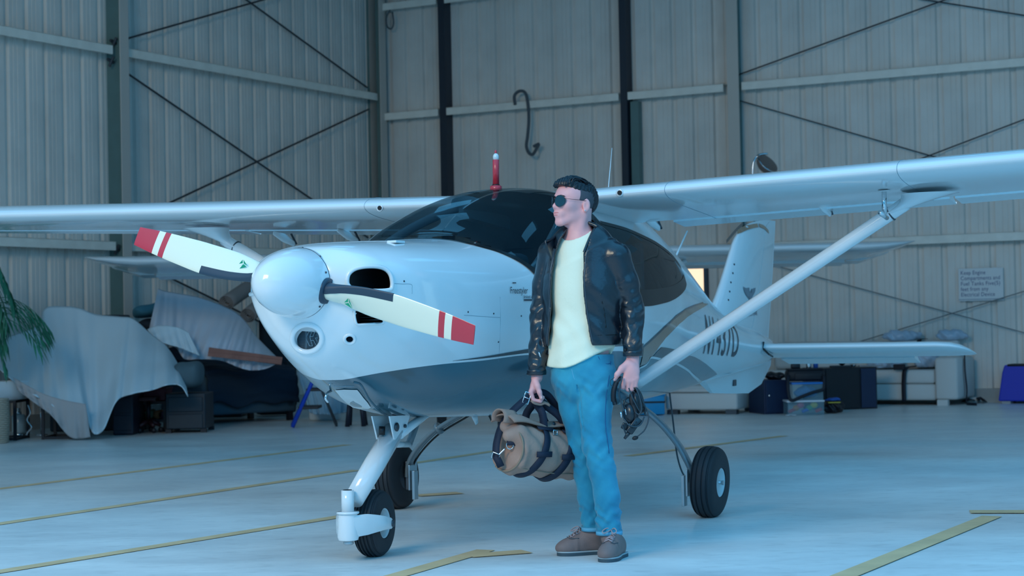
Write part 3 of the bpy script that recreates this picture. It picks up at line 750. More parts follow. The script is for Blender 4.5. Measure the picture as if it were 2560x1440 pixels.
def reg_map(Q, V):
    u = (Q[:, 0]-V[:, 0].min())/np.ptp(V[:, 0]); v = (Q[:, 1]-V[:, 1].min())/np.ptp(V[:, 1])
    y = 1.73+1.13*u+.05*v*0; z = (.868-.048*u)+v*(.262-.018*u)
    return on_side(y+(v-.5)*-.06, z, .004)
text_decal('registration_number', 'N1437D', reg_map, .3, m_ink, fus, cell=.02, spacing=1.15)
def model_map(w, h, y0, z0):
    def f(Q, V):
        u = (Q[:, 0]-V[:, 0].min())/np.ptp(V[:, 0]); v = (Q[:, 1]-V[:, 1].min())/np.ptp(V[:, 1]); return on_side(y0+w*u, z0+h*v-.0*u, .004)
    return f
a0 = hull_px(1275, 735)[0]; a1 = hull_px(1320, 741)[0]
text_decal('model_lettering', 'Freestyler', model_map(a1[1]-a0[1], .042, a0[1], a0[2]-.008), .05, m_ink, fus, cell=.02, shear=.25)
a0 = hull_px(1308, 746)[0]; a1 = hull_px(1343, 748)[0]
text_decal('model_lettering', 'limited edition', model_map(a1[1]-a0[1], .016, a0[1], a0[2]), .05, m_ink, fus, cell=.02, shear=.1)
decal_poly('lettering_underline', [(a0[1], a0[2]-.012), (a1[1], a0[2]-.012), (a1[1], a0[2]-.004), (a0[1], a0[2]-.004)], m_ink, fus, .004, (1,))
decal_poly('lettering_underline', [(hull_px(1283, 722)[0][1], 1.292), (hull_px(1292, 722)[0][1], 1.292), (hull_px(1292, 722)[0][1], 1.287), (hull_px(1283, 722)[0][1], 1.287)], m_ink, fus, .004, (1,))
# panel seams and fasteners
m_seam = mat('panel seam', (120, 146, 158), .5)
def seam(px, r=.0010, parent=cowl, name='panel_seam', n=24):
    P = [hull_px(*q) for q in px]; P = spline([a+.0*b for a, b in P], n); MB().tube(P, r, 5).build(name, m_seam, parent)
seam([(982, 709), (1005, 710), (1028, 711), (1030, 722), (1030, 735)]); seam([(1160, 788), (1205, 791), (1250, 794)])
seam([(1250, 742), (1251, 800), (1249, 860), (1246, 905)], parent=fus)
def rivet(px, parent, r=.0042):
    a, n = hull_px(*px); n = n if n@(CAMP-a) > 0 else -n
    MB().lathe([(r, -.002), (r, .002), (r*.5, .003)], a, n, 10).build('fastener', m_steel, parent)
for q in [(1010, 703), (1170, 780), (1234, 784), (1246, 855), (1303, 790)]: rivet(q, cowl)
# oil door reflections seam, top vent on the cowl
a, n = hull_px(990, 607); MB().box(a+np.array([0, 0, .004]), (.05, .09, .012), bev=.004).build('cowl_top_vent', m_white, cowl)
# landing light window and outlet lip under the nose
LPX = [(838, 974), (860, 972), (893, 973), (899, 980), (908, 992), (920, 1006), (927, 1017), (922, 1020), (900, 1021), (882, 1019), (868, 1007), (852, 991)]
R = np.array([hull_px(*q)[0] for q in LPX]); Nn = np.array([hull_px(*q)[1] for q in LPX]); Nn *= np.sign(np.sum(Nn*(CAMP-R), 1))[:, None]
c = hull_px(884, 996); cn = c[1]*np.sign(c[1]@(CAMP-c[0])); k = len(R)
pym('landing_light', np.concatenate([R+Nn*.004, [c[0]+cn*.005]]), [(i, (i+1) % k, k) for i in range(k)], mat('landing light lens', (205, 214, 216), .12, coat=.8), cowl, True)
P = spline([hull_px(*q)[0] for q in [(884, 956), (896, 958), (904, 966), (912, 980), (922, 998), (936, 1014), (950, 1026), (966, 1037)]], 30)
MB().tube(P, .007, 8).build('outlet_lip', m_liv, cowl, True)
seam([(835, 965), (860, 965), (886, 965)], .002)
h = hull_px(828, 978)[0]
MB().tube(spline([h, h+np.array([.0, -.03, -.005]), h+np.array([-.005, -.045, -.03]), h+np.array([0, -.03, -.05])], 12), .006, 8).build('tow_hook', m_chrome, cowl, True)
# ---------------- cockpit interior
m_int = mat('cockpit grey', (92, 112, 120), .7); m_seat = mat('seat leather', (40, 48, 54), .6)
MB().box((0, -1.32, 1.38), (.86, .42, .14), bev=.04).build('glare_shield', m_int, plane, True)
MB().box((0, -1.12, 1.20), (.84, .05, .30), bev=.02).build('instrument_panel', m_char, plane)
for sx in (-.26, .26):
    s = MB().box((sx, -.35, .92), (.42, .48, .14), bev=.05).build('seat', m_seat, plane, True)
    MB().box((sx, -.05, 1.20), (.40, .12, .56), np.array([[1, 0, 0], [0, .97, .26], [0, -.26, .97]]), bev=.05).build('seat_back', m_seat, s, True)
MB().box((0, .45, 1.15), (.9, .04, .8), bev=.01).build('cabin_bulkhead', m_int, plane)
MB().box((0, -.3, .80), (.66, 1.3, .04)).build('cabin_floor', m_int, plane)
def surf_strip(pts, w, name, m, off=-.012):
    pts = np.array(pts); ys = spline(pts, 30); t = th_of_z(ys[:, 0], ys[:, 1]); P = hull(ys[:, 0], t)
    for sd in (1, -1):
        b = MB(); Q = P.copy()*np.array([.97, 1, .995]); Q[:, 0] *= sd; b.tube(Q, w, 8, flat=((1, 0, 0), .5)); b.build(name, m, plane, True)
surf_strip([(-1.37, 1.35), (-1.15, 1.46), (-.9, 1.58), (-.66, 1.68), (-.42, 1.76)], .028, 'windscreen_frame', mat('cabin frame tube', (150, 170, 176), .4))
# ---------------- spinner and propeller
HUB = np.array([0, -2.70, 1.29])
sp = MB().lathe([(.0, -.300), (.03, -.296), (.060, -.278), (.090, -.242), (.118, -.188), (.139, -.130), (.152, -.068), (.158, 0), (.159, .035), (.145, .036), (.13, .036)], HUB, (0, 1, 0), 56)
sp = smooth_angle(sp.build('spinner', m_white, plane, True), 50)
MB().lathe([(.1592, .012), (.1602, .014), (.1592, .016)], HUB, (0, 1, 0), 56, close=False).build('spinner_seam', m_steel, sp)
for a in range(10):
    q = a*math.pi/5+.2; P = HUB+np.array([.1585*math.cos(q), .018, .1585*math.sin(q)]); MB().sphere(P, .0045, 8, 6).build('fastener', m_steel, sp)
PA = math.radians(-14.5)
def blade(sign):
    ax = np.array([math.cos(PA), 0, math.sin(PA)])*sign
    up = np.array([-math.sin(PA), 0, math.cos(PA)])*sign         # towards the leading edge
    st = [(.10, .035, .9, 70), (.15, .040, .9, 62), (.20, .050, .6, 54), (.28, .064, .32, 45), (.38, .073, .2, 38), (.50, .074, .16, 32), (.62, .068, .13, 28), (.74, .060, .12, 25), (.82, .053, .11, 24), (.88, .046, .10, 23), (.915, .043, .08, 22.5)]
    rr = np.array([q[0] for q in st]); f = [_pchip(rr, np.array([q[k] for q in st])) for k in (1, 2, 3)]
    def section(r, n=24):
        c, t, b = float(f[0](r)), float(f[1](r)), math.radians(float(f[2](r))-8)
        fwd = np.array([0, -1., 0]); ch = up*math.cos(b)+fwd*math.sin(b); nn = fwd*math.cos(b)-up*math.sin(b)
        out = []
        for j in range(n):
            a = 2*math.pi*j/n; u = math.cos(a); thk = math.sin(a)*(1-.35*(1-u)/2 if t < .5 else 1)
            sweep = -.02*max(0, (r-.5))/.4
            out.append(HUB+np.array([0, .0, 0])+ax*r+ch*(u*c+sweep)+nn*(thk*c*t))
        return out
    def seg(name, r0, r1, m, parent, n=12, e=0.0, sel=None):
        R = np.linspace(r0, r1, n); V = []
        for r in R: V += section(r)
        k = 24; F = [(i*k+j, i*k+(j+1) % k, (i+1)*k+(j+1) % k, (i+1)*k+j) for i in range(n-1) for j in range(k) if sel is None or sel(j)]
        if sel is None: F += [tuple(range(k))[::-1], tuple((n-1)*k+j for j in range(k))]
        V = np.array(V)
        return smooth_angle(pym(name, V, F, m, parent, True), 60)
    root = seg('propeller_blade', .10, .725, m_prop, plane, 26)
    seg('tip_band', .725, .755, m_red, root, 3); seg('white_band', .755, .79, m_prop, root, 3); seg('tip_band', .79, .9, m_red, root, 6)
    # erosion strip on the leading edge
    R = np.linspace(.15, .50, 16); V = []; js = [-4, -3, -2, -1, 0, 1, 2, 3, 4]
    for r in R:
        s = np.array(section(r)); ce = s.mean(0)
        for j in js: V.append(s[j % 24]+(s[j % 24]-ce)/np.linalg.norm(s[j % 24]-ce)*.003)
    k = len(js); pym('erosion_strip', V, [(i*k+j, i*k+j+1, (i+1)*k+j+1, (i+1)*k+j) for i in range(15) for j in range(k-1)], m_erosion, root, True)
    # root collar
    MB().lathe([(.052, -.01), (.058, -.008), (.060, .0), (.056, .012), (.045, .014)], HUB+ax*.150, ax, 32).build('root_collar', m_erosion, root, True)
    # three part triangular emblem
    b0 = math.radians(float(f[2](.27))-8); fwd = np.array([0, -1., 0]); ch = up*math.cos(b0)+fwd*math.sin(b0); nn = fwd*math.cos(b0)-up*math.sin(b0)
    c0 = HUB+ax*.285+nn*(.064*.34)-ch*.012
    b = MB(); Z = np.array([0, 0, 1.]); X = np.array([1., 0, 0]); q0 = c0+np.array([0, -.012, 0])
    for tri in ([(-.022, .002), (-.002, .020), (-.002, .004)], [(.002, .020), (.022, -.008 if sign < 0 else -.028), (.003, .003)], [(-.020, -.003 if sign > 0 else -.020), (.018, -.026 if sign > 0 else -.012), (0, 0)]):
        P = [q0+X*u+Z*v for u, v in tri]; b.add(P, [(0, 1, 2)])
    b.build('blade_emblem', m_green, root)
    return root
blade(1); blade(-1)
# spinner cut-out plates
for sg in (1, -1):
    ax = np.array([math.cos(PA), 0, math.sin(PA)])*sg
    for dz in (.07, -.085):
        P = HUB+np.array([.13*sg, .005, dz+ax[2]*.13]); d = P-HUB; d[1] = 0; d = d/np.linalg.norm(d); MB().sphere(HUB+d*.1585+np.array([0, -.01, 0]), .005, 8, 6).build('fastener', m_steel, sp)
# ---------------- wings
def airfoil(n=26, t=.13):
    x = (1-np.cos(np.linspace(0, math.pi, n)))/2; yt = 5*t*(.2969*np.sqrt(x)-.126*x-.3516*x**2+.2843*x**3-.1036*x**4)
    cam_ = .03*(1-(2*x-.8)**2)*(x < 1); return x, cam_+yt, cam_*1-yt*.85
def wing_loft(name, stations, x0, x1, m, parent, t=.13):
    """stations: f(sx) -> (yLE, zLE, yTE, zTE); keeps chord fractions x0..x1"""
    x, up_, lo_ = airfoil(40, t); s = (x >= x0) & (x <= x1); xs = np.concatenate([x[s][::-1], x[s]]); zs = np.concatenate([up_[s][::-1], lo_[s]])
    k = len(xs); V = []
    for X, yl, zl_, yt_, zt_, th_s in stations:
        c = math.hypot(yt_-yl, zt_-zl_); d = np.array([0, yt_-yl, zt_-zl_])/c; nn = np.array([0, -d[2], d[1]])
        for a, b_ in zip(xs, zs): V.append(np.array([X, yl, zl_])+d*a*c+nn*b_*c*th_s)
    n = len(stations); F = [(i*k+j, i*k+(j+1) % k, (i+1)*k+(j+1) % k, (i+1)*k+j) for i in range(n-1) for j in range(k)]
    F += [tuple(range(k))[::-1], tuple((n-1)*k+j for j in range(k))]
    return smooth_angle(pym(name, V, F, m, parent, True), 40)
def wing_half(sg):
    dz, dzt = (.036, .038) if sg > 0 else (.024, .042)
    def S(a): return (sg*a, -.45, 1.768+dz*(a-.55), .60, 1.655+dzt*(a-.55))
    xs = [.36, .8, 1.6, 2.4, 3.4, 4.4, 5.2, 5.7]
    st = [(*S(a), 1.0) for a in xs]+[(sg*5.86, -.42, 1.768+dz*5.31+.02, .50, 1.655+dzt*5.31, .6), (sg*5.93, -.33, 1.97+(0 if sg > 0 else -.06), .38, 1.86, .2)]
    w = wing_loft('wing', st, 0, .78, m_white, plane)
    for a0, a1, nm in ((.66, 2.26, 'flaperon'), (2.29, 5.55, 'flaperon')):
        wing_loft(nm, [(*S(a0), 1.0), (*S((a0+a1)/2), 1.0), (*S(a1), 1.0)], .795, 1.0, m_white, w)
    return w, S
wL, SL = wing_half(1); wR, SR = wing_half(-1)
def wpt(S, a, frac, dn):                       # point on the chord at fraction, lowered by dn
    X, yl, zl_, yt_, zt_ = S(a); return np.array([X, yl+(yt_-yl)*frac, zl_+(zt_-zl_)*frac-dn])
for px, S, w in (((948, 520), SR, wR), ((1548, 482), SL, wL)):
    P = p_at(1, -.456, *px); 
    MB().lathe([(.016, -.004), (.021, -.003), (.021, .004), (.017, .006)], P+np.array([0, .008, 0]), (0, -1, 0), 16).build('wing_vent', m_white, w, True)
    MB().lathe([(.013, 0), (.013, .008)], P+np.array([0.003, .004, 0]), (0, -1, 0), 14).build('vent_hole', m_dark, w)
def wing_seam(S, a, w, m=m_seam):
    x, u_, l_ = airfoil(30); P = []
    for fx, z in list(zip(x[:12][::-1], u_[:12][::-1]))+list(zip(x[1:22], l_[1:22])):
        X, yl, zl_, yt_, zt_ = S(a); c = math.hypot(yt_-yl, zt_-zl_); d = np.array([0, yt_-yl, zt_-zl_])/c; nn = np.array([0, -d[2], d[1]]); P.append(np.array([X, yl, zl_])+d*fx*c+nn*z*c)
    MB().tube(P, .0016, 5).build('panel_seam', m, w)
wing_seam(SL, 2.17, wL); wing_seam(SR, .92, wR); wing_seam(SL, .92, wL)
# struts with fairings
for sg, S, top in ((1, SL, np.array([2.10, .06, 1.692])), (-1, SR, np.array([-2.22, .06, 1.655]))):
    bot = np.array([sg*.53, .06, .735]); d = (top-bot)/np.linalg.norm(top-bot)
    st = MB().tube([bot, bot+d*.05, top-d*.04, top], .037, 18, flat=((0, 1, 0), 1.15)).build('wing_strut', m_white, plane, True)
    X, yl, zl_, yt_, zt_ = S(abs(top[0])+.13)
    zb_ = zl_+(zt_-zl_)*.48-.050
    b = MB(); n = 22; V = []
    for t in np.linspace(0, 1, 8):
        e = t**2.2; c = (top-d*.10)*(1-t)+np.array([sg*(abs(top[0])+.13), .05, zb_+.012])*t; rx = .042*(1-e)+.155*e; ry = .046*(1-e)+.135*e
        for j in range(n): V.append(c+np.array([rx*math.cos(2*math.pi*j/n), ry*math.sin(2*math.pi*j/n), 0]))
    b.add(V, [(i*n+j, i*n+(j+1) % n, (i+1)*n+(j+1) % n, (i+1)*n+j) for i in range(7) for j in range(n)]+[tuple(range(n))[::-1]])
    smooth_angle(b.build('strut_fairing', m_white, st, True), 60)
    MB().lathe([(.040, -.004), (.043, -.003), (.043, .004), (.040, .005)], top-d*.10, d, 20).build('strut_collar', m_steel, st, True)
# pitot tube
P0 = np.array([2.02, -.1, 1.755]); P1 = np.array([2.02, -.1, 1.622])
pt = MB().tube([P0, P1], .013, 12, flat=((0, 1, 0), 1.6)).build('pitot_tube', m_chrome, wL, True)
MB().tube([P1+np.array([.004, .03, -.01]), P1+np.array([-.002, -.085, .012])], .014, 12).build('pitot_head', m_chrome, pt, True)
MB().lathe([(.034, 0), (.030, -.004)], P0+np.array([0, 0, -.002]), (0, 0, 1), 16).build('pitot_base', m_white, pt)
# control horn fairings under the flaperons
for (x, z, S, w) in ((1.56, 1.74, SL, wL), (.53, 1.70, SL, wL), (-1.51, 1.70, SR, wR), (-1.98, 1.70, SR, wR)):
    b = MB(); q = np.array([x, .40, z]); b.tube([q+np.array([-.015, -.12, .0]), q+np.array([0, -.02, -.028]), q+np.array([.014, .075, -.062]), q+np.array([.016, .09, -.07])], [.012, .03, .02, .006], 10, flat=((1, 0, 0), .45))
    f_ = b.build('horn_fairing', m_white, w, True)
    MB().tube([q+np.array([.012, .05, .0]), q+np.array([.02, .10, -.065])], .007, 8).build('control_rod', m_steel, f_)
# ---------------- fin, rudder, stabilizer
FZ = np.array([.98, 1.10, 1.22, 1.325, 1.521, 1.689, 1.772, 1.837, 1.867, 1.88])
fLE = _pchip(FZ, np.array([2.62, 2.90, 3.10, 3.225, 3.427, 3.60, 3.74, 4.00, 4.25, 4.45]))
fTE = _pchip(np.array([.9, .93, 1.21, 1.595, 1.88]), np.array([4.40, 4.405, 4.49, 4.60, 4.67]))
def fin_half(y, z):
    c = fTE(z)-fLE(z); x = np.clip((y-fLE(z))/c, 0, 1); t = .11*np.clip((1.92-z)/.2, .25, 1); return c*5*t*(.2969*np.sqrt(x)-.126*x-.3516*x**2+.2843*x**3-.1036*x**4)
def fin_loft(name, f0, f1, zs, m, parent):
    zs = np.asarray(zs); k = 26; V = []
    u = f0+(f1-f0)*(1-np.cos(np.linspace(0, math.pi, k)))/2 if f0 == 0 else np.linspace(f0, f1, k)
    for z in zs:
        y = fLE(z)+(fTE(z)-fLE(z))*u; x = np.maximum(fin_half(y, z), .002)
        V += [(a, b_, z) for a, b_ in zip(x, y)]+[(-a, b_, z) for a, b_ in zip(x[::-1], y[::-1])]
    n = len(zs); K = 2*k; F = [(i*K+j, i*K+(j+1) % K, (i+1)*K+(j+1) % K, (i+1)*K+j) for i in range(n-1) for j in range(K)]+[tuple(range(K))[::-1], tuple((n-1)*K+j for j in range(K))]
    return smooth_angle(pym(name, V, F, m, parent, True), 50)
fin = fin_loft('fin', 0, .60, np.concatenate([np.linspace(.98, 1.80, 18), [1.82, 1.84, 1.855, 1.867, 1.875, 1.88]]), m_white, plane)
rud = fin_loft('rudder', .607, 1.0, np.concatenate([np.linspace(.935, 1.80, 14), [1.84, 1.867, 1.88]]), m_white, plane)
MB().box((0, 4.27, .93), (.03, .16, .012)).build('rudder_gap_plate', m_black, rud)
def fin_px(px):
    q = p_at(0, 0.045, px[0]-6, px[1]); return q[1], q[2]
def fin_decal(name, pts, m, parent, off=.003, faces=None):
    P = np.array(pts); x = fin_half(P[:, 0], P[:, 1])+off; V = np.stack([x, P[:, 0], P[:, 1]], 1)
    pym(name, V, faces if faces else [tuple(range(len(V)))], m, parent)
def fin_band(name, mid, w, m, parent):
    Q = spline([fin_px(q) for q in mid], 24); a = Q+np.array([0, w/2]); b_ = Q-np.array([0, w/2])
    fin_decal(name, np.concatenate([a, b_]), m, parent, .004, [(i, i+1, 24+i+1, 24+i) for i in range(23)])
fin_band('gold_fin_stripe', [(1862, 580), (1878, 570), (1895, 565), (1908, 563)], .03, m_gold, fin)
fin_band('gold_fin_stripe', [(1911, 563), (1922, 567), (1930, 574), (1935, 580)], .03, m_gold, rud)
fin_band('dark_fin_stripe', [(1835, 604), (1848, 588), (1862, 572), (1876, 559)], .028, m_char, fin)
for q in [(1844, 661), (1839, 683), (1833, 706), (1828, 729), (1823, 750)]:
    y, z = fin_px(q); MB().sphere((fin_half(y, z), y, z), .008, 8, 6).build('fastener', m_steel, fin)
emb = [[(1855, 717), (1862, 721), (1870, 719), (1870, 735), (1867, 746), (1861, 738), (1857, 729)], [(1888, 719), (1880, 723), (1876, 722), (1876, 746), (1882, 737), (1887, 729)], [(1873, 725), (1876, 734), (1877, 746), (1873, 757), (1868, 746), (1870, 735)]]
for pg in emb: fin_decal('winged_emblem', [fin_px(q) for q in pg], mat('emblem grey', (128, 134, 142), .4), rud if pg is emb[1] else fin, .005)
def fin_text(Q, V):
    a = np.array(fin_px((1866, 791))); b_ = np.array(fin_px((1895, 788))); u = (Q[:, 0]-V[:, 0].min())/np.ptp(V[:, 0]); v = (Q[:, 1]-V[:, 1].min())/np.ptp(V[:, 1])
    y = a[0]+(b_[0]-a[0])*u; z = a[1]+(b_[1]-a[1])*u+v*.034; return np.stack([fin_half(y, z)+.004, y, z], 1)
text_decal('emblem_lettering', 'ECMAR', fin_text, .05, mat('emblem ink', (96, 104, 116), .4), fin, cell=.02)
def stab(sg):
    def S(a): return (sg*a, 3.76+.03*a, .868, 4.43, .752)
    st = [(*S(a), 1.0) for a in (.03, .5, 1.0, 1.44)]+[(sg*1.54, 3.83, .864, 4.42, .755, .97), (sg*1.60, 3.89, .852, 4.40, .762, .85), (sg*1.645, 3.98, .834, 4.36, .772, .6), (sg*1.665, 4.08, .818, 4.30, .785, .3)]
    w = wing_loft('stabilizer', st, 0, .66, m_white, plane, t=.125)
    wing_loft('elevator', [(sg*a, 3.76+.03*a, .868, 4.43, .738, 1.0) for a in (.16, .7, 1.2)], .675, 1.0, m_white, w, t=.125)
    MB().tube([(sg*.16, 3.76, .915), (sg*.155, 3.74, .87), (sg*.17, 3.85, .82), (sg*.16, 3.98, .80)], .008, 6).build('gap_seal', m_black, w)
    return w
stab(1); stab(-1)
v = [(2.62, .70), (2.79, .64), (2.97, .561), (3.4, .54), (3.825, .524), (4.16, .582), (4.42, .72), (4.40, .82), (3.5, .80)]
b = MB()
V = [(sx*.028*(.4 if i in (2, 3, 4, 5, 6) else 1), y, z) for sx in (1, -1) for i, (y, z) in enumerate(v)]; n = len(v)
b.add(V, [tuple(range(n)), tuple(range(n, 2*n))[::-1]]+[(i, n+i, n+(i+1) % n, (i+1) % n) for i in range(n)])
vf = b.build('ventral_fin', m_white, plane)
P = p_at(0, .035, 1840, 957); MB().box(P+np.array([-.012, 0, 0]), (.01, .07, .045)).build('fin_placard', m_ink, vf)
# ---------------- antennas, beacon, belly bits
def whip(px0, px1, x, r0=.004, r1=.002, extra=.12):
    a = p_at(0, x, *px1); b_ = p_at(0, x, *px0); d = (a-b_)/np.linalg.norm(a-b_)
    MB().tube([b_, a, a+d*extra], [r1, r0, r0], 8).build('whip_antenna', m_white, plane, True)
whip((1530, 370), (1522, 458), 0, .003, .0016, .16); whip((1718, 578), (1690, 640), 0, .008, .006, .05)
P = p_at(0, .0, 1240, 474); 
bc = MB().lathe([(.030, 0), (.033, .005), (.033, .024), (.026, .030), (.018, .031)], P+np.array([0, 0, -.008]), (0, 0, 1), 18).build('beacon_mast', m_red, plane, True)
MB().lathe([(.018, .0), (.018, .14), (.015, .142)], P+np.array([0, 0, .022]), (.02, 0, 1), 16).build('beacon_tube', m_red, bc, True)
MB().lathe([(.021, 0), (.021, .008)], P+np.array([0, 0, .020]), (0, 0, 1), 16).build('beacon_ring', m_black, bc)
MB().sphere(P+np.array([.003, 0, .178]), (.017, .017, .022), 14, 10).build('beacon_bulb', mat('clear bulb', (215, 225, 225), .1, coat=.6), bc, True)
MB().sphere(P+np.array([.003, 0, .206]), (.007, .007, .012), 10, 8).build('beacon_tip', m_red, bc, True)
for y, z, w_ in ((-.92, .62, .05), (-.74, .61, .02)):
    b = MB(); b.tube([(0, y-.02, z), (0, y+.01, z-.055 if w_ > .03 else z-.04)], [w_/1.5, w_/3.2], 10, flat=((1, 0, 0), .35)); b.build('belly_antenna', m_white if w_ > .03 else m_black, plane, True)
b = MB().tube(spline([(0, 2.09, .63), (0, 2.10, .57), (0, 2.15, .40), (.0, 2.22, .16), (0, 2.36, .012), (0, 2.55, .006)], 30), .006, 6).build('static_wire', m_steel, plane, True)
# ---------------- landing gear
def wheel(name, c, ax, r, w, grooves, rim_r, out, both=True):
    """tire of revolution with moulded grooves, rim as child"""
    prof = []
    hw = w/2
    ang = np.linspace(-1, 1, 61)
    for t in ang:
        x = hw*math.sin(t*math.pi/2*1.0)*(1.0) if abs(t) < 1 else hw*np.sign(t)
        q = abs(t); rad = rim_r+(r-rim_r)*(1-q**2.6)**(1/2.0) if q < 1 else rim_r
        for g in grooves:
            if abs(x-g*hw) < .0042: rad -= .007
        prof.append((max(rad, rim_r), x))
    prof = [(rim_r-.01, -hw*.75)]+prof+[(rim_r-.01, hw*.75)]
    wh = smooth_angle(MB().lathe(prof, c, ax, 72).build(name, m_tire, plane, True), 32)
    ax = np.asarray(ax)/np.linalg.norm(ax)
    for s in ((1, -1) if both else (out,)):
        rp = [(rim_r+.004, s*hw*.80), (rim_r+.004, s*hw*.90), (rim_r-.004, s*hw*.92), (rim_r-.014, s*hw*.80), (rim_r*.80, s*hw*.45), (rim_r*.45, s*hw*.28), (rim_r*.42, s*hw*.30), (rim_r*.30, s*hw*.30)]
        MB().lathe(rp, c, ax, 40).build('wheel_rim', mat('white wheel rim', (205, 212, 214), .35) if True else m_white, wh, True)
    return wh
MR = .198
for sg in (1, -1):
    tilt = .04*sg; ax = np.array([sg*math.cos(.05), 0, -.05]); c = np.array([sg*.985, 0, MR-.004])
    wh = wheel('main_wheel', c, ax, MR, .135, [-.62, -.22, .22, .62], .083, sg)
    MB().tube([c+ax*.00, c+ax*.05], .024, 14).build('hub_cap', m_steel, wh, True)
    MB().tube([c+ax*.0, c+ax*.075], .010, 10).build('axle_bolt', m_alu, wh, True)
    MB().lathe([(.014, 0), (.014, .010)], c+ax*.07, ax, 6).build('axle_nut', m_alu, wh)
    # spring leg
    pts = spline([(sg*.36, .0, .685), (sg*.47, 0, .665), (sg*.58, 0, .612), (sg*.70, 0, .520), (sg*.80, 0, .405), (sg*.86, 0, .30), (sg*.888, 0, .235), (sg*.893, 0, .19)] if sg > 0 else [(-.30, 0, .665), (-.42, 0, .625), (-.553, 0, .556), (-.66, 0, .500), (-.745, 0, .445), (-.84, 0, .355), (-.895, 0, .27), (-.905, 0, .19)], 36)
    rad = np.linspace(.042, .031, 36)
    leg = MB(); nn = []
    prev = None; V = []; k = 14
    for i, p_ in enumerate(pts):
        t = pts[min(i+1, 35)]-pts[max(i-1, 0)]; t /= np.linalg.norm(t); e2 = np.array([0, 1., 0]); e1 = np.cross(t, e2)
        for j in range(k):
            a = 2*math.pi*j/k; V.append(p_+e2*math.copysign(abs(math.cos(a))**.6, math.cos(a))*rad[i]+e1*math.copysign(abs(math.sin(a))**.7, math.sin(a))*.014)
    leg.add(V, [(i*k+j, i*k+(j+1) % k, (i+1)*k+(j+1) % k, (i+1)*k+j) for i in range(35) for j in range(k)]+[tuple(range(k))[::-1], tuple(35*k+j for j in range(k))])
    lg = smooth_angle(leg.build('main_gear_leg', m_gear, plane, True), 50)
    lq = [p_+np.array([-sg*.0, .040, -.024]) for p_ in pts[4:]]
    MB().tube(lq, .006, 6).build('brake_line', m_black, lg, True)
    if sg < 0: MB().lathe([(.036, -.012), (.038, 0), (.036, .012)], pts[17], pts[18]-pts[17], 20).build('leg_clamp', m_gear, lg, True)
    MB().box(c-ax*.085+np.array([0, .03, .0]), (.03, .10, .17), bev=.004).build('brake_caliper', m_alu, lg)
    MB().box(c-ax*.115+np.array([0, -.03, -.01]), (.012, .06, .15), bev=.003).build('brake_plate', m_alu, lg)
    MB().lathe([(.105, 0), (.105, .008)], c-ax*.066, ax, 30).build('brake_disc', m_steel, lg)
    MB().box((sg*.845, -.03, .145), (.018, .05, .17), bev=.003).build('leg_foot_plate', m_alu, lg)
    h0 = np.array([sg*.42, 0, .672])
    MB().tube([h0+np.array([-sg*.05, 0, .03]), h0+np.array([sg*.06, 0, -.025])], [.085, .062], 14, flat=((0, 0, 1), .5)).build('leg_cuff', m_liv, lg, True)
# nose gear
NR = .160
nc = np.array([.0, -2.045, NR-.003]); st_ = math.radians(6); nax = np.array([math.cos(st_), math.sin(st_), 0]); nfw = np.array([math.sin(st_), -math.cos(st_), 0])
nw = wheel('nose_wheel', nc, nax, NR, .115, [-.75, -.45, -.15, .15, .45, .75], .074, 1)
MB().tube([nc-nax*.08, nc+nax*.08], .015, 12).build('nose_axle', m_steel, nw, True)
m_gw = m_white
A_ = np.array([0, -1.835, .58]); B_ = np.array([0, -2.235, .285])
ngl = MB().tube([A_, A_*.5+B_*.5, B_], [.052, .052, .047], 24).build('nose_gear_leg', m_gw, plane, True)
piv = np.array([0, -2.292, .0])
MB().tube([piv+np.array([0, 0, .335]), piv+np.array([0, 0, .235])], [.030, .030], 20).build('steering_tube', m_gw, ngl, True)
MB().lathe([(.021, 0), (.021, .003)], piv+np.array([0, 0, .334]), (0, 0, 1), 16).build('tube_bore', m_dark, ngl)
MB().lathe([(.052, 0), (.054, .004), (.052, .010)], piv+np.array([0, 0, .226]), (0, 0, 1), 24).build('steering_flange', m_gw, ngl, True)
fk = smooth_angle(MB().lathe([(.030, .10), (.046, .105), (.051, .12), (.045, .225), (.030, .227)], piv, (0, 0, 1), 26).build('nose_fork', m_gw, plane, True), 40)
MB().lathe([(.018, .082), (.024, .088), (.024, .10)], piv, (0, 0, 1), 16).build('fork_nut', m_alu, fk, True)
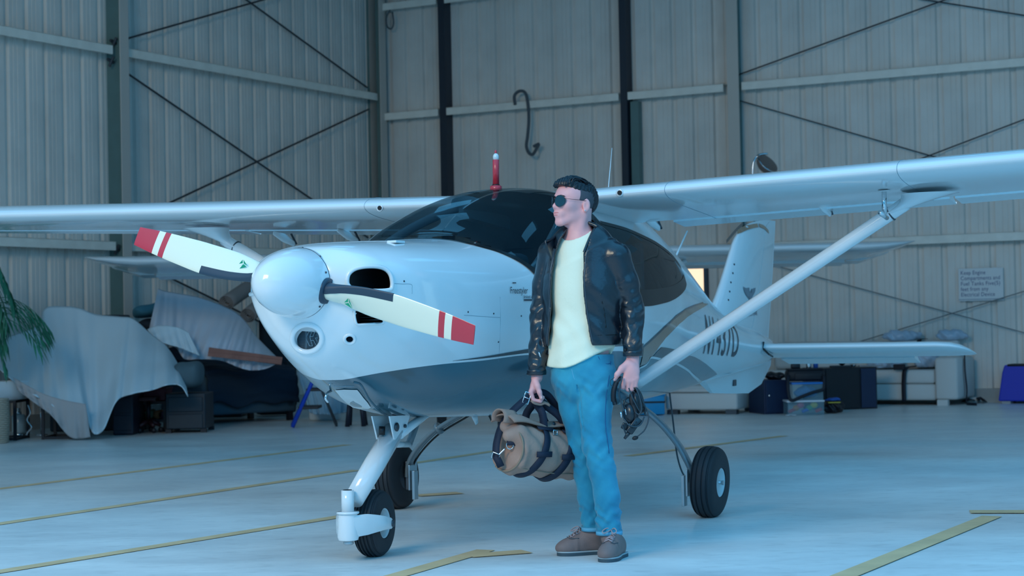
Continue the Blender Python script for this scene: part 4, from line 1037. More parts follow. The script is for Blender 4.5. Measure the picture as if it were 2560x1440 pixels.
for s in (1, -1):
    o = nax*(s*.082); P = [piv+np.array([0, 0, .168])+nax*(s*.03)+nfw*.02, piv+np.array([0, 0, .172])+o*.85-nfw*.05, nc+o*1.0+nfw*.10+np.array([0, 0, .012]), nc+o*1.02+nfw*.0+np.array([0, 0, 0])]
    Q = spline(P, 22); V = []; k = 10; hh = np.interp(np.linspace(0, 1, 22), [0, .35, .7, 1], [.052, .050, .034, .026])
    for i, p_ in enumerate(Q):
        t = Q[min(i+1, 21)]-Q[max(i-1, 0)]; t /= np.linalg.norm(t); up = np.array([0, 0, 1.]); sd = np.cross(t, up); sd /= np.linalg.norm(sd)
        for j in range(k):
            a = 2*math.pi*j/k; V.append(p_+up*hh[i]*math.copysign(abs(math.sin(a))**.6, math.sin(a))+sd*.012*math.copysign(abs(math.cos(a))**.6, math.cos(a)))
    arm = smooth_angle(MB().add(V, [(i*k+j, i*k+(j+1) % k, (i+1)*k+(j+1) % k, (i+1)*k+j) for i in range(21) for j in range(k)]+[tuple(range(k))[::-1], tuple(21*k+j for j in range(k))]).build('fork_arm', m_gw, fk, True), 50)
    MB().lathe([(.016, 0), (.018, .006), (.012, .010)], nc+o+nax*(s*.012), nax*s, 16).build('axle_cap', m_steel, fk, True)
    for dz in (.028, -.030): MB().sphere(piv+np.array([0, 0, .170+dz])+o*.93-nfw*.062, .007, 8, 6).build('fastener', m_steel, fk)
# upper bracket of the nose leg
b = MB()
for s in (1, -1):
    b.add([(s*.052, -1.965, .66), (s*.052, -1.76, .655), (s*.05, -1.83, .545), (s*.05, -1.92, .545), (s*.044, -1.965, .66), (s*.044, -1.76, .655), (s*.042, -1.83, .545), (s*.042, -1.92, .545)], [(0,1,2,3),(7,6,5,4),(0,4,5,1),(1,5,6,2),(2,6,7,3),(3,7,4,0)])
b.build('leg_bracket', m_gw, ngl)
MB().tube([(.03, -1.845, .56), (.05, -1.56, .655)], [.024, .018], 12).build('drag_brace', m_gw, ngl, True)
MB().tube([(-.03, -1.845, .56), (-.05, -1.56, .655)], [.024, .018], 12).build('drag_brace', m_gw, ngl, True)
MB().lathe([(.020, 0), (.022, .006), (.012, .012)], (.052, -1.905, .605), (1, 0, 0), 14).build('pivot_bolt', m_steel, ngl, True)
MB().lathe([(.009, 0), (.009, .008)], (.052, -1.82, .605), (1, 0, 0), 10).build('pivot_bolt', m_steel, ngl, True)
MB().tube([(0, -1.95, .61), (0, -1.955, .57)], .016, 10).build('rubber_bumper', m_black, ngl, True)
# boarding step on the right side
sb = MB().tube([(-.25, -1.05, .66), (-.25, -1.215, .470)], .019, 14).build('boarding_step', m_gear, plane, True)
MB().tube([(-.25, -1.205, .472), (-.25, -1.42, .485)], .017, 14).build('step_bar', m_white, sb, True)
# ================================================================== standing man
MY = 8.60
def mp(px, py, dy=0.0): return at_depth(px, py, MY+dy)
m_skin = mat('skin', (244, 170, 166), 0.48, var=0.04, vscale=30)
m_lip = mat('lips', (222, 126, 122), 0.42)
m_hair = mat('black hair', (16, 17, 24), 0.38)
m_fade = mat('cropped side hair', (74, 72, 78), 0.6, bump=.3, bscale=300)
def leather_material():
    m = mat('black leather', (20, 24, 30), 0.33, coat=0.25, spec=0.6); nt = m.node_tree; p = nt.nodes['Principled BSDF']
    tc = nt.nodes.new('ShaderNodeTexCoord')
    v = nt.nodes.new('ShaderNodeTexVoronoi'); v.inputs['Scale'].default_value = 260; nt.links.new(tc.outputs['Object'], v.inputs[0])
    n = nt.nodes.new('ShaderNodeTexNoise'); n.inputs['Scale'].default_value = 22; n.inputs['Detail'].default_value = 4; nt.links.new(tc.outputs['Object'], n.inputs[0])
    b1 = nt.nodes.new('ShaderNodeBump'); b1.inputs['Strength'].default_value = .06; b1.inputs['Distance'].default_value = .002; nt.links.new(v.outputs[0], b1.inputs['Height'])
    b2 = nt.nodes.new('ShaderNodeBump'); b2.inputs['Strength'].default_value = .3; b2.inputs['Distance'].default_value = .012; nt.links.new(n.outputs[0], b2.inputs['Height']); nt.links.new(b1.outputs[0], b2.inputs['Normal'])
    nt.links.new(b2.outputs[0], p.inputs['Normal']); return m
m_leather = leather_material(); m_leather.node_tree.nodes['Principled BSDF'].inputs['Base Color'].default_value = (.006, .010, .017, 1)
m_shirt = mat('white cotton', (246, 240, 212), 0.85, bump=.15, bscale=60)
def denim_material():
    m = mat('light blue denim', (40, 140, 168), 0.85, sheen=.2); nt = m.node_tree; p = nt.nodes['Principled BSDF']
    tc = nt.nodes.new('ShaderNodeTexCoord'); n = nt.nodes.new('ShaderNodeTexNoise'); n.inputs['Scale'].default_value = 7; n.inputs['Detail'].default_value = 8; nt.links.new(tc.outputs['Object'], n.inputs[0])
    r = nt.nodes.new('ShaderNodeValToRGB'); e = r.color_ramp.elements; e[0].position = .3; e[0].color = (*lin((16, 122, 154)), 1); e[1].position = .7; e[1].color = (*lin((52, 160, 186)), 1)
    nt.links.new(n.outputs[0], r.inputs[0]); nt.links.new(r.outputs[0], p.inputs['Base Color'])
    n2 = nt.nodes.new('ShaderNodeTexNoise'); n2.inputs['Scale'].default_value = 420; nt.links.new(tc.outputs['Object'], n2.inputs[0])
    b = nt.nodes.new('ShaderNodeBump'); b.inputs['Strength'].default_value = .2; b.inputs['Distance'].default_value = .003; nt.links.new(n2.outputs[0], b.inputs['Height']); nt.links.new(b.outputs[0], p.inputs['Normal'])
    return m
m_denim = denim_material()
m_hem = mat('denim hem', (96, 170, 200), 0.85)
m_shoe = mat('grey brown suede', (128, 108, 104), 0.7, bump=.1, bscale=120, var=.08, vscale=20)
m_sole = mat('shoe sole', (58, 78, 88), 0.6); m_welt = mat('shoe welt', (164, 176, 180), .5)
m_lace = mat('shoe lace', (170, 150, 152), .7)
man = empty('person', on_floor(1475, 1392), 'man in black leather jacket, white shirt and blue jeans, wearing sunglasses and looking aside', 'person')
MW = np.array(man.location)
def mbuild(o, parent=None):                    # world-coordinate mesh -> child of the man
    o.data.transform(Matrix.Translation(-Vector(MW))); o.parent = parent if parent is not None else man; return o
YAW = math.radians(27)
BF = np.array([-math.sin(YAW), -math.cos(YAW), 0]); BL = np.array([math.cos(YAW), -math.sin(YAW), 0]); UP = np.array([0, 0, 1.])
# ---- joints
pel = mp(1458, 930, 0); wst = mp(1456, 850, 0); chs = mp(1458, 725, 0); uch = mp(1455, 650, .01); nkb = mp(1447, 608, .015)
shL = mp(1541, 640, -.085); elL = mp(1579, 775, -.07); wrL = mp(1582, 897, -.13)
shR = mp(1380, 632, .085); elR = mp(1354, 790, .10); wrR = mp(1342, 944, .02)
hipL = mp(1492, 945, -.045); knL = mp(1494, 1125, -.09); anL = mp(1526, 1345, -.09)
hipR = mp(1424, 945, .045); knR = mp(1455, 1120, .03); anR = mp(1486, 1345, .06)
# ---- head frame
HY_ = math.radians(57); tl = .06
hF = np.array([-math.sin(HY_)*math.cos(tl), -math.cos(HY_)*math.cos(tl), math.sin(tl)]); hS = np.array([math.cos(HY_), -math.sin(HY_), 0]); hU = np.cross(hF, hS)*-1
if hU[2] < 0: hU = -hU
HO = mp(1437, 507, .0)
def hp(f, s, u): return HO+hF*f+hS*s+hU*u
HA = np.array([hF, hS, hU])
S = SDF(MW+np.array([-.34, -.36, .03]), MW+np.array([.34, .34, 1.82]), .0036)
# head
S.ell(hp(-.012, 0, .022), (.094, .075, .080), HA, 0)
S.ell(hp(.040, 0, .030), (.052, .064, .056), HA, .03)
S.ell(hp(.034, 0, -.040), (.060, .056, .058), HA, .03)
S.cone(hp(-.012, .046, -.052), hp(.076, .016, -.096), .020, .015, .022); S.cone(hp(-.012, -.046, -.052), hp(.076, -.016, -.096), .020, .015, .022)
S.ell(hp(.082, 0, -.096), (.017, .022, .018), HA, .018)
S.cone(hp(.084, -.026, .020), hp(.084, .026, .020), .012, .012, .018)
for s_ in (1, -1):
    S.ell(hp(.066, .040*s_, -.020), (.026, .022, .020), HA, .025)
    S.ell(hp(.097, .031*s_, .000), (.014, .018, .010), HA, .012, 'd')
S.cone(hp(.092, 0, .008), hp(.109, 0, -.022), .0085, .0115, .012)
S.ell(hp(.109, 0, -.026), (.013, .0125, .0105), HA, .008)
for s_ in (1, -1): S.ell(hp(.099, .0145*s_, -.030), (.013, .009, .009), HA, .006); S.ell(hp(.104, .008*s_, -.0405), (.006, .004, .005), HA, .002, 'd')
S.ell(hp(.088, 0, -.058), (.020, .030, .022), HA, .018)
S.ell(hp(.102, 0, -.0545), (.0095, .021, .0065), HA, .006); S.ell(hp(.100, 0, -.0660), (.010, .019, .0075), HA, .006)
S.cone(hp(.1125, -.017, -.0605), hp(.1125, .017, -.0605), .0032, .0032, .003, op='d')
for s_ in (1, -1):                                 # ears
    EA = np.array([hF*.94-hS*s_*.34, hS*s_*.94+hF*.34, hU]); ec = hp(-.012, .078*s_, -.016)
    S.ell(ec, (.019, .0075, .031), EA, .004); S.ell(ec+EA[1]*.010+hF*.003-hU*.002, (.010, .008, .017), EA, .003, 'd'); S.ell(ec-hU*.024+hF*.004, (.010, .007, .010), EA, .004)
# neck, torso
S.cone(hp(-.028, 0, -.055), nkb-UP*.01, .056, .060, .025); S.cone(hp(.0, 0, -.08), nkb+BF*.025-UP*.01, .045, .040, .02)
S.cone(hp(-.02, .05, -.05), nkb+BF*.05+BL*.015-UP*.01, .014, .014, .02)
S.chain([nkb-UP*.03, uch, chs, wst, pel], [.07, .138, .138, .122, .130], .04, flat=BF, q=.62)
S.chain([shL-BL*.02, nkb-UP*.01], [.055, .050], .03); S.chain([shR+BL*.02, nkb-UP*.01], [.055, .050], .03)
S.chain([shL, elL, wrL], [.046, .036, .027], .02); S.chain([shR, elR, wrR], [.046, .036, .027], .02)
LEGL = [mp(1494, 940, -.045), mp(1488, 1020, -.065), mp(1493, 1110, -.085), mp(1505, 1175, -.085), mp(1517, 1240, -.08), mp(1524, 1345, -.085)]
LEGR = [mp(1422, 940, .045), mp(1437, 1020, .04), mp(1457, 1110, .035), mp(1466, 1180, .045), mp(1475, 1245, .055), mp(1486, 1345, .06)]
S.chain(LEGL, [.076, .058, .049, .044, .040, .033], .02); S.chain(LEGR, [.076, .056, .046, .042, .038, .033], .02)
S.cone(anL, (.43, 8.41, .045), .028, .018, .01); S.cone(anR, (.27, 8.645, .045), .028, .018, .01)
# right hand closed on the bag handles (thumb side towards the camera)
RY = .02
S.chain([wrR, mp(1337, 966, RY)], [.026, .034], .012, flat=(1, 0, 0), q=.60)
for i, dy in enumerate((-.030, -.010, .010, .029)):
    kx, ky = (1327+i*.5, 981-i*1.5)
    S.cone(mp(1336, 960, RY+dy*.6), mp(kx, ky, RY+dy), .0125, .0115, .012)
    L = (1.0, 1.06, 1.0, .85)[i]
    S.chain([mp(kx, ky, RY+dy), mp(1334, 981+20*L, RY+dy), mp(1351, 983+20*L, RY+dy-.002), mp(1358, 985+8*L, RY+dy-.004)], [.0115, .0098, .0090, .0078], .004)
S.chain([mp(1339, 952, RY-.020), mp(1344, 966, RY-.040), mp(1349, 981, RY-.046), mp(1353, 995, RY-.044)], [.017, .0135, .0110, .0090], .008)
# left hand, back towards the camera, fingers hooked over the headset band
LY_ = -.15
S.chain([wrL, mp(1579, 926, LY_)], [.027, .038], .012, flat=(0, 1, 0), q=.55)
for i, (kx, ky, px2, py2) in enumerate([(1561, 948, 1557, 968), (1572, 953, 1570, 974), (1583, 951, 1580, 973), (1592, 944, 1588, 965)]):
    S.cone(mp(1579, 915, LY_), mp(kx, ky, LY_-.004), .014, .0118, .014)
    S.chain([mp(kx, ky, LY_-.004), mp(px2, py2, LY_+.002), mp(px2+2, py2+2, LY_+.026), mp(px2+2, py2-8, LY_+.040)], [.0118, .0100, .0090, .0078], .004)
S.chain([mp(1571, 908, LY_), mp(1555, 921, LY_-.008), mp(1543, 936, LY_-.012), mp(1538, 950, LY_-.006)], [.019, .0145, .0112, .0092], .010)
body = mbuild(S.build('body', m_skin, None, 1))
# thumb nails and fingertip nails
for P_, n_ in ((mp(1353.5, 994, RY-.0535), (0, -1, 0)), (mp(1537, 949, LY_-.0150), (-.3, -1, .1))):
    o = MB().sphere(P_, (.0045, .0018, .0060), 12, 8).build('nail', mat('nail', (246, 186, 180), .35), None, True); mbuild(o, body)
# lips, eyes
for nm, f_, u_, r_ in (('lip', .1030, -.0550, (.0090, .0215, .0058)), ('lip', .1015, -.0655, (.0092, .0190, .0062))):
    mbuild(MB().sphere(hp(f_, 0, u_), r_, 20, 12, HA).build(nm, m_lip, None, True), body)
for s_ in (1, -1): mbuild(MB().sphere(hp(.080, .031*s_, .001), .0115, 16, 12).build('eye', mat('eye', (220, 220, 220), .2), None, True), body)
o = MB().sphere(hp(.001, .0865, -.041), .0036, 10, 8).build('ear_stud', m_chrome, None, True); mbuild(o, body)
# ---- hair: swept top, cropped sides
Hs = SDF(HO-.16, HO+.16, .0030)
Hs.ell(hp(-.015, 0, .036), (.098, .076, .078), HA, 0)
Hs.ell(hp(.030, 0, .070), (.066, .060, .042), HA, .02)
Hs.ell(hp(.062, -.004, .086), (.034, .054, .024), HA, .016); Hs.ell(hp(.076, -.016, .072), (.024, .042, .018), HA, .012)
Hs.ell(hp(-.070, 0, .010), (.046, .060, .060), HA, .02)
X, Y, Z = Hs.grid()
lf = (X-HO[0])*hF[0]+(Y-HO[1])*hF[1]+(Z-HO[2])*hF[2]; ls = (X-HO[0])*hS[0]+(Y-HO[1])*hS[1]+(Z-HO[2])*hS[2]; lu = (X-HO[0])*hU[0]+(Y-HO[1])*hU[1]+(Z-HO[2])*hU[2]
Hs.F += (.0022*np.sin(ls*420+lf*60+7*np.sin(lf*40))*np.clip((lu-.03)*30, 0, 1)+.0016*np.sin(lf*330+ls*150+lu*200)).astype(np.float32)
# underside of the top hair: forehead line in front, temple line at the side, nape at the back
hl = np.where(lf > .045, .058+.35*(lf-.045), np.where(lf > -.04, .046+.10*(lf+.04), .046-(-.04-lf)*2.6))
hl = np.maximum(hl, -.050)
Hs.F = np.maximum(Hs.F, ((hl-lu)*.7).astype(np.float32))
hair = mbuild(Hs.build('hair', m_hair, None, 0), man)
Fs = SDF(HO-.14, HO+.14, .0032)
Fs.ell(hp(-.012, 0, .022), (.0965, .0785, .0825), HA, 0)
Fs.F = np.maximum(Fs.F, np.maximum(lf*0+lu*0+ls*0, 0)[:0].sum() if False else 0*Fs.F-1)
X, Y, Z = Fs.grid()
lf = (X-HO[0])*hF[0]+(Y-HO[1])*hF[1]+(Z-HO[2])*hF[2]; lu = (X-HO[0])*hU[0]+(Y-HO[1])*hU[1]+(Z-HO[2])*hU[2]
Fs.F = np.maximum(Fs.F, np.maximum(lf-.026-.35*np.clip(lu-.02, 0, .1), np.where(lf > -.006, .004, -.048)-lu)).astype(np.float32)
mbuild(Fs.build('cropped_hair', m_fade, None, 0), hair)
b = MB(); rng = random.Random(3)
for k in range(120):
    s0 = rng.uniform(-.052, .052); f0 = rng.uniform(.030, .088); up0 = .088+.016*(1-(s0/.055)**2)-max(0, f0-.06)*.6
    P = [hp(f0, s0, up0-.012), hp(f0-.012, s0*1.02+rng.uniform(-.004, .004), up0+rng.uniform(.008, .018)), hp(f0-.045, s0*1.08+.006, up0+rng.uniform(.008, .016)), hp(f0-.085, s0*1.12+.008, up0+rng.uniform(-.010, -.002))]
    b.tube(spline(P, 9), list(np.interp(np.linspace(0, 1, 9), [0, .3, 1], [.0045, .0050, .0012])), 5)
tag(mbuild(b.build('hair_locks', m_hair, None, True), hair), kind='stuff')
# eyebrow
for s_ in (1, -1): mbuild(MB().tube(spline([hp(.101, .012*s_, .018), hp(.100, .028*s_, .024), hp(.088, .046*s_, .021)], 10), [.002, .003, .004, .004, .004, .004, .0035, .003, .002, .001], 6).build('eyebrow', m_hair, None, True), hair)
# ---- sunglasses
sg_ = MB()
m_wire = mat('thin gunmetal wire', (60, 62, 68), .25, metal=.9); m_lens = mat('dark green lens', (14, 40, 44), .04, coat=1.0, spec=.9)
def lens_pt(s_, a, r=1.0):
    x = .0245*r*math.cos(a); u = (.0255 if math.sin(a) > 0 else .0275)*r*math.sin(a); sx = s_*.032+x
    return hp(.1195-.9*abs(sx)**1.6*3.0, sx, -.001+u)
for s_ in (1, -1): sg_.tube([lens_pt(s_, 2*math.pi*k/28) for k in range(29)], .0011, 6, cap=False)
sg_.tube([hp(.117, -.009, .007), hp(.1195, 0, .009), hp(.117, .009, .007)], .0011, 6)
gl = mbuild(sg_.build('sunglasses_frame', m_wire, None, True), man)
for s_ in (1, -1):
    V = [lens_pt(s_, 2*math.pi*k/28, .98) for k in range(28)]; c = np.mean(V, 0)+hF*.0015
    mbuild(pym('lens', V+[c], [(k, (k+1) % 28, 28) for k in range(28)], m_lens, None, True), gl)
    mbuild(MB().tube([lens_pt(s_, .35 if s_ > 0 else math.pi-.35), hp(.088, .066*s_, .007), hp(.03, .078*s_, .006), hp(-.012, .082*s_, .004), hp(-.026, .080*s_, -.010)], .0012, 6).build('temple', m_wire, None, True), gl)
# ---- t-shirt
def uvz(G):
    X, Y, Z = G.grid(); c = pel
    return (X-c[0])*BL[0]+(Y-c[1])*BL[1]+0*Z, (X-c[0])*BF[0]+(Y-c[1])*BF[1]+0*Z, Z+0*X+0*Y
T = SDF(MW+np.array([-.27, -.24, .80]), MW+np.array([.26, .26, 1.52]), .005)
hemc = mp(1456, 915, 0)
T.chain([nkb-UP*.045, uch, chs, wst], [.085, .150, .152, .148], .05, flat=BF, q=.70)
T.chain([wst, pel, hemc-UP*.06], [.150, .160, .166], .05, flat=BF, q=.80)
T.chain([shL-BL*.02-UP*.01, nkb-UP*.03], [.055, .045], .03); T.chain([shR+BL*.02-UP*.01, nkb-UP*.03], [.055, .045], .03)
U, V_, Z_ = uvz(T)
fold = .0048*np.sin(U*55+Z_*28+2*np.sin(Z_*17))*np.clip((1.25-Z_)*4, .15, 1)+.0025*np.sin(Z_*70-U*30)*np.clip((1.15-Z_)*6, 0, 1)
T.F += fold.astype(np.float32)
zh = mp(1410, 921, -.1)[2]; zs = mp(1535, 868, -.1)[2]
hem = zh+(zs-zh)*np.clip((U+.05)/.20, 0, 1)**1.6+.01*np.clip((-.09-U)*10, 0, 1)
T.F = np.maximum(T.F, (hem-Z_).astype(np.float32))
T.ell(nkb+UP*.030+BF*.012, (.070, .064, .062), np.array([BL, BF, UP]), .012, 'd')
shirt = mbuild(T.build('t_shirt', m_shirt, None, 3))
# ---- jacket
def jacket_outer(G, grow):
    zt = mp(1456, 862, 0)
    G.chain([nkb-UP*.040, uch+UP*.01, chs, wst+UP*.02, zt-UP*.05], [.095+grow, .176+grow, .190+grow, .183+grow, .180+grow], .05, flat=BF, q=.74)
    G.chain([shL-UP*.004, nkb-UP*.015], [.066+grow, .058+grow], .03); G.chain([shR-UP*.004, nkb-UP*.015], [.066+grow, .058+grow], .03)
def sleeves(G, grow, op='u'):
    G.chain([shL-UP*.006, shL*.5+elL*.5+BL*.010, elL+BL*.004, wrL+UP*.02], [.066+grow, .058+grow, .053+grow, .042+grow], .022, op=op)
    G.chain([shR-UP*.006, shR*.5+elR*.5-BL*.008, elR, wrR+UP*.02], [.066+grow, .058+grow, .053+grow, .043+grow], .022, op=op)
J = SDF(MW+np.array([-.33, -.33, .72]), MW+np.array([.33, .30, 1.60]), .004)
jacket_outer(J, 0); U, V_, Z_ = uvz(J)
pf = .0050*np.sin(U*62+Z_*30+V_*30)*(.6+.4*np.sin(Z_*14+U*20))*np.clip((1.32-Z_)*5, .15, 1)+.0022*np.sin(Z_*70+U*45-V_*60)*np.clip((1.35-Z_)*5, 0, 1)
outer = J.F+pf.astype(np.float32)
zc_ = np.array([mp(1460, y, 0)[2] for y in (900, 862, 780, 690, 640, 600, 560)])
def u_of(px, y, v=.12): return ((mp(px, y, 0)-pel)[0]+v*math.sin(YAW))/math.cos(YAW)
uR = np.array([u_of(1478, 900), u_of(1475, 862), u_of(1462, 780), u_of(1456, 690), u_of(1457, 640), u_of(1463, 600), u_of(1466, 560)])
uL = np.array([u_of(1364, 900), u_of(1366, 862), u_of(1374, 780), u_of(1376, 690), u_of(1380, 640), u_of(1392, 600), u_of(1410, 560)])
zz = Z_[0, 0, :]
hi_ = np.interp(zz, zc_, uR)[None, None, :]; lo_ = np.interp(zz, zc_, uL)[None, None, :]
gap = np.maximum(np.maximum(U-hi_, lo_-U), -V_+.01)          # negative inside the open front
shell = np.maximum(np.maximum(outer, -(outer+.016)), -gap)
zhem = mp(1456, 864, -.1)[2]
shell = np.maximum(shell, zhem-Z_)
sk = J.like(); sleeves(sk, 0); d_s = sk.F
s1 = np.sin(Z_*95+V_*70+2*np.sin(Z_*21))*(.55+.45*np.sin(U*90-V_*50+Z_*33)); s2 = np.sin(Z_*72-U*95-V_*40)*(.5+.5*np.sin(V_*80+Z_*25))
fo = .0058*(s1+.7*s2)*np.clip((1.36-Z_)*4, 0.12, 1)
zw = np.where(U > 0, wrL[2], wrR[2])
d_s = np.maximum(d_s+fo, zw+.012-Z_)
sk2 = J.like(); sleeves(sk2, -.012); d_s = np.maximum(d_s, -np.maximum(sk2.F, Z_-zw-.05))
h_ = np.clip(.5+.5*(shell-d_s)/.012, 0, 1); Ff = shell*(1-h_)+d_s*h_-.012*h_*(1-h_)
Ff = np.maximum(Ff, np.where(np.abs(U-.0) < .135, -gap, -1))
J.F = Ff.astype(np.float32)
J.ell(nkb+UP*.035+BF*.01, (.074, .070, .075), np.array([BL, BF, UP]), .004, 'd')
jk = mbuild(J.build('leather_jacket', m_leather, None, 2))
# stand-up collar, open in front, with the left tip turned outwards
cb = spline([mp(1379, 645, -.085), mp(1383, 618, -.05), mp(1402, 596, .03), mp(1426, 588, .08), mp(1456, 586, .085), mp(1486, 590, .045), mp(1487, 606, -.03), mp(1472, 630, -.085), mp(1460, 655, -.115)], 48)
ct = spline([mp(1365, 602, -.11), mp(1380, 597, -.045), mp(1408, 574, .045), mp(1430, 558, .09), mp(1458, 552, .098), mp(1484, 549, .050), mp(1486, 566, -.03), mp(1472, 596, -.085), mp(1459, 628, -.122)], 48)
rows = []
for a, b_ in zip(cb, ct):
    o_ = a-nkb; o_[2] = 0; o_ /= np.linalg.norm(o_)
    rows.append([a-UP*.012+o_*.006, a+o_*.006, a*.65+b_*.35+o_*.010, a*.3+b_*.7+o_*.009, b_+o_*.004, b_-o_*.004-UP*.004])
mbuild(cloth_grid('collar', np.array(rows), m_leather, None, .008), jk)
# zippers along both front edges, hem band, pocket welts, shoulder seams
def jsurf(u, z, extra=.004):                      # front surface of the jacket at lateral u and height z
    p0 = pel+BL*u; p0 = np.array([p0[0], p0[1], z])
    for v in np.arange(.24, -.02, -.002):
        p = p0+BF*v; i = ((p-J.lo)/J.h).astype(int)
        if np.all(i >= 0) and np.all(i < J.n-1) and J.F[tuple(i)] < 0: return p+BF*extra
    return p0+BF*.1
for us, du in ((uR, .004), (uL, -.004)):
    Q = [jsurf(float(np.interp(z, zc_, us))+du*2, z, .002) for z in np.linspace(mp(1460, 860, 0)[2], mp(1460, 622, 0)[2], 26)]
    Q = np.array(Q); Q[1:-1] = (Q[:-2]+Q[1:-1]+Q[2:])/3
    mbuild(MB().tube(Q, .0040, 6).build('zipper', m_steel, None, True), jk)
Q = [jsurf(u, mp(1460, 838, 0)[2], .001) for u in np.linspace(u_of(1480, 838), .19, 14)]; mbuild(MB().tube(Q, .0022, 5).build('hem_seam', m_black, None, True), jk)
Q = [jsurf(.145+.012*t, mp(1460, 735+85*t, 0)[2], .001) for t in np.linspace(0, 1, 12)]; mbuild(MB().tube(Q, .0028, 5).build('pocket_welt', m_black, None, True), jk)
for wr in (wrL, wrR):
    d = np.array([0, 0, 1.]); mbuild(MB().lathe([(.043, 0), (.0455, .003), (.0455, .022), (.043, .026)], wr+UP*.012, d, 24).build('cuff_band', m_leather, None, True), jk)
mbuild(MB().tube([mp(1347, 880, -.035), mp(1351, 893, -.038)], .004, 6).build('zip_pull', m_alu, None, True), jk)
# ---- jeans
Jn = SDF(MW+np.array([-.26, -.26, .085]), MW+np.array([.24, .28, 1.02]), .005)
Jn.chain([mp(1457, 880, 0), mp(1457, 935, 0)], [.150, .152], .03, flat=BF, q=.78)
Lp, Rp = LEGL, LEGR
Jn.chain(Lp, [.091, .076, .067, .060, .0595, .0575], .018); Jn.chain(Rp, [.086, .072, .064, .057, .0545, .0530], .018)
Jn.ell(mp(1470, 900, .09), (.10, .10, .09), None, .05)
X, Y, Z = Jn.grid()
def bumpz(z0, w): return np.exp(-((Z-z0)/w)**2)
zk = mp(1460, 1125, 0)[2]; za = mp(1500, 1290, 0)[2]; zt_ = mp(1460, 975, 0)[2]
hfade = np.clip((Z-mp(1500, 1332, 0)[2])/.03, 0.1, 1)
amp = .0050*bumpz(zk, .08)+.0065*bumpz(za, .06)+.0040*bumpz(zt_, .05)+.0013
w1 = np.sin(Z*105+X*70-Y*40+1.5*np.sin(Z*30))*(.5+.5*np.sin(X*75+Y*60+Z*26)); w2 = np.sin(Z*82-X*85+Y*55)*(.5+.5*np.sin(X*60-Y*70-Z*19+1))
Jn.F += (hfade*1.15*amp*(np.abs(w1+w2)**.8*np.sign(w1+w2)*.75)+.0014*np.sin(X*60+Z*20)).astype(np.float32)
def press(G, p, n=(0, -1, 0), off=.002):           # push a point back until it meets the field
    p = np.array(p, float); d = -np.array(n, float)
    for _ in range(160):
        i = ((p-G.lo)/G.h).astype(int)
        if np.all(i >= 0) and np.all(i < G.n) and G.F[tuple(i)] < 0: break
        p = p+d*.002
    return p-d*off
_cr = [press(Jn, at_depth(x, y, 8.30), off=.002) for x, y in ((1447, 966), (1451, 985), (1455, 1015), (1460, 1050), (1466, 1085))]
Jn.chain(_cr, [.004, .0065, .0068, .0058, .003], .004, op='d')
hz = np.where(X+0*Y < mp(1494, 1300, 0)[0], mp(1480, 1330, 0)[2], mp(1525, 1336, -.08)[2])
Jn.F = np.maximum(Jn.F, np.maximum(hz-Z, Z-mp(1460, 886, 0)[2]).astype(np.float32))
jeans = mbuild(Jn.build('jeans', m_denim, None, 1))
def ring_on(G, c, z, rmax, grow=.002, n=40):
    out = []
    for k in range(n+1):
        a = 2*math.pi*k/n; d = np.array([math.cos(a), math.sin(a), 0]); r = .01
        while r < rmax:
            p = c+d*r; p = np.array([p[0], p[1], z]); i = ((p-G.lo)/G.h).astype(int)
            if np.any(i < 0) or np.any(i >= G.n) or G.F[tuple(i)] > 0: break
            r += .002
        out.append(np.array([c[0]+d[0]*(r+grow), c[1]+d[1]*(r+grow), z]))
    return np.array(out)
for pth, rr, px_, py_, dy in ((Lp, .0592, 1525, 1336, -.08), (Rp, .0545, 1480, 1330, 0)):
    z = mp(px_, py_, dy)[2]; A, B = pth[-2], pth[-1]
    for nm, z_, h_, m_ in (('hem', z+.009, .018, m_hem), ('hem_stitch', z+.020, .003, m_denim)):
        t = (z_-A[2])/(B[2]-A[2]); c = A+(B-A)*t; R0 = [c+np.array([math.cos(a), math.sin(a), 0])*rr for a in np.linspace(0, 2*math.pi, 41)]
        mbuild(MB().ribbon(R0, np.array(R0)-c, h_, .005).build(nm, m_, None, True), jeans)
Q = [mp(1437, 925, -.16), mp(1440, 945, -.16), mp(1446, 962, -.155)]
Q = spline([press(Jn, at_depth(x, y, 8.30)) for x, y in ((1433, 925), (1437, 942), (1443, 958), (1450, 968))], 14); mbuild(MB().tube(Q, .0022, 5).build('fly_seam', m_hem, None, True), jeans)
Q = spline([press(Jn, at_depth(x, y, 8.30), off=.004) for x, y in ((1533, 905), (1527, 950), (1520, 1000), (1518, 1060), (1524, 1110), (1528, 1140))], 40); mbuild(MB().tube(Q, .0020, 5).build('side_seam', mat('denim seam', (30, 96, 140), .8), None, True), jeans)
Q = spline([press(Jn, at_depth(x, y, 8.30)) for x, y in ((1500, 893), (1508, 906), (1524, 912), (1534, 908))], 16); mbuild(MB().tube(Q, .0018, 5).build('pocket_seam', mat('denim seam', (30, 96, 140), .8), None, True), jeans)
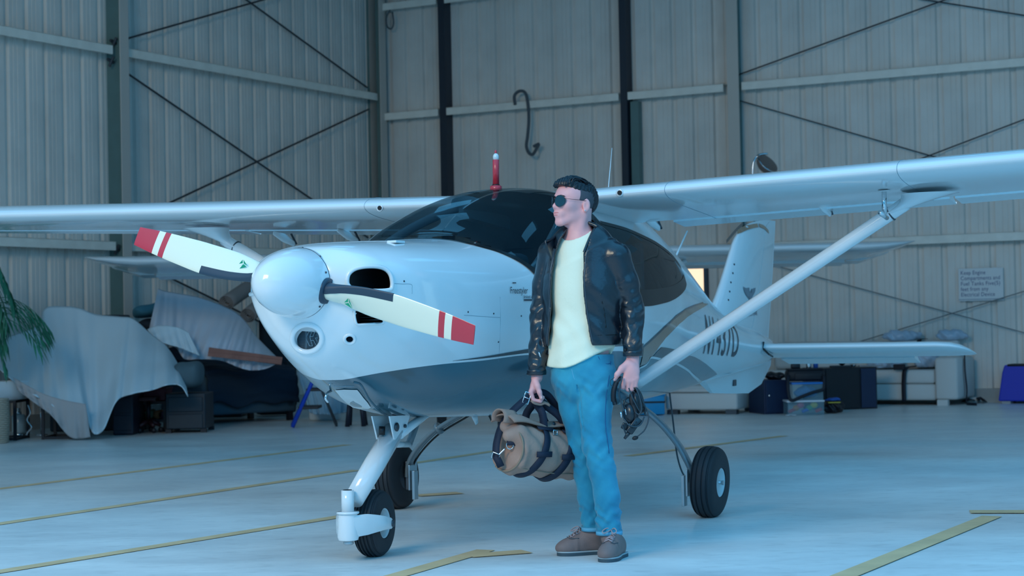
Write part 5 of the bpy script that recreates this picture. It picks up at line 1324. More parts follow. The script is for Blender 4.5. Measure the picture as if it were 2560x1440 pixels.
# ---- shoes
def shoe(toe, heel, ankle):
    toe = np.array(toe, float); heel = np.array(heel, float); d = toe-heel; L = np.linalg.norm(d[:2]); d = d/L; sd = np.array([-d[1], d[0], 0])
    def q(a, s_, z): return np.array([heel[0], heel[1], 0])+d*(a*L)+sd*s_+UP*z
    G = SDF(np.minimum(toe, heel)-np.array([.09, .09, 0])-UP*.0, np.maximum(toe, heel)+np.array([.09, .09, .21]), .0042)
    A3 = np.array([d, sd, UP])
    G.ell(q(.80, 0, .036), (.062, .046, .036), A3, 0); G.ell(q(.62, 0, .046), (.080, .046, .044), A3, .02); G.ell(q(.40, 0, .062), (.085, .040, .056), A3, .02); G.ell(q(.16, 0, .050), (.050, .036, .050), A3, .02)
    ak = np.array([ankle[0], ankle[1], 0])
    G.chain([(q(.2, 0, 0)*.4+ak*.6)+UP*.07, ak+UP*.100, ak+UP*.150], [.043, .041, .040], .02); G.cone(q(.46, 0, .075), ak*.8+q(.5, 0, 0)*.2+UP*.13, .036, .036, .02)
    X, Y, Z = G.grid(); G.F = np.maximum(G.F, np.maximum(.020-Z, Z-.128+0*X+0*Y)).astype(np.float32)
    a_ = (X-heel[0])*d[0]+(Y-heel[1])*d[1]; G.F += (.0012*np.sin(a_*180)*np.exp(-((a_/L-.66)/.09)**2)+0*Z).astype(np.float32)
    up_ = G.build('shoe', m_shoe, None, 1)
    out = []
    prof = [(-.035, .0), (-.03, .022), (-.01, .034), (.05, .037), (.35, .036), (.60, .045), (.80, .047), (.93, .036), (1.0, .018), (1.015, 0)]
    P2 = [(a, s) for a, s in prof]+[(a, -s) for a, s in prof[::-1][1:-1]]
    P2 = spline(P2+[P2[0]], 60)[:-1]; k = len(P2)
    def slab(name, z0, z1, g, m):
        V = [q(a, s*g, z0) for a, s in P2]+[q(a, s*g, z1) for a, s in P2]
        return pym(name, V, [tuple(range(k))[::-1], tuple(range(k, 2*k))]+[(i, (i+1) % k, k+(i+1) % k, k+i) for i in range(k)], m, None)
    mbuild(up_); mbuild(slab('sole', .0, .016, 1.0, m_sole), up_); mbuild(slab('welt', .016, .022, 1.02, m_welt), up_)
    def top(a, s_):
        z = .2
        while z > .03:
            p = q(a, s_, z); i = ((p-G.lo)/G.h).astype(int)
            if np.all(i >= 0) and np.all(i < G.n) and G.F[tuple(i)] < 0: break
            z -= .002
        return q(a, s_, z+.003)
    for r in range(5):
        a0 = .76-.055*r; b = MB()
        b.tube([top(a0, -.020), top(a0-.012, 0)+UP*.002, top(a0-.03, .020)], .0030, 6); b.tube([top(a0, .020), top(a0-.012, 0)+UP*.003, top(a0-.03, -.020)], .0030, 6)
        mbuild(b.build('lace', m_lace, None, True), up_)
    bow = MB(); c = top(.55, 0)+UP*.004
    for s_ in (1, -1): bow.tube(spline([c, c+sd*s_*.018+d*.010+UP*.008, c+sd*s_*.034+d*.03-UP*.004, c+sd*s_*.022+d*.04-UP*.012, c+d*.008], 16), .0028, 6)
    mbuild(bow.build('lace_bow', m_lace, None, True), up_)
    e = [top(.60, -.032), top(.50, -.036), top(.42, -.040)]; mbuild(MB().tube(spline([top(.80, -.014), top(.77, -.028), top(.62, -.036)], 8), .0014, 5).build('vamp_seam', m_sole, None, True), up_)
    mbuild(MB().tube(spline([top(.80, .014), top(.77, .028), top(.62, .036)], 8), .0014, 5).build('vamp_seam', m_sole, None, True), up_)
    return up_
shoe((on_floor(1512, 1407)[0], on_floor(1512, 1407)[1]+.006, 0), (.482, 8.585, 0), anL)
shoe((on_floor(1391, 1391)[0]+.008, on_floor(1391, 1391)[1]+.02, 0), (.432, 8.700, 0), anR)
# ================================================================== duffel bag in the right hand
m_canvas = mat('tan canvas', (170, 134, 118), 0.85, bump=.25, bscale=70, var=.08, vscale=9)
m_canvas_in = mat('canvas lining', (150, 124, 104), 0.85)
m_web = mat('navy webbing', (24, 32, 52), 0.7, bump=.15, bscale=300)
bag = empty('duffel_bag', mp(1335, 1120, .05), 'tan canvas duffel bag with navy straps held by the man', 'bag')
BWc = np.array(bag.location)
def bbuild(o, parent=None): o.data.transform(Matrix.Translation(-Vector(BWc))); o.parent = parent if parent is not None else bag; return o
Ba = mp(1268, 1118, -.075); Bb = mp(1440, 1136, .19)          # axis from the visible end to the far end
bd = (Bb-Ba)/np.linalg.norm(Bb-Ba); bs = np.cross(bd, UP); bs /= np.linalg.norm(bs)
if bs[1] > 0: bs = -bs
bu = np.cross(bs, bd); bu = bu if bu[2] > 0 else -bu; BLn = np.linalg.norm(Bb-Ba)
def bp(t, a, r=1.0, w=.128, h=.118):                          # t along 0..1, a = angle from the front side upwards
    sag = 1-.05*math.cos(2*math.pi*t)
    return Ba+bd*(t*BLn)+(bs*math.cos(a)*w+bu*(math.sin(a)*h*sag))*r-bu*.006
G = SDF(np.minimum(Ba, Bb)-.20, np.maximum(Ba, Bb)+.20, .0045)
X, Y, Z = G.grid()
t_ = (X-Ba[0])*bd[0]+(Y-Ba[1])*bd[1]+(Z-Ba[2])*bd[2]; s_ = (X-Ba[0])*bs[0]+(Y-Ba[1])*bs[1]+(Z-Ba[2])*bs[2]; u_ = (X-Ba[0])*bu[0]+(Y-Ba[1])*bu[1]+(Z-Ba[2])*bu[2]
rad = np.sqrt((s_/.128)**2+((u_+.006)/.118)**2)
dr = (rad-1)*.12; dl = np.abs(t_-BLn/2)-BLn/2
wr_ = .0035*np.sin(t_*70+u_*30+2*np.sin(s_*30))+.004*np.sin(u_*62+t_*24+s_*30)*np.clip(1-np.abs(t_)/.10, .2, 1)
q = np.maximum(dr+.03, dl+.03); dd = np.sqrt(np.maximum(dr+.03, 0)**2+np.maximum(dl+.03, 0)**2)+np.minimum(q, 0)-.03
dent = .022*np.exp(-((t_+.0)/.03)**2-((s_+.03)/.05)**2-((u_-.02)/.06)**2)
G.F = (dd+wr_+dent).astype(np.float32)
G.cone(bp(.0, 1.75, .92), bp(.30, 1.62, 1.02), .030, .020, .03); G.cone(bp(-.03, 1.25, .55), bp(.05, 1.0, .80), .030, .035, .03)
body_bag = bbuild(G.build('bag_body', m_canvas, None, 1))
# rolled flap over the opening
P = []
for i, t in enumerate(np.linspace(-.06, .98, 26)):
    row = []
    for j, a in enumerate(np.linspace(2.5, 1.02, 16)):
        v = j/15; lift = .030*math.exp(-((t-.04)/.22)**2)*(1-v)**.6+.020+.010*math.sin(t*9+1)
        row.append(bp(t, a, 1.02)+bu*lift-bd*.012*math.sin(v*3.1)*math.exp(-((t)/.1)**2))
    P.append(row)
bbuild(cloth_grid('bag_flap', np.array(P), m_canvas, None, .007))
P = []
for k in range(22):
    a = -.6+2*math.pi*.66*k/21; r = .046
    c = bp(-.03, 1.72, 1.10)+bu*.016
    P.append([c+(-bd*0+bs*math.cos(a)*r+bu*math.sin(a)*r*.85)+bd*(x-.01) for x in np.linspace(-.03, .05, 5)])
bbuild(cloth_grid('rolled_flap_edge', np.array(P), m_canvas, None, .007))
P = [bp(-.005, a, .93) for a in np.linspace(-2.2, 2.0, 40)]; bbuild(MB().tube(P, .0045, 6).build('end_piping', m_canvas_in, None, True))
P = [bp(t, -.85, 1.015) for t in np.linspace(.02, .98, 20)]; bbuild(MB().tube(P, .0025, 5).build('bottom_seam', m_canvas_in, None, True))
# two straps around the bag with cross tabs, handles up to the hand
HAND = mp(1340, 986, .02)
for t0, dx in ((.30, -.006), (.66, .010)):
    A = np.linspace(-2.3, 1.25, 40); Q = np.array([bp(t0+.11*(math.sin(a)-.2), a, 1.04) for a in A]); C0 = bp(t0, 0, 0)
    bbuild(MB().ribbon(Q, Q-C0, .036, .004).build('strap', m_web, None, True))
    c = bp(t0-.03, -.10, 1.065); n_ = c-C0
    bbuild(MB().ribbon([c-bd*.045-bu*.004, c, c+bd*.045+bu*.004], n_, .026, .004).build('strap_tab', m_web, None, True))
    c = bp(t0+.07, .95, 1.09); n_ = c-C0
    bbuild(MB().ribbon([c-bd*.050, c, c+bd*.050], n_, .022, .004).build('strap_tab', m_web, None, True))
    for back in (0, 1):
        s0 = bp(t0+.08, 1.12 if not back else 2.2, 1.06); top = HAND+np.array([dx, -.012+.04*back, -.010])+np.array([0, 0, -.004])
        Q = spline([s0, s0*.62+top*.38+bu*.010-bs*(.018 if back else -.012), s0*.25+top*.75, top, top+np.array([.004, .012, .006])], 26)
        bbuild(MB().ribbon(Q, np.array([-.15, -1, .1]), .036, .004).build('handle', m_web, None, True))
Q = spline([mp(1328, 1001, -.012), mp(1334, 1006, -.005), mp(1345, 1008, .01), mp(1358, 1004, .02), mp(1372, 1010, .03)], 14)
bbuild(MB().ribbon(Q, (0, -.3, 1), .055, .010).build('handle_wrap', m_canvas, None, True))
# shoulder strap with slider, end clips and rings
Q = spline([mp(1241, 1142, -.10), mp(1240, 1122, -.085), mp(1243, 1100, -.07), mp(1252, 1070, -.05), mp(1270, 1040, -.04), mp(1300, 1010, -.02), mp(1322, 992, .0), mp(1345, 981, .02), mp(1368, 988, .05), mp(1388, 1015, .08), mp(1404, 1050, .10), mp(1418, 1085, .12), bp(1.0, 1.3, .9)], 70)
bbuild(MB().ribbon(Q, (-.45, -.85, .3), .036, .0035).build('shoulder_strap', m_web, None, True))
def rect_ring(c, e1, e2, w, h, r, name, m, bars=()):
    b = MB(); k = [c+e1*w+e2*h, c-e1*w+e2*h, c-e1*w-e2*h, c+e1*w-e2*h]; b.tube(k+[k[0]], r, 6, cap=False)
    for f in bars: b.tube([c+e1*w+e2*h*f, c-e1*w+e2*h*f], r, 6)
    bbuild(b.build(name, m, None, True))
c = mp(1317, 995, -.018); e1 = np.array([.75, 0, .62]); e2 = np.array([-.40, -.15, .50]); e1 = np.array([.5, .05, -.22]); e1 /= np.linalg.norm(e1); e2 = np.array([.32, .0, .90]); e2 /= np.linalg.norm(e2)
rect_ring(c, e1, e2, .014, .026, .0028, 'strap_slider', m_chrome, (0,))
c = mp(1239, 1140, -.10); rect_ring(c, np.array([.9, 0, -.4]), np.array([.3, -.2, .7])*1.2, .017, .014, .0028, 'strap_buckle', m_chrome)
bbuild(MB().ribbon([c, c+np.array([.014, 0, -.026]), c+np.array([.024, 0, -.050])], (-.2, -1, .2), .034, .004).build('buckle_tab', m_web, None, True))
h0 = mp(1247, 1137, -.115); h1 = mp(1262, 1122, -.112); h2 = mp(1275, 1113, -.108)
hk = bbuild(MB().tube(spline([h0, h0*.5+h1*.5, h1], 8), .0042, 8).build('snap_hook', m_chrome, None, True))
bbuild(MB().tube([h2+np.array([math.cos(a)*.016, 0, math.sin(a)*.018]) for a in np.linspace(0, 2*math.pi, 19)], .0026, 6, cap=False).build('d_ring', m_chrome, None, True))
bbuild(MB().ribbon([h2+np.array([-.014, -.004, .012]), h2+np.array([.018, -.002, .013]), h2+np.array([.036, .004, .004])], (0, -1, .2), .026, .006).build('ring_tab', m_web, None, True))
c = bp(.52, 1.15, 1.10)+bu*.012; bbuild(MB().lathe([(.008, 0), (.010, .002), (.006, .004)], c, bs+bu*.4, 16).build('press_stud', m_steel, None, True))
rect_ring(bp(.47, .78, 1.08), bd, bu, .012, .010, .0024, 'flap_clip', m_chrome)
# ================================================================== aviation headset in the left hand
hs = empty('headset', mp(1570, 985, -.15), 'black aviation headset with microphone boom and cable box held in his left hand', 'headset')
HWc = np.array(hs.location)
def hbuild(o, parent=None): o.data.transform(Matrix.Translation(-Vector(HWc))); o.parent = parent if parent is not None else hs; return o
m_hs = mat('headset black', (22, 30, 38), .35, coat=.2); m_pad = mat('headset pad', (16, 22, 30), .6); m_cab = mat('headset cable', (40, 58, 68), .45); m_metal = m_chrome
hy = -.165
def band_(pts, w, th, name, m, n=40, nrm=(0, -1, 0)): return hbuild(MB().ribbon(spline([mp(*p) for p in pts], n), np.array(nrm), w, th).build(name, m, None, True))
band_([(1538, 1012, hy), (1534, 990, hy), (1537, 965, hy), (1546, 948, hy+.01), (1562, 950, hy+.02), (1582, 966, hy+.025), (1598, 985, hy+.02), (1606, 1010, hy+.015), (1609, 1030, hy+.01)], .020, .010, 'headband', m_hs, 50, (-.6, -.6, 0))
band_([(1541, 955, hy-.006), (1535, 972, hy-.01), (1533, 990, hy-.01), (1534, 1004, hy-.008)], .024, .014, 'headband_pad', m_pad, 24, (-.9, -.4, 0))
for (x, y, dy, ry_, rz_, tilt, nm) in ((1574, 1034, hy-.005, .036, .053, -.20, 0), (1594, 1008, hy+.015, .034, .060, -.32, 1), ):
    c = mp(x, y, dy); ca, sa = math.cos(tilt), math.sin(tilt)
    e_out = np.array([-.82, -.57, 0]) if nm == 0 else np.array([.80, -.50, .2]); e_out /= np.linalg.norm(e_out)
    e_v = np.array([sa, 0, ca]); e_v = e_v-e_out*(e_v@e_out); e_v /= np.linalg.norm(e_v); e_h = np.cross(e_v, e_out)
    A3 = np.array([e_h, e_v, e_out])
    shell_ = hbuild(MB().sphere(c+e_out*.006, (ry_, rz_*.88, .022), 24, 14, A3).build('ear_cup', m_hs, None, True))
    P = [c-e_out*.012+e_h*math.cos(a)*ry_*.80+e_v*math.sin(a)*rz_*.72 for a in np.linspace(0, 2*math.pi, 33)]
    hbuild(MB().tube(P, .013, 10, cap=False).build('ear_cushion', m_pad, None, True), shell_)
    hbuild(MB().tube(spline([c+e_h*ry_*.95+e_v*.0, c+e_out*.026+e_v*.030, c+e_out*.02+e_v*.062, c+e_v*.075], 16), .0042, 6).build('cup_yoke', m_hs, None, True), shell_)
    hbuild(MB().tube([c+e_out*.024-e_v*.006+e_h*.008, c+e_out*.026+e_v*.022+e_h*.003], .0040, 8).build('metal_slide', m_metal, None, True), shell_)
hbuild(MB().tube([mp(1552, 1030, hy-.03), mp(1554, 1044, hy-.03)], .0042, 8).build('metal_slide', m_metal, None, True))
def cable(pts, r, name='cable', m=m_cab, n=40): return hbuild(MB().tube(spline([mp(*p) for p in pts], n), r, 6).build(name, m, None, True))
cable([(1556, 942, hy-.01), (1551, 962, hy-.02), (1548, 985, hy-.02), (1553, 1005, hy-.02), (1560, 1028, hy-.03)], .0042)
cable([(1590, 970, hy-.02), (1598, 990, hy-.03), (1604, 1020, hy-.035), (1598, 1036, hy-.035), (1588, 1030, hy-.03)], .0040)
cable([(1560, 1048, hy-.03), (1572, 1062, hy-.045), (1588, 1067, hy-.045), (1602, 1060, hy-.035), (1611, 1042, hy-.02)], .0036)
cable([(1572, 970, hy-.02), (1580, 992, hy-.03), (1590, 1012, hy-.035), (1600, 1030, hy-.03)], .0034)
cable([(1600, 985, hy-.01), (1608, 1005, hy-.01), (1614, 1022, hy-.01), (1612, 1035, hy)], .0045)
cable([(1536, 944, hy-.01), (1526, 952, hy-.012), (1528, 964, hy-.012), (1540, 966, hy-.01)], .0016)
cable([(1612, 1016, hy), (1619, 1030, hy-.01), (1621, 1050, hy-.02), (1612, 1074, hy-.03), (1600, 1086, hy-.035), (1592, 1092, hy-.035)], .0032, 'microphone_boom')
hbuild(MB().sphere(mp(1588, 1095, hy-.035), (.015, .010, .010), 16, 10, np.array([[.95, 0, .25], [0, 1, 0], [-.25, 0, .95]])).build('microphone', m_pad, None, True))
c0, c1 = mp(1598, 1046, hy-.02), mp(1572, 1082, hy-.03); d_ = (c1-c0)/np.linalg.norm(c1-c0); e_ = np.cross(d_, [0, 1., 0]); ax_ = np.array([d_, e_, np.cross(d_, e_)])
bx_ = hbuild(MB().box((c0+c1)/2, (np.linalg.norm(c1-c0), .034, .024), ax_, bev=.005).build('control_box', m_hs, None, True))
hbuild(MB().tube([c1, c1+d_*.012, c1+d_*.034], [.010, .009, .006], 10).build('cable_boot', m_hs, None, True), bx_)
for k in range(3): hbuild(MB().lathe([(.003, 0), (.003, .003)], c0+(c1-c0)*(.3+.2*k)+np.array([0, -.012, .004]), (0, -1, 0), 8).build('button', m_pad, None), bx_)
cable([(1556, 1062, hy-.02), (1562, 1078, hy-.02), (1566, 1088, hy-.02)], .004)
hbuild(MB().box(mp(1562, 1066, hy-.01), (.030, .016, .030), np.array([[.9, 0, -.43], [0, 1, 0], [.43, 0, .9]]), bev=.004).build('plug_housing', m_hs, None, True))
# ================================================================== things stored along the left wall
def D(px, py, Y): return at_depth(px, py, Y)
def settle(o): return o
def wtag(o, c, label, cat, group=None): place(o, c); return tag(o, label, cat, group)
m_sheet = mat('pale blue bed sheet', (206, 220, 226), .85, bump=.1, bscale=15)
m_sheet2 = mat('white plastic sheet', (206, 210, 220), .45, bump=.3, bscale=20)
m_beige = mat('beige sheet', (176, 168, 166), .85)
m_blackmetal = mat('black metal frame', (14, 18, 30), .5)
m_wood = mat('red brown plank', (150, 98, 84), .6, var=.2, vscale=12)
def drape(name, tops, bots, Yt, Yb, m, nu=64, nv=26, folds=7, amp=.05, belly=.0, th=.008, seed=1):
    rng = random.Random(seed); T = spline([(x, y, 0) for x, y in tops], nu); B = spline([(x, y, 0) for x, y in bots], nu); ph = [rng.uniform(0, 6.28) for _ in range(4)]
    P = np.zeros((nu, nv, 3))
    for i in range(nu):
        u = i/(nu-1)
        for j in range(nv):
            v = j/(nv-1); px = T[i][0]*(1-v)+B[i][0]*v; py = T[i][1]*(1-v)+B[i][1]*v
            w = 1.1-2.0*abs(math.sin(u*folds*3.14+ph[0]+1.0*math.sin(u*9+ph[1])+.5*v))**.7; w = w*.75+.35*math.sin(u*folds*2.3*6.28+ph[2]+v*3)+.30*math.sin(v*13+u*16+ph[3])
            P[i, j] = D(px, py, Yt*(1-v)+Yb*v-belly*math.sin(v*math.pi)+amp*w*(.15+.85*v))
    return cloth_grid(name, P, m, None, th)
# black wire frames of two small tables, with a white basin
def black_table(px0, px1, ytop, ybot, Y, label):
    a = D(px0, ybot, Y); b_ = D(px1, ybot, Y); zt = D(px0, ytop, Y)[2]; w = .5
    e = empty('side_table', (a[0]*.5+b_[0]*.5, Y, 0), label, 'table'); c = np.array(e.location)
    for X in (a[0], b_[0]):
        for y in (Y, Y+w): MB().box(np.array([X, y, zt/2])-c, (.03, .03, zt)).build('leg', m_blackmetal, e)
    for z in (.015, zt-.015):
        for y in (Y, Y+w): MB().box(np.array([(a[0]+b_[0])/2, y, z])-c, (abs(b_[0]-a[0]), .024, .024)).build('rail', m_blackmetal, e)
        for X in (a[0], b_[0]): MB().box(np.array([X, Y+w/2, z])-c, (.024, w, .024)).build('rail', m_blackmetal, e)
    MB().box(np.array([(a[0]+b_[0])/2, Y+w/2, zt+.01])-c, (abs(b_[0]-a[0])+.03, w+.03, .02)).build('table_top', m_blackmetal, e)
    return e
bt_ = black_table(-75, 38, 1003, 1100, 18.85, 'black metal side table carrying the white basin by the basket')
for c_ in list(bt_.children):
    if c_.name.startswith('table_top'): bpy.data.objects.remove(c_)
black_table(108, 176, 1000, 1098, 18.95, 'black metal side table under the hanging beige sheet edge')
c = D(20, 1001, 19.1); c[1] = 19.1
o = smooth_angle(MB().lathe([(.10, .0), (.17, .012), (.21, .06), (.225, .13), (.23, .20), (.222, .20), (.21, .12), (.16, .03), (.0, .02)], (0, 0, 0), (0, 0, 1), 36).build('basin', mat('white basin', (205, 222, 230), .3), None, True), 40)
o.location = (c[0], 19.05, D(-20, 1003, 18.85)[2]-.002); tag(o, 'white round basin on a black metal side table at left edge', 'basin')
# wicker basket
bk = empty('wicker_basket', (*on_floor(-10, 1108)[:2], 0), 'tall beige woven basket on the floor at far left', 'basket')
m_wick = mat('beige wicker', (176, 166, 150), .8)
b = MB()
for k in range(24):
    z = .012+k*.0185; r = .115+.012*math.sin(k/23*2.6); b.tube([np.array([math.cos(a)*(r+.004*math.sin(a*12+k*math.pi)), math.sin(a)*(r+.004*math.sin(a*12+k*math.pi)), z]) for a in np.linspace(0, 2*math.pi, 49)], .0095, 5, cap=False)
tag(b.build('woven_wall', m_wick, bk, True), kind='stuff')
MB().lathe([(.11, 0), (.11, .012)], (0, 0, 0), (0, 0, 1), 24).build('base', m_wick, bk)
# glass lantern and chrome stand between the table legs
f = on_floor(40, 1092); ln = empty('glass_lantern', (f[0], f[1]+.12, 0), 'clear glass lantern on the floor under the white basin', 'lantern')
MB().lathe([(.075, .0), (.08, .01), (.08, .03), (.07, .035)], (0, 0, 0), (0, 0, 1), 24).build('lantern_base', m_chrome, ln, True)
MB().lathe([(.07, .035), (.072, .06), (.072, .21), (.06, .23), (.055, .232)], (0, 0, 0), (0, 0, 1), 24).build('glass', mat('frosted glass', (180, 200, 205), .15), ln, True)
MB().lathe([(.028, .232), (.030, .25), (.018, .27), (.018, .30)], (0, 0, 0), (0, 0, 1), 18).build('lantern_cap', m_chrome, ln, True)
f = on_floor(97, 1090); st = empty('chrome_stand', (f[0], f[1]+.1, 0), 'thin chrome towel stand between the black side tables', 'stand')
MB().tube([(0, 0, .01), (0, 0, .40)], .009, 8).build('pole', m_chrome, st, True); MB().lathe([(.07, 0), (.07, .012), (.012, .018)], (0, 0, 0), (0, 0, 1), 20).build('base', m_chrome, st, True); MB().tube([(-.07, 0, .39), (.07, 0, .40)], .007, 8).build('cross_bar', m_chrome, st, True)
Q = spline([D(x, y, 19.15) for x, y in ((70, 1012), (76, 1032), (68, 1050), (79, 1068), (70, 1080), (66, 1088))], 40); Q = Q[Q[:, 2] > .012]
o = MB().tube(Q, .009, 6).build('chain', m_chrome, None, True); wtag(o, Q[-1], 'crumpled silver cord hanging beneath the white basin', 'cord')
# supports under the big sheet: crates
def crate(px0, px1, ytop, Y, depth, m, name, label, cat):
    a = D(px0, ytop, Y); b_ = D(px1, ytop, Y); e = empty(name, ((a[0]+b_[0])/2, Y+depth/2, 0), label, cat); w = b_[0]-a[0]; h = a[2]
    MB().box((0, 0, h/2), (w, depth, h), bev=.02).build('body', m, e)
    return e, w, h, depth
m_navy = mat('navy cabinet', (20, 26, 44), .5); m_darkgrey = mat('charcoal cabinet', (34, 44, 54), .55); m_maroon = mat('maroon crate', (92, 20, 44), .5)
e, w, h, d = crate(280, 332, 985, 19.4, .6, m_navy, 'small_cabinet', 'dark navy cabinet standing under the pale blue sheet', 'cabinet')
for z in (h*.3, h*.72): MB().box((0, -d/2-.008, z), (w-.03, .016, h*.36), bev=.004).build('drawer', m_navy, e)
# big stack hidden below the sheet
e, w, h, d = crate(120, 300, 790, 20.35, .55, m_darkgrey, 'storage_stack', 'tall dark stack of boxes covered by the pale blue sheet', 'boxes')
e, w, h, d = crate(305, 362, 832, 20.4, .3, m_darkgrey, 'covered_box', 'dark box beneath the right half of the pale blue sheet', 'box')
sheet = drape('bed_sheet', [(-6, 884), (20, 846), (60, 830), (98, 812), (112, 772), (150, 766), (196, 770), (240, 786), (300, 792), (334, 798), (380, 838), (412, 862), (440, 902), (462, 950)],
              [(-4, 920), (36, 955), (80, 985), (118, 1005), (160, 1030), (208, 1020), (230, 1080), (258, 1075), (290, 1005), (330, 985), (380, 975), (420, 962), (452, 965), (470, 992)], 20.25, 18.75, m_sheet, 140, 50, 6, .085, -.06)
wtag(sheet, D(240, 1075, 18.75), 'large pale blue sheet draped over stacked things by the left wall', 'sheet')
o = drape('beige_cloth', [(34, 944), (70, 965), (110, 985), (160, 1000), (214, 1010)], [(44, 975), (90, 1010), (130, 1040), (176, 1093), (226, 1093)], 18.72, 18.66, m_beige, 50, 18, 4, .03)
wtag(o, D(200, 1093, 18.7), 'beige cloth hanging out from under the pale blue sheet', 'cloth')
# maroon crate, office chair, coloured bundle
a = D(330, 972, 19.9); b_ = D(412, 1002, 19.9)
mc = empty('maroon_box', ((a[0]+b_[0])/2, 20.15, 0), 'maroon box on a dark shelf behind the hanging sheet', 'box'); hx_ = (b_[0]-a[0])
zb_, zt_ = b_[2], a[2]
MB().box((0, 0, (zb_+zt_)/2), (hx_, .4, zt_-zb_), bev=.01).build('body', m_maroon, mc)
MB().box((0, 0, zt_-.01), (hx_+.02, .42, .02), bev=.005).build('lid', m_maroon, mc)
sh = empty('low_shelf', ((a[0]+b_[0])/2, 20.15, 0), 'dark low shelf under the maroon box', 'shelf')
for sx in (-1, 1):
    for sy in (-1, 1): MB().box((sx*hx_/2*.92, sy*.18, zb_/2-.01), (.035, .035, zb_-.02)).build('leg', m_blackmetal, sh)
MB().box((0, 0, zb_-.02), (hx_, .42, .03)).build('shelf_board', m_blackmetal, sh); MB().box((0, 0, .12), (hx_, .42, .03)).build('shelf_board', m_blackmetal, sh)
zs_ = .137
for k, (dx, col, r) in enumerate(((-.10, (150, 70, 60), .045), (-.02, (120, 140, 110), .05), (.07, (170, 110, 70), .045), (.13, (90, 60, 80), .04))):
    nm = ('red', 'green', 'orange', 'plum')[k]
    o = MB().tube([(0, -.12, 0), (0, .12, 0)], r, 14).build('rolled_towel', mat(nm+' towel', col, .85), None, True); o.location = ((a[0]+b_[0])/2+dx, 20.12, zs_+r); tag(o, nm+' rolled towel on the low shelf under the maroon box', 'towel', None)
f = on_floor(362, 1084); oc = empty('swivel_base', (f[0]+.01, f[1]+.16, 0), 'dark red brown swivel chair base on castors below the sheet', 'chair base')
m_rb = mat('dark red brown wood', (62, 26, 34), .5)
for k in range(5):
    q = 2*math.pi*k/5+.3; dx, dy = math.cos(q), math.sin(q)
    leg = MB().tube([(0, 0, .13), (dx*.08, dy*.08, .10), (dx*.13, dy*.13, .075)], [.03, .025, .02], 8).build('spoke', m_rb, oc, True); MB().sphere((dx*.13, dy*.13, .03), (.03, .02, .03), 12, 8).build('castor', m_blackmetal, leg, True)
MB().tube([(0, 0, .12), (0, 0, .34)], .022, 10).build('column', m_blackmetal, oc, True)
MB().box((0, 0, .36), (.2, .2, .04), bev=.01).build('seat_plate', m_rb, oc)
# chest with drawers and a grey cushion on it
a = D(412, 975, 19.6); b_ = D(512, 1088, 19.55); wch = D(512, 1000, 19.6)[0]-a[0]
ch = empty('chest', (a[0]+wch/2, 19.9, 0), 'dark two drawer chest beside the navy quilted sofa', 'chest'); hch = D(412, 985, 19.6)[2]
MB().box((0, 0, hch/2+.02), (wch, .55, hch-.04), bev=.01).build('body', mat('dark chest', (18, 36, 48), .5), ch)
for z in (hch*.27, hch*.70):
    dr = MB().box((0, -.28, z+.01), (wch*.86, .02, hch*.36), bev=.005).build('drawer', mat('dark chest', (22, 42, 54), .5), ch)
for sx in (-1, 1):
    MB().box((sx*wch*.44, -.24, .02), (.06, .06, .04)).build('foot', m_blackmetal, ch)
    MB().box((sx*wch*.44, .24, .02), (.06, .06, .04)).build('foot', m_blackmetal, ch)
def cushion(pxs, Yc, th, m, name, label, cat, bulge=.02):
    P = np.array([D(x, y, Yc) for x, y in pxs]); c = P.mean(0); lo = P.min(0)-.12-th; hi = P.max(0)+.12+th
    G = SDF(lo, hi, .014); k = len(P)
    d1 = P[1]-P[0]; 
    A_, B_ = (P[0]+P[3])/2, (P[1]+P[2])/2; half = np.linalg.norm(P[0]-P[3])/2; L = np.linalg.norm(B_-A_); ax = (B_-A_)/L; up = np.cross(ax, [0, -1., 0]); up = up if up[2] > 0 else -up; ot = np.cross(ax, up)
    X, Y, Z = G.grid(); cc = (A_+B_)/2
    a_ = (X-cc[0])*ax[0]+(Y-cc[1])*ax[1]+(Z-cc[2])*ax[2]; u_ = (X-cc[0])*up[0]+(Y-cc[1])*up[1]+(Z-cc[2])*up[2]; o_ = (X-cc[0])*ot[0]+(Y-cc[1])*ot[1]+(Z-cc[2])*ot[2]
    puff = 1
    G.F = (((np.abs(a_)/(L/2))**4+(np.abs(u_)/half)**3+(np.abs(o_)/th)**2.2)**.4-1).astype(np.float32)*min(half, th)*.8+(.006*np.sin(a_*25+u_*14)).astype(np.float32)
    o = G.build(name, m, None, 1); return wtag(o, cc, label, cat)
cushion([(436, 905), (508, 903), (508, 968), (440, 972)], 19.85, .26, mat('grey cushion', (82, 104, 112), .8), 'seat_cushion', 'grey seat cushion on the dark chest beside the hanging sheet', 'cushion')
cushion([(330, 770), (420, 748), (425, 782), (332, 802)], 21.6, .25, mat('teal cushion', (70, 130, 146), .85, bump=.3, bscale=40), 'long_cushion', 'teal bolster cushion topmost behind the sheets', 'cushion')
cushion([(338, 800), (450, 784), (452, 828), (345, 832)], 21.7, .26, mat('slate cushion', (42, 56, 70), .85), 'long_cushion', 'slate grey cushion under the teal bolster', 'cushion')
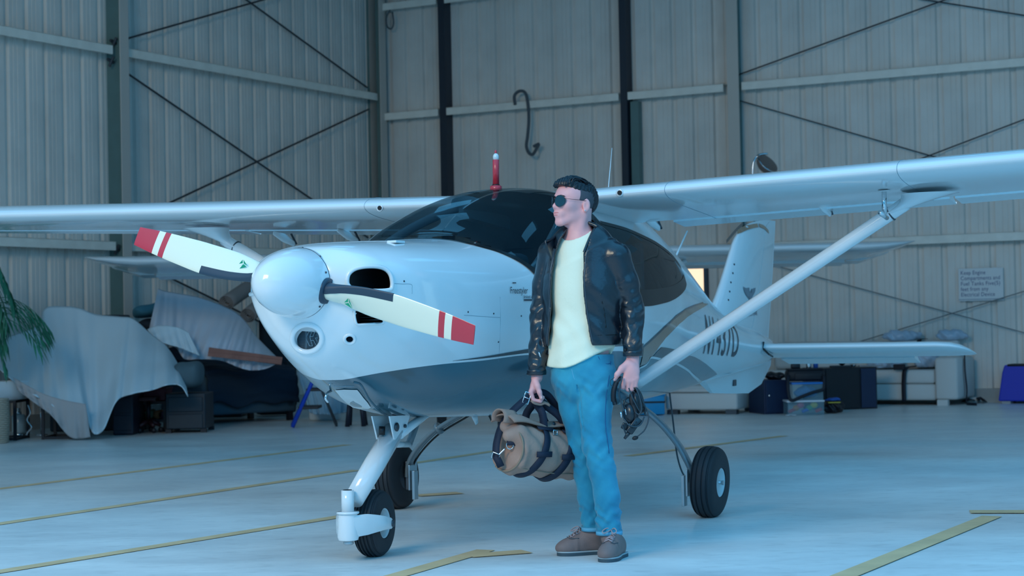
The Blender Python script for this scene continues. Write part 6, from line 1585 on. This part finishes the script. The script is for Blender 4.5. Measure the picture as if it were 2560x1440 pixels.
# navy quilted sofa
sx0, sx1 = D(508, 1050, 20.9)[0], D(742, 1050, 21.6)[0]
yaw_s = math.atan2(.873, .487)-math.pi/2
f0 = on_floor(512, 1064); f1 = on_floor(742, 1050)
Ls = np.linalg.norm(f1-f0); dirs = (f1-f0)/Ls; ang = math.atan2(dirs[1], dirs[0])
so = empty('quilted_sofa', (*((f0+f1)/2)[:2], 0), 'dark navy sofa under a ribbed quilt against left wall', 'sofa', rz=ang)
m_sofab = mat('blue grey sofa base', (56, 84, 100), .85); m_quilt = mat('navy quilt', (14, 42, 62), .85)
MB().box((0, .48, .20), (Ls, .95, .18), bev=.03).build('base', m_sofab, so, True)
MB().box((0, .52, .36), (Ls*.94, .86, .18), bev=.05).build('seat', m_sofab, so, True)
MB().box((0, .90, .58), (Ls*.96, .20, .52), bev=.06).build('back', m_sofab, so, True)
for s in (-1, 1):
    MB().box((s*(Ls/2-.08), .48, .34), (.17, .95, .44), bev=.05).build('arm', m_sofab, so, True)
    for yy in (.06, .88): MB().box((s*(Ls/2-.06), yy, .055), (.06, .06, .11)).build('leg', m_blackmetal, so)
nu, nv = 40, 46; P = np.zeros((nu, nv, 3))
for i in range(nu):
    x = -Ls*.49+Ls*.98*i/(nu-1)
    prof = spline([(.80, .88, 0), (.74, .80, 0), (.52, .72, 0), (.25, .67, 0), (.06, .63, 0), (-.02, .54, 0), (-.05, .36, 0), (-.055, .22+.03*math.sin(i*.4), 0)], nv)
    for j in range(nv):
        rip = .022*abs(math.sin(j/nv*math.pi*9+.35*math.sin(i*.25)))
        P[i, j] = (x, prof[j][0]-rip, prof[j][1]+.02*math.sin(i*.3)+rip*.3)
cloth_grid('quilt', P, m_quilt, so, .012)
# dark armchair back behind the sofa end
m_cov = mat('dark green grey cover', (30, 46, 54), .9); Pc = D(690, 850, 23.2); zt_ = D(690, 788, 23.2)[2]
ca = empty('covered_chair', (Pc[0], 23.2, 0), 'dark tall covered armchair behind the white plastic sheet', 'armchair')
MB().box((0, .16, zt_/2+.03), (.46, .22, zt_-.06), bev=.08).build('back', m_cov, ca, True); MB().box((0, -.10, .24), (.46, .40, .44), bev=.06).build('seat', m_cov, ca, True)
for sx in (-.19, .19): MB().box((sx, -.10, .36), (.08, .40, .66), bev=.03).build('arm', m_cov, ca, True)
# white plastic sheet over the pile
ps = drape('plastic_sheet', [(395, 722), (412, 728), (440, 733), (490, 742), (540, 758), (580, 776), (602, 792), (622, 815), (634, 834), (660, 862), (692, 894)],
           [(372, 828), (410, 850), (442, 872), (462, 898), (500, 898), (545, 900), (572, 908), (600, 920), (632, 926), (668, 920), (702, 902)], 21.3, 20.6, m_sheet2, 120, 40, 7, .06, .10)
wtag(ps, D(600, 920, 20.75), 'white plastic sheet spread over the pile behind the propeller', 'sheet')
pk = drape('plastic_sheet', [(368, 824), (390, 815), (420, 814), (450, 820), (470, 830)], [(380, 840), (410, 858), (445, 868), (470, 878), (500, 890)], 20.45, 20.3, m_sheet, 40, 14, 3, .03)
wtag(pk, D(440, 868, 20.6), 'small pale blue sheet fold beside the slate grey cushion', 'sheet')
# pile core below the plastic sheet
e, w, h, d = crate(450, 600, 815, 22.9, .5, m_darkgrey, 'bedding_stack', 'tall dark stack behind the white plastic sheet under the rugs', 'boxes'); zrug = h
# planks resting on the sheet
for k, (dy, dz, lab) in enumerate(((0, 0, 'upper'), (0, .045, 'lower'))):
    A_ = D(521, 878+dz*150, 20.45); B_ = D(705, 903+dz*60, 20.55)
    d_ = (B_-A_)/np.linalg.norm(B_-A_); e_ = np.cross(d_, [0, -1., 0]); o = MB().box((0, 0, 0), (np.linalg.norm(B_-A_), .028, .09 if k == 0 else .05), np.array([d_, np.cross(e_, d_), e_]), bev=.003).build('plank', m_wood); o.location = (A_+B_)/2+np.array([0, -.03*k, 0]); tag(o, lab+' red brown plank lying on the white plastic sheet', 'plank')
# rolled carpets
m_rug = mat('rolled rug', (150, 142, 138), .95, bump=.3, bscale=60)
for k, (p0, p1, r, lab) in enumerate((((566, 758), (640, 708), .10, 'rolled beige rug leaning left on the pile'), ((620, 790), (690, 735), .100, 'rolled beige rug with its spiral end facing the propeller'))):
    A_ = D(*p0, 22.8); B_ = D(*p1, 23.7); d_ = (B_-A_)/np.linalg.norm(B_-A_); e1 = np.cross(d_, UP); e1 /= np.linalg.norm(e1); e2 = np.cross(e1, d_)
    rg = empty('rolled_rug', A_, lab, 'rug'); L = np.linalg.norm(B_-A_)
    P = [[(e1*math.cos(q)+e2*math.sin(q))*(.02+(r-.02)*q/(2*math.pi*3.6))+d_*t for t in np.linspace(0, L, 8)] for q in np.linspace(0, 2*math.pi*3.6, 110)]
    cloth_grid('rolled_carpet', np.array(P), m_rug, rg, .012)
o = None
# clear plastic bag heap and folding ladder
hp_ = drape('plastic_drape', [(742, 930), (760, 925), (790, 930), (820, 940), (850, 950), (862, 958)], [(772, 1030), (790, 1036), (812, 1036), (830, 1037), (846, 1034), (868, 1030)], 21.7, 21.2, mat('clear plastic bag', (160, 190, 206), .3), 50, 20, 5, .05)
wtag(hp_, D(812, 1036, 21.2), 'pale plastic drape behind the blue ladder', 'plastic')
bx = empty('dust_covered_box', (*D(812, 1034, 21.75)[:2], 0), 'pale box wrapped below the plastic drape by the ladder', 'box'); MB().box((0, .05, .22), (.36, .3, .44), bev=.03).build('body', m_sheet, bx, True)
la = empty('step_ladder', (*on_floor(752, 1070)[:2], 0), 'blue folding step ladder behind the nose of the aircraft', 'ladder'); lc = np.array(la.location)
m_lad = mat('blue ladder', (20, 70, 190), .35); Yl = lc[1]
def LP(px, py, dy=0): return D(px, py, Yl+dy)-lc
for dy in (0, .40):
    MB().tube([LP(731, 1070, dy)*np.array([1, 1, 0])+np.array([0, 0, .01]), LP(782, 952, dy), LP(790, 930, dy)], .022, 8, flat=((0, 1, 0), .7)).build('front_rail', m_lad, la, True)
    MB().tube([LP(842, 1068, dy)*np.array([1, 1, 0])+np.array([0, 0, .01]), LP(800, 965, dy), LP(788, 932, dy)], .014, 8).build('rear_rail', m_steel, la, True)
for (px, py) in ((752, 1020), (772, 975)):
    a = LP(px, py); st = MB().box(a+np.array([.08, .20, 0]), (.22, .42, .03), bev=.004).build('tread', m_blackmetal, la)
MB().box(LP(790, 930)+np.array([0, .2, .01]), (.14, .42, .03), bev=.004).build('top_cap', m_lad, la)
# dark stool whose legs show behind the nose leg
f = on_floor(896, 1066); stl = empty('bar_stool', (f[0]-.03, f[1]+.12, 0), 'dark stool with splayed legs behind the aircraft nose', 'stool')
for s in (-1, 1):
    for t in (-1, 1): MB().tube([(s*.06, t*.10, .32), (s*.09, t*.14, .0)], [.022, .026], 8).build('leg', m_navy, stl, True)
MB().lathe([(.16, .31), (.17, .33), (.17, .36), (.15, .375)], (0, 0, 0), (0, 0, 1), 24).build('seat', m_navy, stl, True)
# potted palm
f = np.array([-5.65, 18.35, 0]); pm = empty('potted_palm', f, 'potted bamboo palm with drooping fronds at the left edge', 'plant')
m_leaf = mat('palm leaf', (40, 112, 84), .55, var=.35, vscale=4); m_stem = mat('palm cane', (70, 92, 70), .6); m_pot = mat('plant pot', (60, 60, 66), .5)
smooth_angle(MB().lathe([(.13, 0), (.15, .02), (.20, .36), (.215, .38), (.20, .38), (.18, .34), (.0, .33)], (0, 0, 0), (0, 0, 1), 30).build('pot', m_pot, pm, True), 40)
rng = random.Random(11)
for k in range(5):
    q = 2*math.pi*k/5; MB().tube(spline([(.06*math.cos(q), .06*math.sin(q), .32), (.10*math.cos(q), .10*math.sin(q), .9), (.16*math.cos(q+.4), .16*math.sin(q+.4), 1.8+.1*(k % 3))], 12), .014, 7).build('cane', m_stem, pm, True)
for k in range(64):
    q = rng.uniform(0, 2*math.pi); z0 = rng.uniform(1.25, 2.02); L = rng.uniform(.40, .60); droop = rng.uniform(.25, .55); d = np.array([math.cos(q), math.sin(q), 0]); base = d*.10+np.array([0, 0, z0])
    if k < 5: q = -.15+.1*k; d = np.array([math.cos(q), math.sin(q), 0]); base = d*.25+np.array([0, 0, 1.12+.05*k]); L = .72; droop = .14
    S_ = spline([base, base+d*L*.4+UP*.14, base+d*L*.75+UP*(.10-droop*.4), base+d*L-UP*droop], 14); b = MB(); b.tube(S_, list(np.linspace(.005, .002, 14)), 5)
    for i in range(3, 14):
        for s in (-1, 1):
            t = S_[min(i+1, 13)]-S_[i-1]; t /= np.linalg.norm(t); sd = np.cross(t, UP); sd /= np.linalg.norm(sd)+1e-6
            tip = S_[i]+(sd*s*.55+t*.75-UP*(.35+rng.uniform(0, .5)))*rng.uniform(.13, .20); mid = S_[i]*.5+tip*.5+UP*.015; wd = np.cross(tip-S_[i], UP); wd = wd/(np.linalg.norm(wd)+1e-6)*.013
            b.add([S_[i], mid+wd, tip, mid-wd, mid+UP*.004], [(0, 1, 4), (1, 2, 4), (2, 3, 4), (3, 0, 4)])
    b.build('frond', m_leaf, pm)
# ================================================================== things stored along the back wall
m_wsofa = mat('white sofa fabric', (216, 214, 210), .8, bump=.15, bscale=30)
m_blk = mat('black cabinet', (10, 14, 26), .45); m_nvc = mat('navy cabinet and side shade', (20, 38, 72), .45)
SB = np.array([BD[0], BD[1], 0]); SN = -BN                      # along the wall / into the room
def F2(px, py): return on_floor(px, py)
# sectional sofa: long part parallel to the wall and a chaise towards the camera
o0 = F2(2342, 1014); angS = math.atan2(SB[1], SB[0])
sf = empty('sectional_sofa', o0, 'white sectional sofa by the back wall with black straps round it', 'sofa', rz=angS)
# local: x along the wall (right), y towards the wall
def SLc(px, py, z=None):
    P = F2(px, py)-o0; return P@SB, P@BN
SD = float(cB-o0@BN)-.16
def sbox(x0, x1, y0, y1, z0, z1, name, par=sf, bev=.035): return MB().box(((x0+x1)/2, (y0+y1)/2, (z0+z1)/2), (x1-x0, y1-y0, z1-z0), bev=bev).build(name, m_wsofa, par, True)
sbox(-.02, .26, .0, SD, .07, .58, 'arm'); sbox(-2.3, -.02, .05, SD-.02, .06, .26, 'base'); sbox(-1.2, -.03, .04, SD-.14, .265, .43, 'seat_cushion'); sbox(-2.28, -1.22, .04, SD-.14, .265, .43, 'seat_cushion')
sbox(-2.3, .1, SD-.16, SD, .25, .78, 'back'); sbox(-1.2, -.05, SD-.30, SD-.12, .43, .74, 'back_cushion', bev=.06); sbox(-2.28, -1.25, SD-.30, SD-.12, .43, .74, 'back_cushion', bev=.06)
for x, y in ((.03, .04), (.2, SD-.08), (-2.25, .1), (-2.25, SD-.08)): MB().box((x+.04, y, .035), (.13, .08, .07)).build('foot', m_wsofa, sf)
c0 = F2(1664, 1036); c1 = F2(1844, 1036); c2 = F2(1908, 1024)
chs_ = empty('chaise', (c0+c1)/2, 'white low chaise end of the sofa beneath the aircraft tail', 'sofa', rz=math.atan2((c1-c0)[1], (c1-c0)[0]))
Lc = np.linalg.norm(c1-c0)
for a, z0, z1, nm, bev in (((0), .05, .245, 'base', .03), ((0), .25, .33, 'seat_cushion', .04)):
    MB().box((0, .48, (z0+z1)/2), (Lc, .96, z1-z0), bev=bev).build(nm, m_wsofa, chs_, True)
MB().box((0, .86, .36), (Lc, .22, .46), bev=.07).build('back_cushion', m_wsofa, chs_, True)
for x in (-Lc/2+.08, Lc/2-.08): MB().box((x, .06, .025), (.13, .10, .05)).build('foot', m_steel, chs_); MB().box((x, .9, .025), (.13, .10, .05)).build('foot', m_steel, chs_)
# straps round the sofa
m_strap = mat('black ratchet strap', (10, 18, 34), .6)
def sw(x, y, z): return o0+SB*x+BN*y+np.array([0, 0, z])
def straps(x, lab):
    Q = [sw(x, -.02, .05), sw(x, -.012, .30), sw(x+.02, .01, .45), sw(x+.05, SD*.35, .47), sw(x+.06, SD-.34, .50), sw(x+.06, SD-.33, .76), sw(x+.05, SD-.2, .80), sw(x+.05, SD, .80)]
    o = MB().ribbon(spline(Q, 50), (SN*.8+UP*.6), .055, .006).build('strap', m_strap, None, True); wtag(o, Q[0], lab, 'strap'); return o
xs_ = (F2(2272, 1012)-o0)@SB; straps(xs_, 'black strap wrapped down over the sofa seat with a ratchet')
b = MB().box((0, 0, 0), (.14, .07, .07), np.array([SB, BN, UP]), bev=.012); o = b.build('ratchet', m_strap); o.location = sw(xs_-.05, -.02, .47); tag(o, 'black ratchet buckle on the strap over the sofa seat', 'ratchet')
Q = [sw(.272, .30, .62), sw(.285, .26, .40), sw(.29, .30, .18), sw(.30, .22, .03), sw(.36, .10, .012), sw(.48, .02, .012)]
o = MB().ribbon(spline(Q, 40), SB*1.0, .045, .006).build('strap', m_strap, None, True); wtag(o, Q[-1], 'black strap hanging down the outer side of the sofa arm', 'strap')
Q = [sw(.05, .0, .60), sw(.15, .25, .605), sw(.265, .28, .60)]
Q = [on_floor(x, y)+np.array([0, 0, .012]) for x, y in ((2408, 1007), (2425, 1010), (2440, 1005), (2450, 1009), (2462, 1006))]; Q[1] += UP*.05; Q[3] += UP*.06
o = MB().ribbon(spline(Q, 26), (.1, -.4, 1), .06, .006).build('strap', m_strap, None, True); wtag(o, Q[0], 'loose black strap end lying on the floor beside the sofa arm', 'strap')
# plastic covered cushions on the sofa
def lump(c, r, m, name, label, cat, amp=.012, seed=0, h=.014):
    c = np.asarray(c, float); r = np.asarray(r, float); G = SDF(c-r*1.35-.03, c+r*1.35+.03, h); X, Y, Z = G.grid()
    k0 = np.sqrt(((X-c[0])/r[0])**2+((Y-c[1])/r[1])**2+((Z-c[2])/r[2])**2)
    G.F = ((k0-1)*r.min()+amp*(np.sin(X*31+seed)*np.sin(Z*37+seed*2)+np.sin(Y*29+X*17+seed)*.6+.5*np.sin(X*70+Z*60))).astype(np.float32)
    G.F = np.maximum(G.F, (c[2]-r[2]*.8)-Z+0*X+0*Y).astype(np.float32)
    return wtag(G.build(name, m, None, 1), c-np.array([0, 0, r[2]*.8]), label, cat)
m_clear = mat('clear plastic wrap', (186, 200, 216), .22)
lump(sw(-.22, SD*.38, .56), (.15, .12, .13), m_clear, 'wrapped_cushion', 'bundle in clear plastic on the sofa seat beside the arm', 'cushion', .014, 1)
lump(sw(-.72, SD*.36, .54), (.22, .13, .11), m_clear, 'wrapped_cushion', 'long bundle in clear plastic on the sofa seat left of the strap', 'cushion', .014, 2)
lump(sw(.02, SD-.09, .84), (.20, .085, .075), m_clear, 'plastic_bundle', 'clear plastic bundle on the sofa back showing above the tailplane tip', 'plastic', .012, 3)
lump(sw(-.62, SD-.09, .84), (.24, .085, .075), m_clear, 'plastic_bundle', 'long clear plastic roll on the sofa back left of the bundle', 'plastic', .012, 4)
# cabinets
def cab(pl_, pr_, ytop, Y_dep, name, label, cat, m1, door=True):
    A_ = F2(*pl_); B_ = F2(*pr_); d = (B_-A_); L = np.linalg.norm(d); e = empty(name, (A_+B_)/2, label, cat, rz=math.atan2(d[1], d[0])); h = at_depth(pl_[0], ytop, A_[1])[2]
    MB().box((0, Y_dep/2, h/2), (L, Y_dep, h), bev=.006).build('body', m1, e)
    if door:
        MB().box((0, -.008, h/2), (L-.03, .016, h-.04), bev=.004).build('door', m1, e)
    return e, L, h
e1_, L1, h1 = cab((1912, 1036), (1972, 1034), 951, .5, 'navy_cabinet', 'dark navy cabinet left of the clear plastic bins', 'cabinet', m_nvc)
MB().lathe([(.012, 0), (.014, .012), (.008, .02)], (-L1/2+.05, -.016, h1*.55), (0, -1, 0), 12).build('knob', m_chrome, e1_, True)
e2_, L2, h2_ = cab((2062, 1026), (2194, 1021), 921, .55, 'black_cabinet', 'large black cabinet right of the clear plastic bins', 'cabinet', m_blk, False)
MB().box((-L2*.16, -.008, h2_/2), (L2*.62, .016, h2_-.03), bev=.004).build('door', m_blk, e2_); MB().box((L2*.33, -.008, h2_/2), (L2*.28, .016, h2_-.03), bev=.004).build('door', m_nvc, e2_)  # right navy panel paints the cabinet's side shading, no second door
# clear bins
m_bin = glass_mat('clear bin plastic', (170, 210, 225), .16, .12); m_bin.node_tree.nodes['Transparent BSDF'].inputs[0].default_value = (.90, .95, .97, 1); m_lidb = mat('blue bin lid', (40, 120, 200), .35); m_lidw = mat('white bin lid', (214, 222, 228), .35)
def bin_(px0, px1, ytop, ybot, z0, Y, lid, label, name='storage_bin'):
    A_ = at_depth(px0, ybot, Y); B_ = at_depth(px1, ybot, Y); w = B_[0]-A_[0]; h = at_depth(px0, ytop, Y)[2]-z0; e = empty(name, ((A_[0]+B_[0])/2, Y+.16, z0), label, 'bin'); d = .32; t = .006
    b = MB()
    for (x, y, sx_, sy_) in ((0, -d/2, w, t), (0, d/2, w, t), (-w/2, 0, t, d), (w/2, 0, t, d)): b.box((x, y, h/2), (sx_, sy_, h-.004))
    b.box((0, 0, .004), (w, d, .006)); b.build('tub', m_bin, e)
    MB().box((0, 0, h+.004), (w+.02, d+.02, .022), bev=.006).build('lid', lid, e, True)
    return e, w, h, d
Yb_ = F2(2010, 1038)[1]
ebl, wb, hb, db = bin_(1970, 2060, 1005, 1038, .002, Yb_, m_lidw, 'clear bin full of bright toys with a white lid', 'toy_bin')
zlid = .002+hb+.016
ebu, wu, hu, du = bin_(1982, 2058, 960, 1003, zlid, Yb_+.02, m_lidb, 'clear bin with a blue lid stacked on the toy bin')
rng = random.Random(5); cols = [('red', (220, 50, 60)), ('yellow', (220, 200, 60)), ('green', (60, 170, 110)), ('blue', (40, 110, 210)), ('pink', (220, 90, 110)), ('orange', (220, 130, 50))]
for k in range(7):
    nm, c_ = cols[(k*5) % 6]; r = .036+.004*(k % 3); x = -wb/2+.05+k*(wb-.10)/6; z = .05+.03*(k % 3); y = -db/2+.055
    o = (MB().sphere((0, 0, 0), (r, r*.7, r*.8), 14, 10) if k % 3 else MB().tube([(-r, 0, -r*.4), (r, 0, r*.4)], r*.55, 10)).build('toy', mat(nm+' toy', c_, .4), None, True)
    o.location = (ebl.location[0]+x, ebl.location[1]+y, z); tag(o, nm+[' round toy at the left end of', ' stick toy second from the left in', ' round toy third from the left in', ' round toy in the middle of', ' stick toy right of the middle in', ' round toy second from the right in', ' round toy at the right end of'][k]+' the clear toy bin', 'toy', 'toys in the clear bin')
lump((ebu.location[0], ebu.location[1], zlid+.085), (wu*.36, .10, .075), mat('blue cloth', (60, 130, 190), .8), 'folded_cloth', 'blue cloth folded inside the clear bin with blue lid', 'cloth', .008, 6, .01)
# black bag on the stacked bins
zb2 = zlid+hu+.022
bg_ = empty('camera_bag', (ebu.location[0]-.01, ebu.location[1]-.01, zb2), 'black padded bag lying on the blue lidded bin', 'bag')
MB().box((0, 0, .07), (.42, .24, .13), bev=.035).build('body', mat('black nylon', (8, 12, 24), .6), bg_, True)
MB().box((.02, -.122, .06), (.30, .02, .08), bev=.008).build('front_pocket', mat('black nylon', (10, 14, 26), .6), bg_, True)
MB().box((0, 0, .138), (.40, .22, .02), bev=.008).build('top_flap', mat('black nylon', (10, 14, 26), .6), bg_, True)
Q = spline([(-.20, -.125, .08), (-.215, -.18, -.04), (-.205, -.19, -.17), (-.17, -.195, -.205), (-.08, -.19, -.17), (.06, -.19, -.12), (.175, -.18, -.09), (.195, -.17, -.04), (.20, -.128, .06)], 60)
MB().ribbon(Q, (0, -1, .1), .035, .006).build('carry_strap', m_strap, bg_, True)
# small things on top of the bag and the cabinets
zt0 = zb2+.15; bc_ = bg_.location
o = MB().box((0, 0, .025), (.10, .08, .05), bev=.008).build('black_case', m_blk, None, True); o.location = (bc_[0]-.10, bc_[1], zt0); tag(o, 'small black case on top of the black padded bag', 'case')
o = smooth_angle(MB().lathe([(.028, 0), (.030, .01), (.030, .05), (.022, .06)], (0, 0, 0), (0, 0, 1), 18).build('silver_jar', m_chrome, None, True)); o.location = (bc_[0]+.05, bc_[1], zt0); tag(o, 'small silver jar on the black padded bag', 'jar')
o = smooth_angle(MB().lathe([(.026, 0), (.028, .004), (.028, .085), (.022, .092)], (0, 0, 0), (0, 0, 1), 18).build('drink_can', mat('blue can', (40, 90, 170), .3, metal=.4), None, True)); o.location = (bc_[0]+.13, bc_[1], zt0); tag(o, 'blue drink can standing on the black padded bag', 'can')
o = lump((e1_.location[0]+.02, e1_.location[1]+.24, h1+.038), (.11, .14, .05), m_blk, 'dark_cloth', 'crumpled dark cloth on top of the navy cabinet', 'cloth', .008, 8, .01)
cz = h2_+.001; c2 = e2_.location; d2 = np.array([math.cos(e2_.rotation_euler[2]), math.sin(e2_.rotation_euler[2]), 0])
def on2(x, y=.15): return (c2[0]+d2[0]*x-d2[1]*y*0, c2[1]+d2[1]*x+y, cz)
tray = MB().box((0, 0, .012), (.24, .14, .024), bev=.004).build('black_tray', m_blk); tray.location = on2(-.10); tag(tray, 'flat black tray on top of the large black cabinet', 'tray')
o = MB().sphere((0, 0, .035), (.045, .035, .035), 16, 10).build('black_ball', m_blk, None, True); o.location = on2(-.08)[:2]+(cz+.024,); tag(o, 'round black object resting on the flat black tray', 'ornament')
o = smooth_angle(MB().lathe([(.02, 0), (.032, .01), (.034, .03), (.02, .036)], (0, 0, 0), (0, 0, 1), 16).build('silver_bowl', m_chrome, None, True)); o.location = on2(.07); tag(o, 'small silver bowl on the large black cabinet', 'bowl')
o = MB().box((0, 0, .008), (.28, .10, .016), bev=.003).build('grey_board', mat('grey board', (150, 150, 152), .5)); o.location = on2(.30); tag(o, 'flat pale board lying at the right end of the large black cabinet', 'board')
# cloth heap, paper scrap, blue tub, folded mat
f = F2(2086, 1034)
lump((f[0]+.01, f[1]+.14, .07), (.12, .12, .085), m_blk, 'cloth_heap', 'heap of black cloth on the floor right of the toy bin', 'cloth', .012, 9, .01)
lump((f[0]-.01, f[1]+.10, .155), (.09, .08, .022), mat('blue cloth', (40, 100, 190), .8), 'blue_cloth', 'blue cloth on the black cloth heap', 'cloth', .004, 10, .008)
o = MB().box((0, 0, .006), (.14, .05, .012), bev=.003).build('yellow_strap', mat('yellow webbing', (190, 180, 70), .6)); o.location = (f[0], f[1]+.004, .12); tag(o, 'yellow webbing strip across the black cloth heap', 'strap')
f = F2(1976, 1040); o = cloth_grid('paper_scrap', np.array([[(x*.12, y*.07, .008+.01*math.sin(x*5+y*3)**2) for y in np.linspace(-.5, .5, 7)] for x in np.linspace(-.5, .5, 9)]), m_lidw, None, .003); o.location = (f[0], f[1]-.02, 0); tag(o, 'white paper scrap on the floor before the toy bin', 'paper')
A_ = F2(1600, 1040); B_ = F2(1661, 1038); w = np.linalg.norm(B_-A_)
tb = empty('blue_tub', ((A_+B_)/2)+np.array([0, .2, 0]), 'bright blue plastic tub left of the white chaise', 'tub'); m_tub = mat('blue tub', (30, 150, 205), .4); ht = at_depth(1650, 985, A_[1])[2]
MB().box((0, 0, ht/2), (w, .4, ht-.02), bev=.015).build('body', m_tub, tb, True); MB().box((0, 0, ht*.62), (w+.015, .415, .02)).build('dark_band', m_blk, tb); MB().box((0, 0, ht-.01), (w+.02, .42, .03), bev=.008).build('lid', m_tub, tb, True)
A_ = F2(2486, 1011); B_ = A_+SB*.66; w = .66; hm = at_depth(2540, 912, A_[1]+.1)[2]; d = (B_-A_)/w
mt = empty('folded_mat', (A_+B_)/2-BN*(.46-float(cB-A_@BN)), 'folded blue mat standing at the right end of the wall', 'mat', rz=math.atan2(d[1], d[0])); m_mat = mat('blue vinyl mat', (44, 58, 190), .5, bump=.1, bscale=12)
for k in range(4):
    V = []; z1 = hm-.012*k
    P = [(-w/2, 0), (w/2, 0), (w/2-.01, .0), (-w/2+.10, .0)]
    b = MB(); y0 = .035+k*.075
    b.add([(-w/2+x0, y0+y, z) for z, x0 in ((.03, 0), (z1*.8, .055), (z1, .085)) for y in (0, .065)]+[(w/2, y0+y, z) for z in (.03, z1*.8, z1) for y in (0, .065)],
          [(0, 2, 3, 1), (2, 4, 5, 3), (6, 7, 9, 8), (8, 9, 11, 10), (0, 6, 8, 2), (2, 8, 10, 4), (1, 3, 9, 7), (3, 5, 11, 9), (4, 10, 11, 5), (0, 1, 7, 6)])
    o = b.build('mat_panel', m_mat, mt); md = o.modifiers.new('soft', 'BEVEL'); md.width = .018; md.segments = 2
MB().box((.05, .18, hm-.005), (w-.14, .30, .03), bev=.01).build('dark_cover', m_blk, mt, True)
for x in (-w/2+.1, w/2-.1): MB().box((x, .18, .015), (.10, .30, .03)).build('wooden_block', m_beige, mt)
# work lamp head above the wing
Pl = at_depth(1918, 408, 20.5); base = np.array([at_depth(1902, 700, 22.2)[0], 22.2, 0])
lp = empty('work_lamp', base, 'round lamp head with chrome yoke rising above the right wing on a stand', 'lamp'); bl = lambda p: np.asarray(p)-base
ax = np.array([.55, -.55, .62]); ax /= np.linalg.norm(ax); hc = np.array([at_depth(1916, 412, 22.2)[0], 22.2, at_depth(1916, 412, 22.2)[2]])
hd = smooth_angle(MB().lathe([(.0, -.075), (.08, -.07), (.13, -.03), (.145, .02), (.14, .035), (.12, .04), (.0, .045)], bl(hc), ax, 32).build('lamp_head', mat('lamp brown', (120, 104, 98), .35), lp, True), 40)
MB().lathe([(.147, .02), (.155, .026), (.147, .034)], bl(hc), ax, 32).build('chrome_rim', m_chrome, hd, True)
Q = spline([bl(hc)+np.array([-.17, 0, -.12]), bl(hc)+np.array([-.155, 0, .03]), bl(hc)+np.array([-.09, 0, .12]), bl(hc)+np.array([.02, 0, .135])], 20)
MB().tube(Q, .012, 8).build('yoke', m_chrome, lp, True)
MB().tube([(0, 0, .02), bl(hc)+np.array([-.17, 0, -.12])], .014, 8).build('pole', m_steel, lp, True)
for k in range(3):
    q = k*2.09+.5; MB().tube([(0, 0, .30), (.22*math.cos(q), .10*math.sin(q), .012)], .011, 8).build('leg', m_steel, lp, True)
# ================================================================== second aircraft behind
Y2 = 19.3; c0 = at_depth(1250, 700, Y2); R0 = np.array([c0[0], Y2, 0])
ac = empty('light_aircraft', R0, 'second white high wing aircraft parked behind the first, only its wings showing', 'airplane')
def S2(a): return None
for sg, px_tip, pyt in ((1, 2308, 618), (-1, 190, 645)):
    tip = at_depth(px_tip, pyt, Y2)-R0; X1 = abs(tip[0]); zt_ = tip[2]; zr = (at_depth(1965, 613, Y2)-R0)[2]-.035 if sg > 0 else (at_depth(500, 648, Y2)-R0)[2]-.02
    def zz2(a): return zr+.0*a+(zt_-zr)*np.clip((a-2.5)/(X1-2.5), -1, 1)*.15
    st = [(sg*a, 0, zz2(a), 1.05, zz2(a)-.13, 1.0) for a in (.12, 1.5, 2.6, X1-.62)]+[(sg*(X1-.40), .02, zz2(X1)+.01, 1.04, zz2(X1)-.10, .9), (sg*(X1-.18), .10, zz2(X1)+.035, 1.0, zz2(X1)-.03, .6), (sg*X1, .38, zz2(X1)+.07, .85, zz2(X1)+.045, .25)]
    w = wing_loft('wing', st, 0, .74, m_white, ac)
    wing_loft('aileron', [(sg*a, 0, zz2(a), 1.05, zz2(a)-.15, 1.0) for a in (.6, 2.5, X1-.68)], .755, 1.0, m_white, w)
    wing_loft('wing_tip', [(sg*a, 0, zz2(a), 1.05, zz2(a)-.13, 1.0) for a in (X1-.66, X1-.5)]+[(sg*(X1-.40), .02, zz2(X1)+.01, 1.04, zz2(X1)-.10, .9), (sg*(X1-.2), .12, zz2(X1)+.03, 1.0, zz2(X1)-.04, .6)], .755, 1.0, m_white, w)
    MB().tube([(sg*.40, .45, .75), (sg*2.0, .45, zr-.09)], .03, 12).build('wing_strut', m_white, ac, True)
    lg2 = MB().tube(spline([(sg*.25, .55, .62), (sg*.48, .55, .45), (sg*.60, .55, .18)], 14), .03, 8).build('gear_leg', m_gear, ac, True)
    MB().lathe([(.06, -.05), (.13, -.05), (.16, -.03), (.165, 0), (.16, .03), (.13, .05), (.06, .05)], (sg*.66, .55, .163), (1, 0, 0), 32).build('wheel', m_tire, lg2, True)
prof = [(.06, -1.35, 1.12), (.22, -1.25, 1.12), (.36, -.95, 1.10), (.46, -.4, 1.10), (.50, .3, 1.12), (.40, 1.1, 1.12), (.22, 2.0, 1.02), (.12, 2.6, .98), (.05, 3.0, .96)]
n = 28; V = []
for r, y, z in prof:
    for j in range(n): q = 2*math.pi*j/n; V.append((r*math.cos(q), y, z+r*1.15*math.sin(q)))
f2 = pym('fuselage', V, [(i*n+j, i*n+(j+1) % n, (i+1)*n+(j+1) % n, (i+1)*n+j) for i in range(len(prof)-1) for j in range(n)]+[tuple(range(n))[::-1], tuple((len(prof)-1)*n+j for j in range(n))], m_white, ac, True)
MB().box((0, .45, 1.62), (.5, 1.0, .5), bev=.12).build('cabin_top', m_white, ac, True)
MB().lathe([(.06, -.045), (.11, -.045), (.14, 0), (.11, .045), (.06, .045)], (0, -.9, .14), (1, 0, 0), 28).build('nose_wheel', m_tire, ac, True); MB().tube([(0, -.9, .14), (0, -.85, .75)], .03, 10).build('nose_gear_leg', m_white, ac, True)
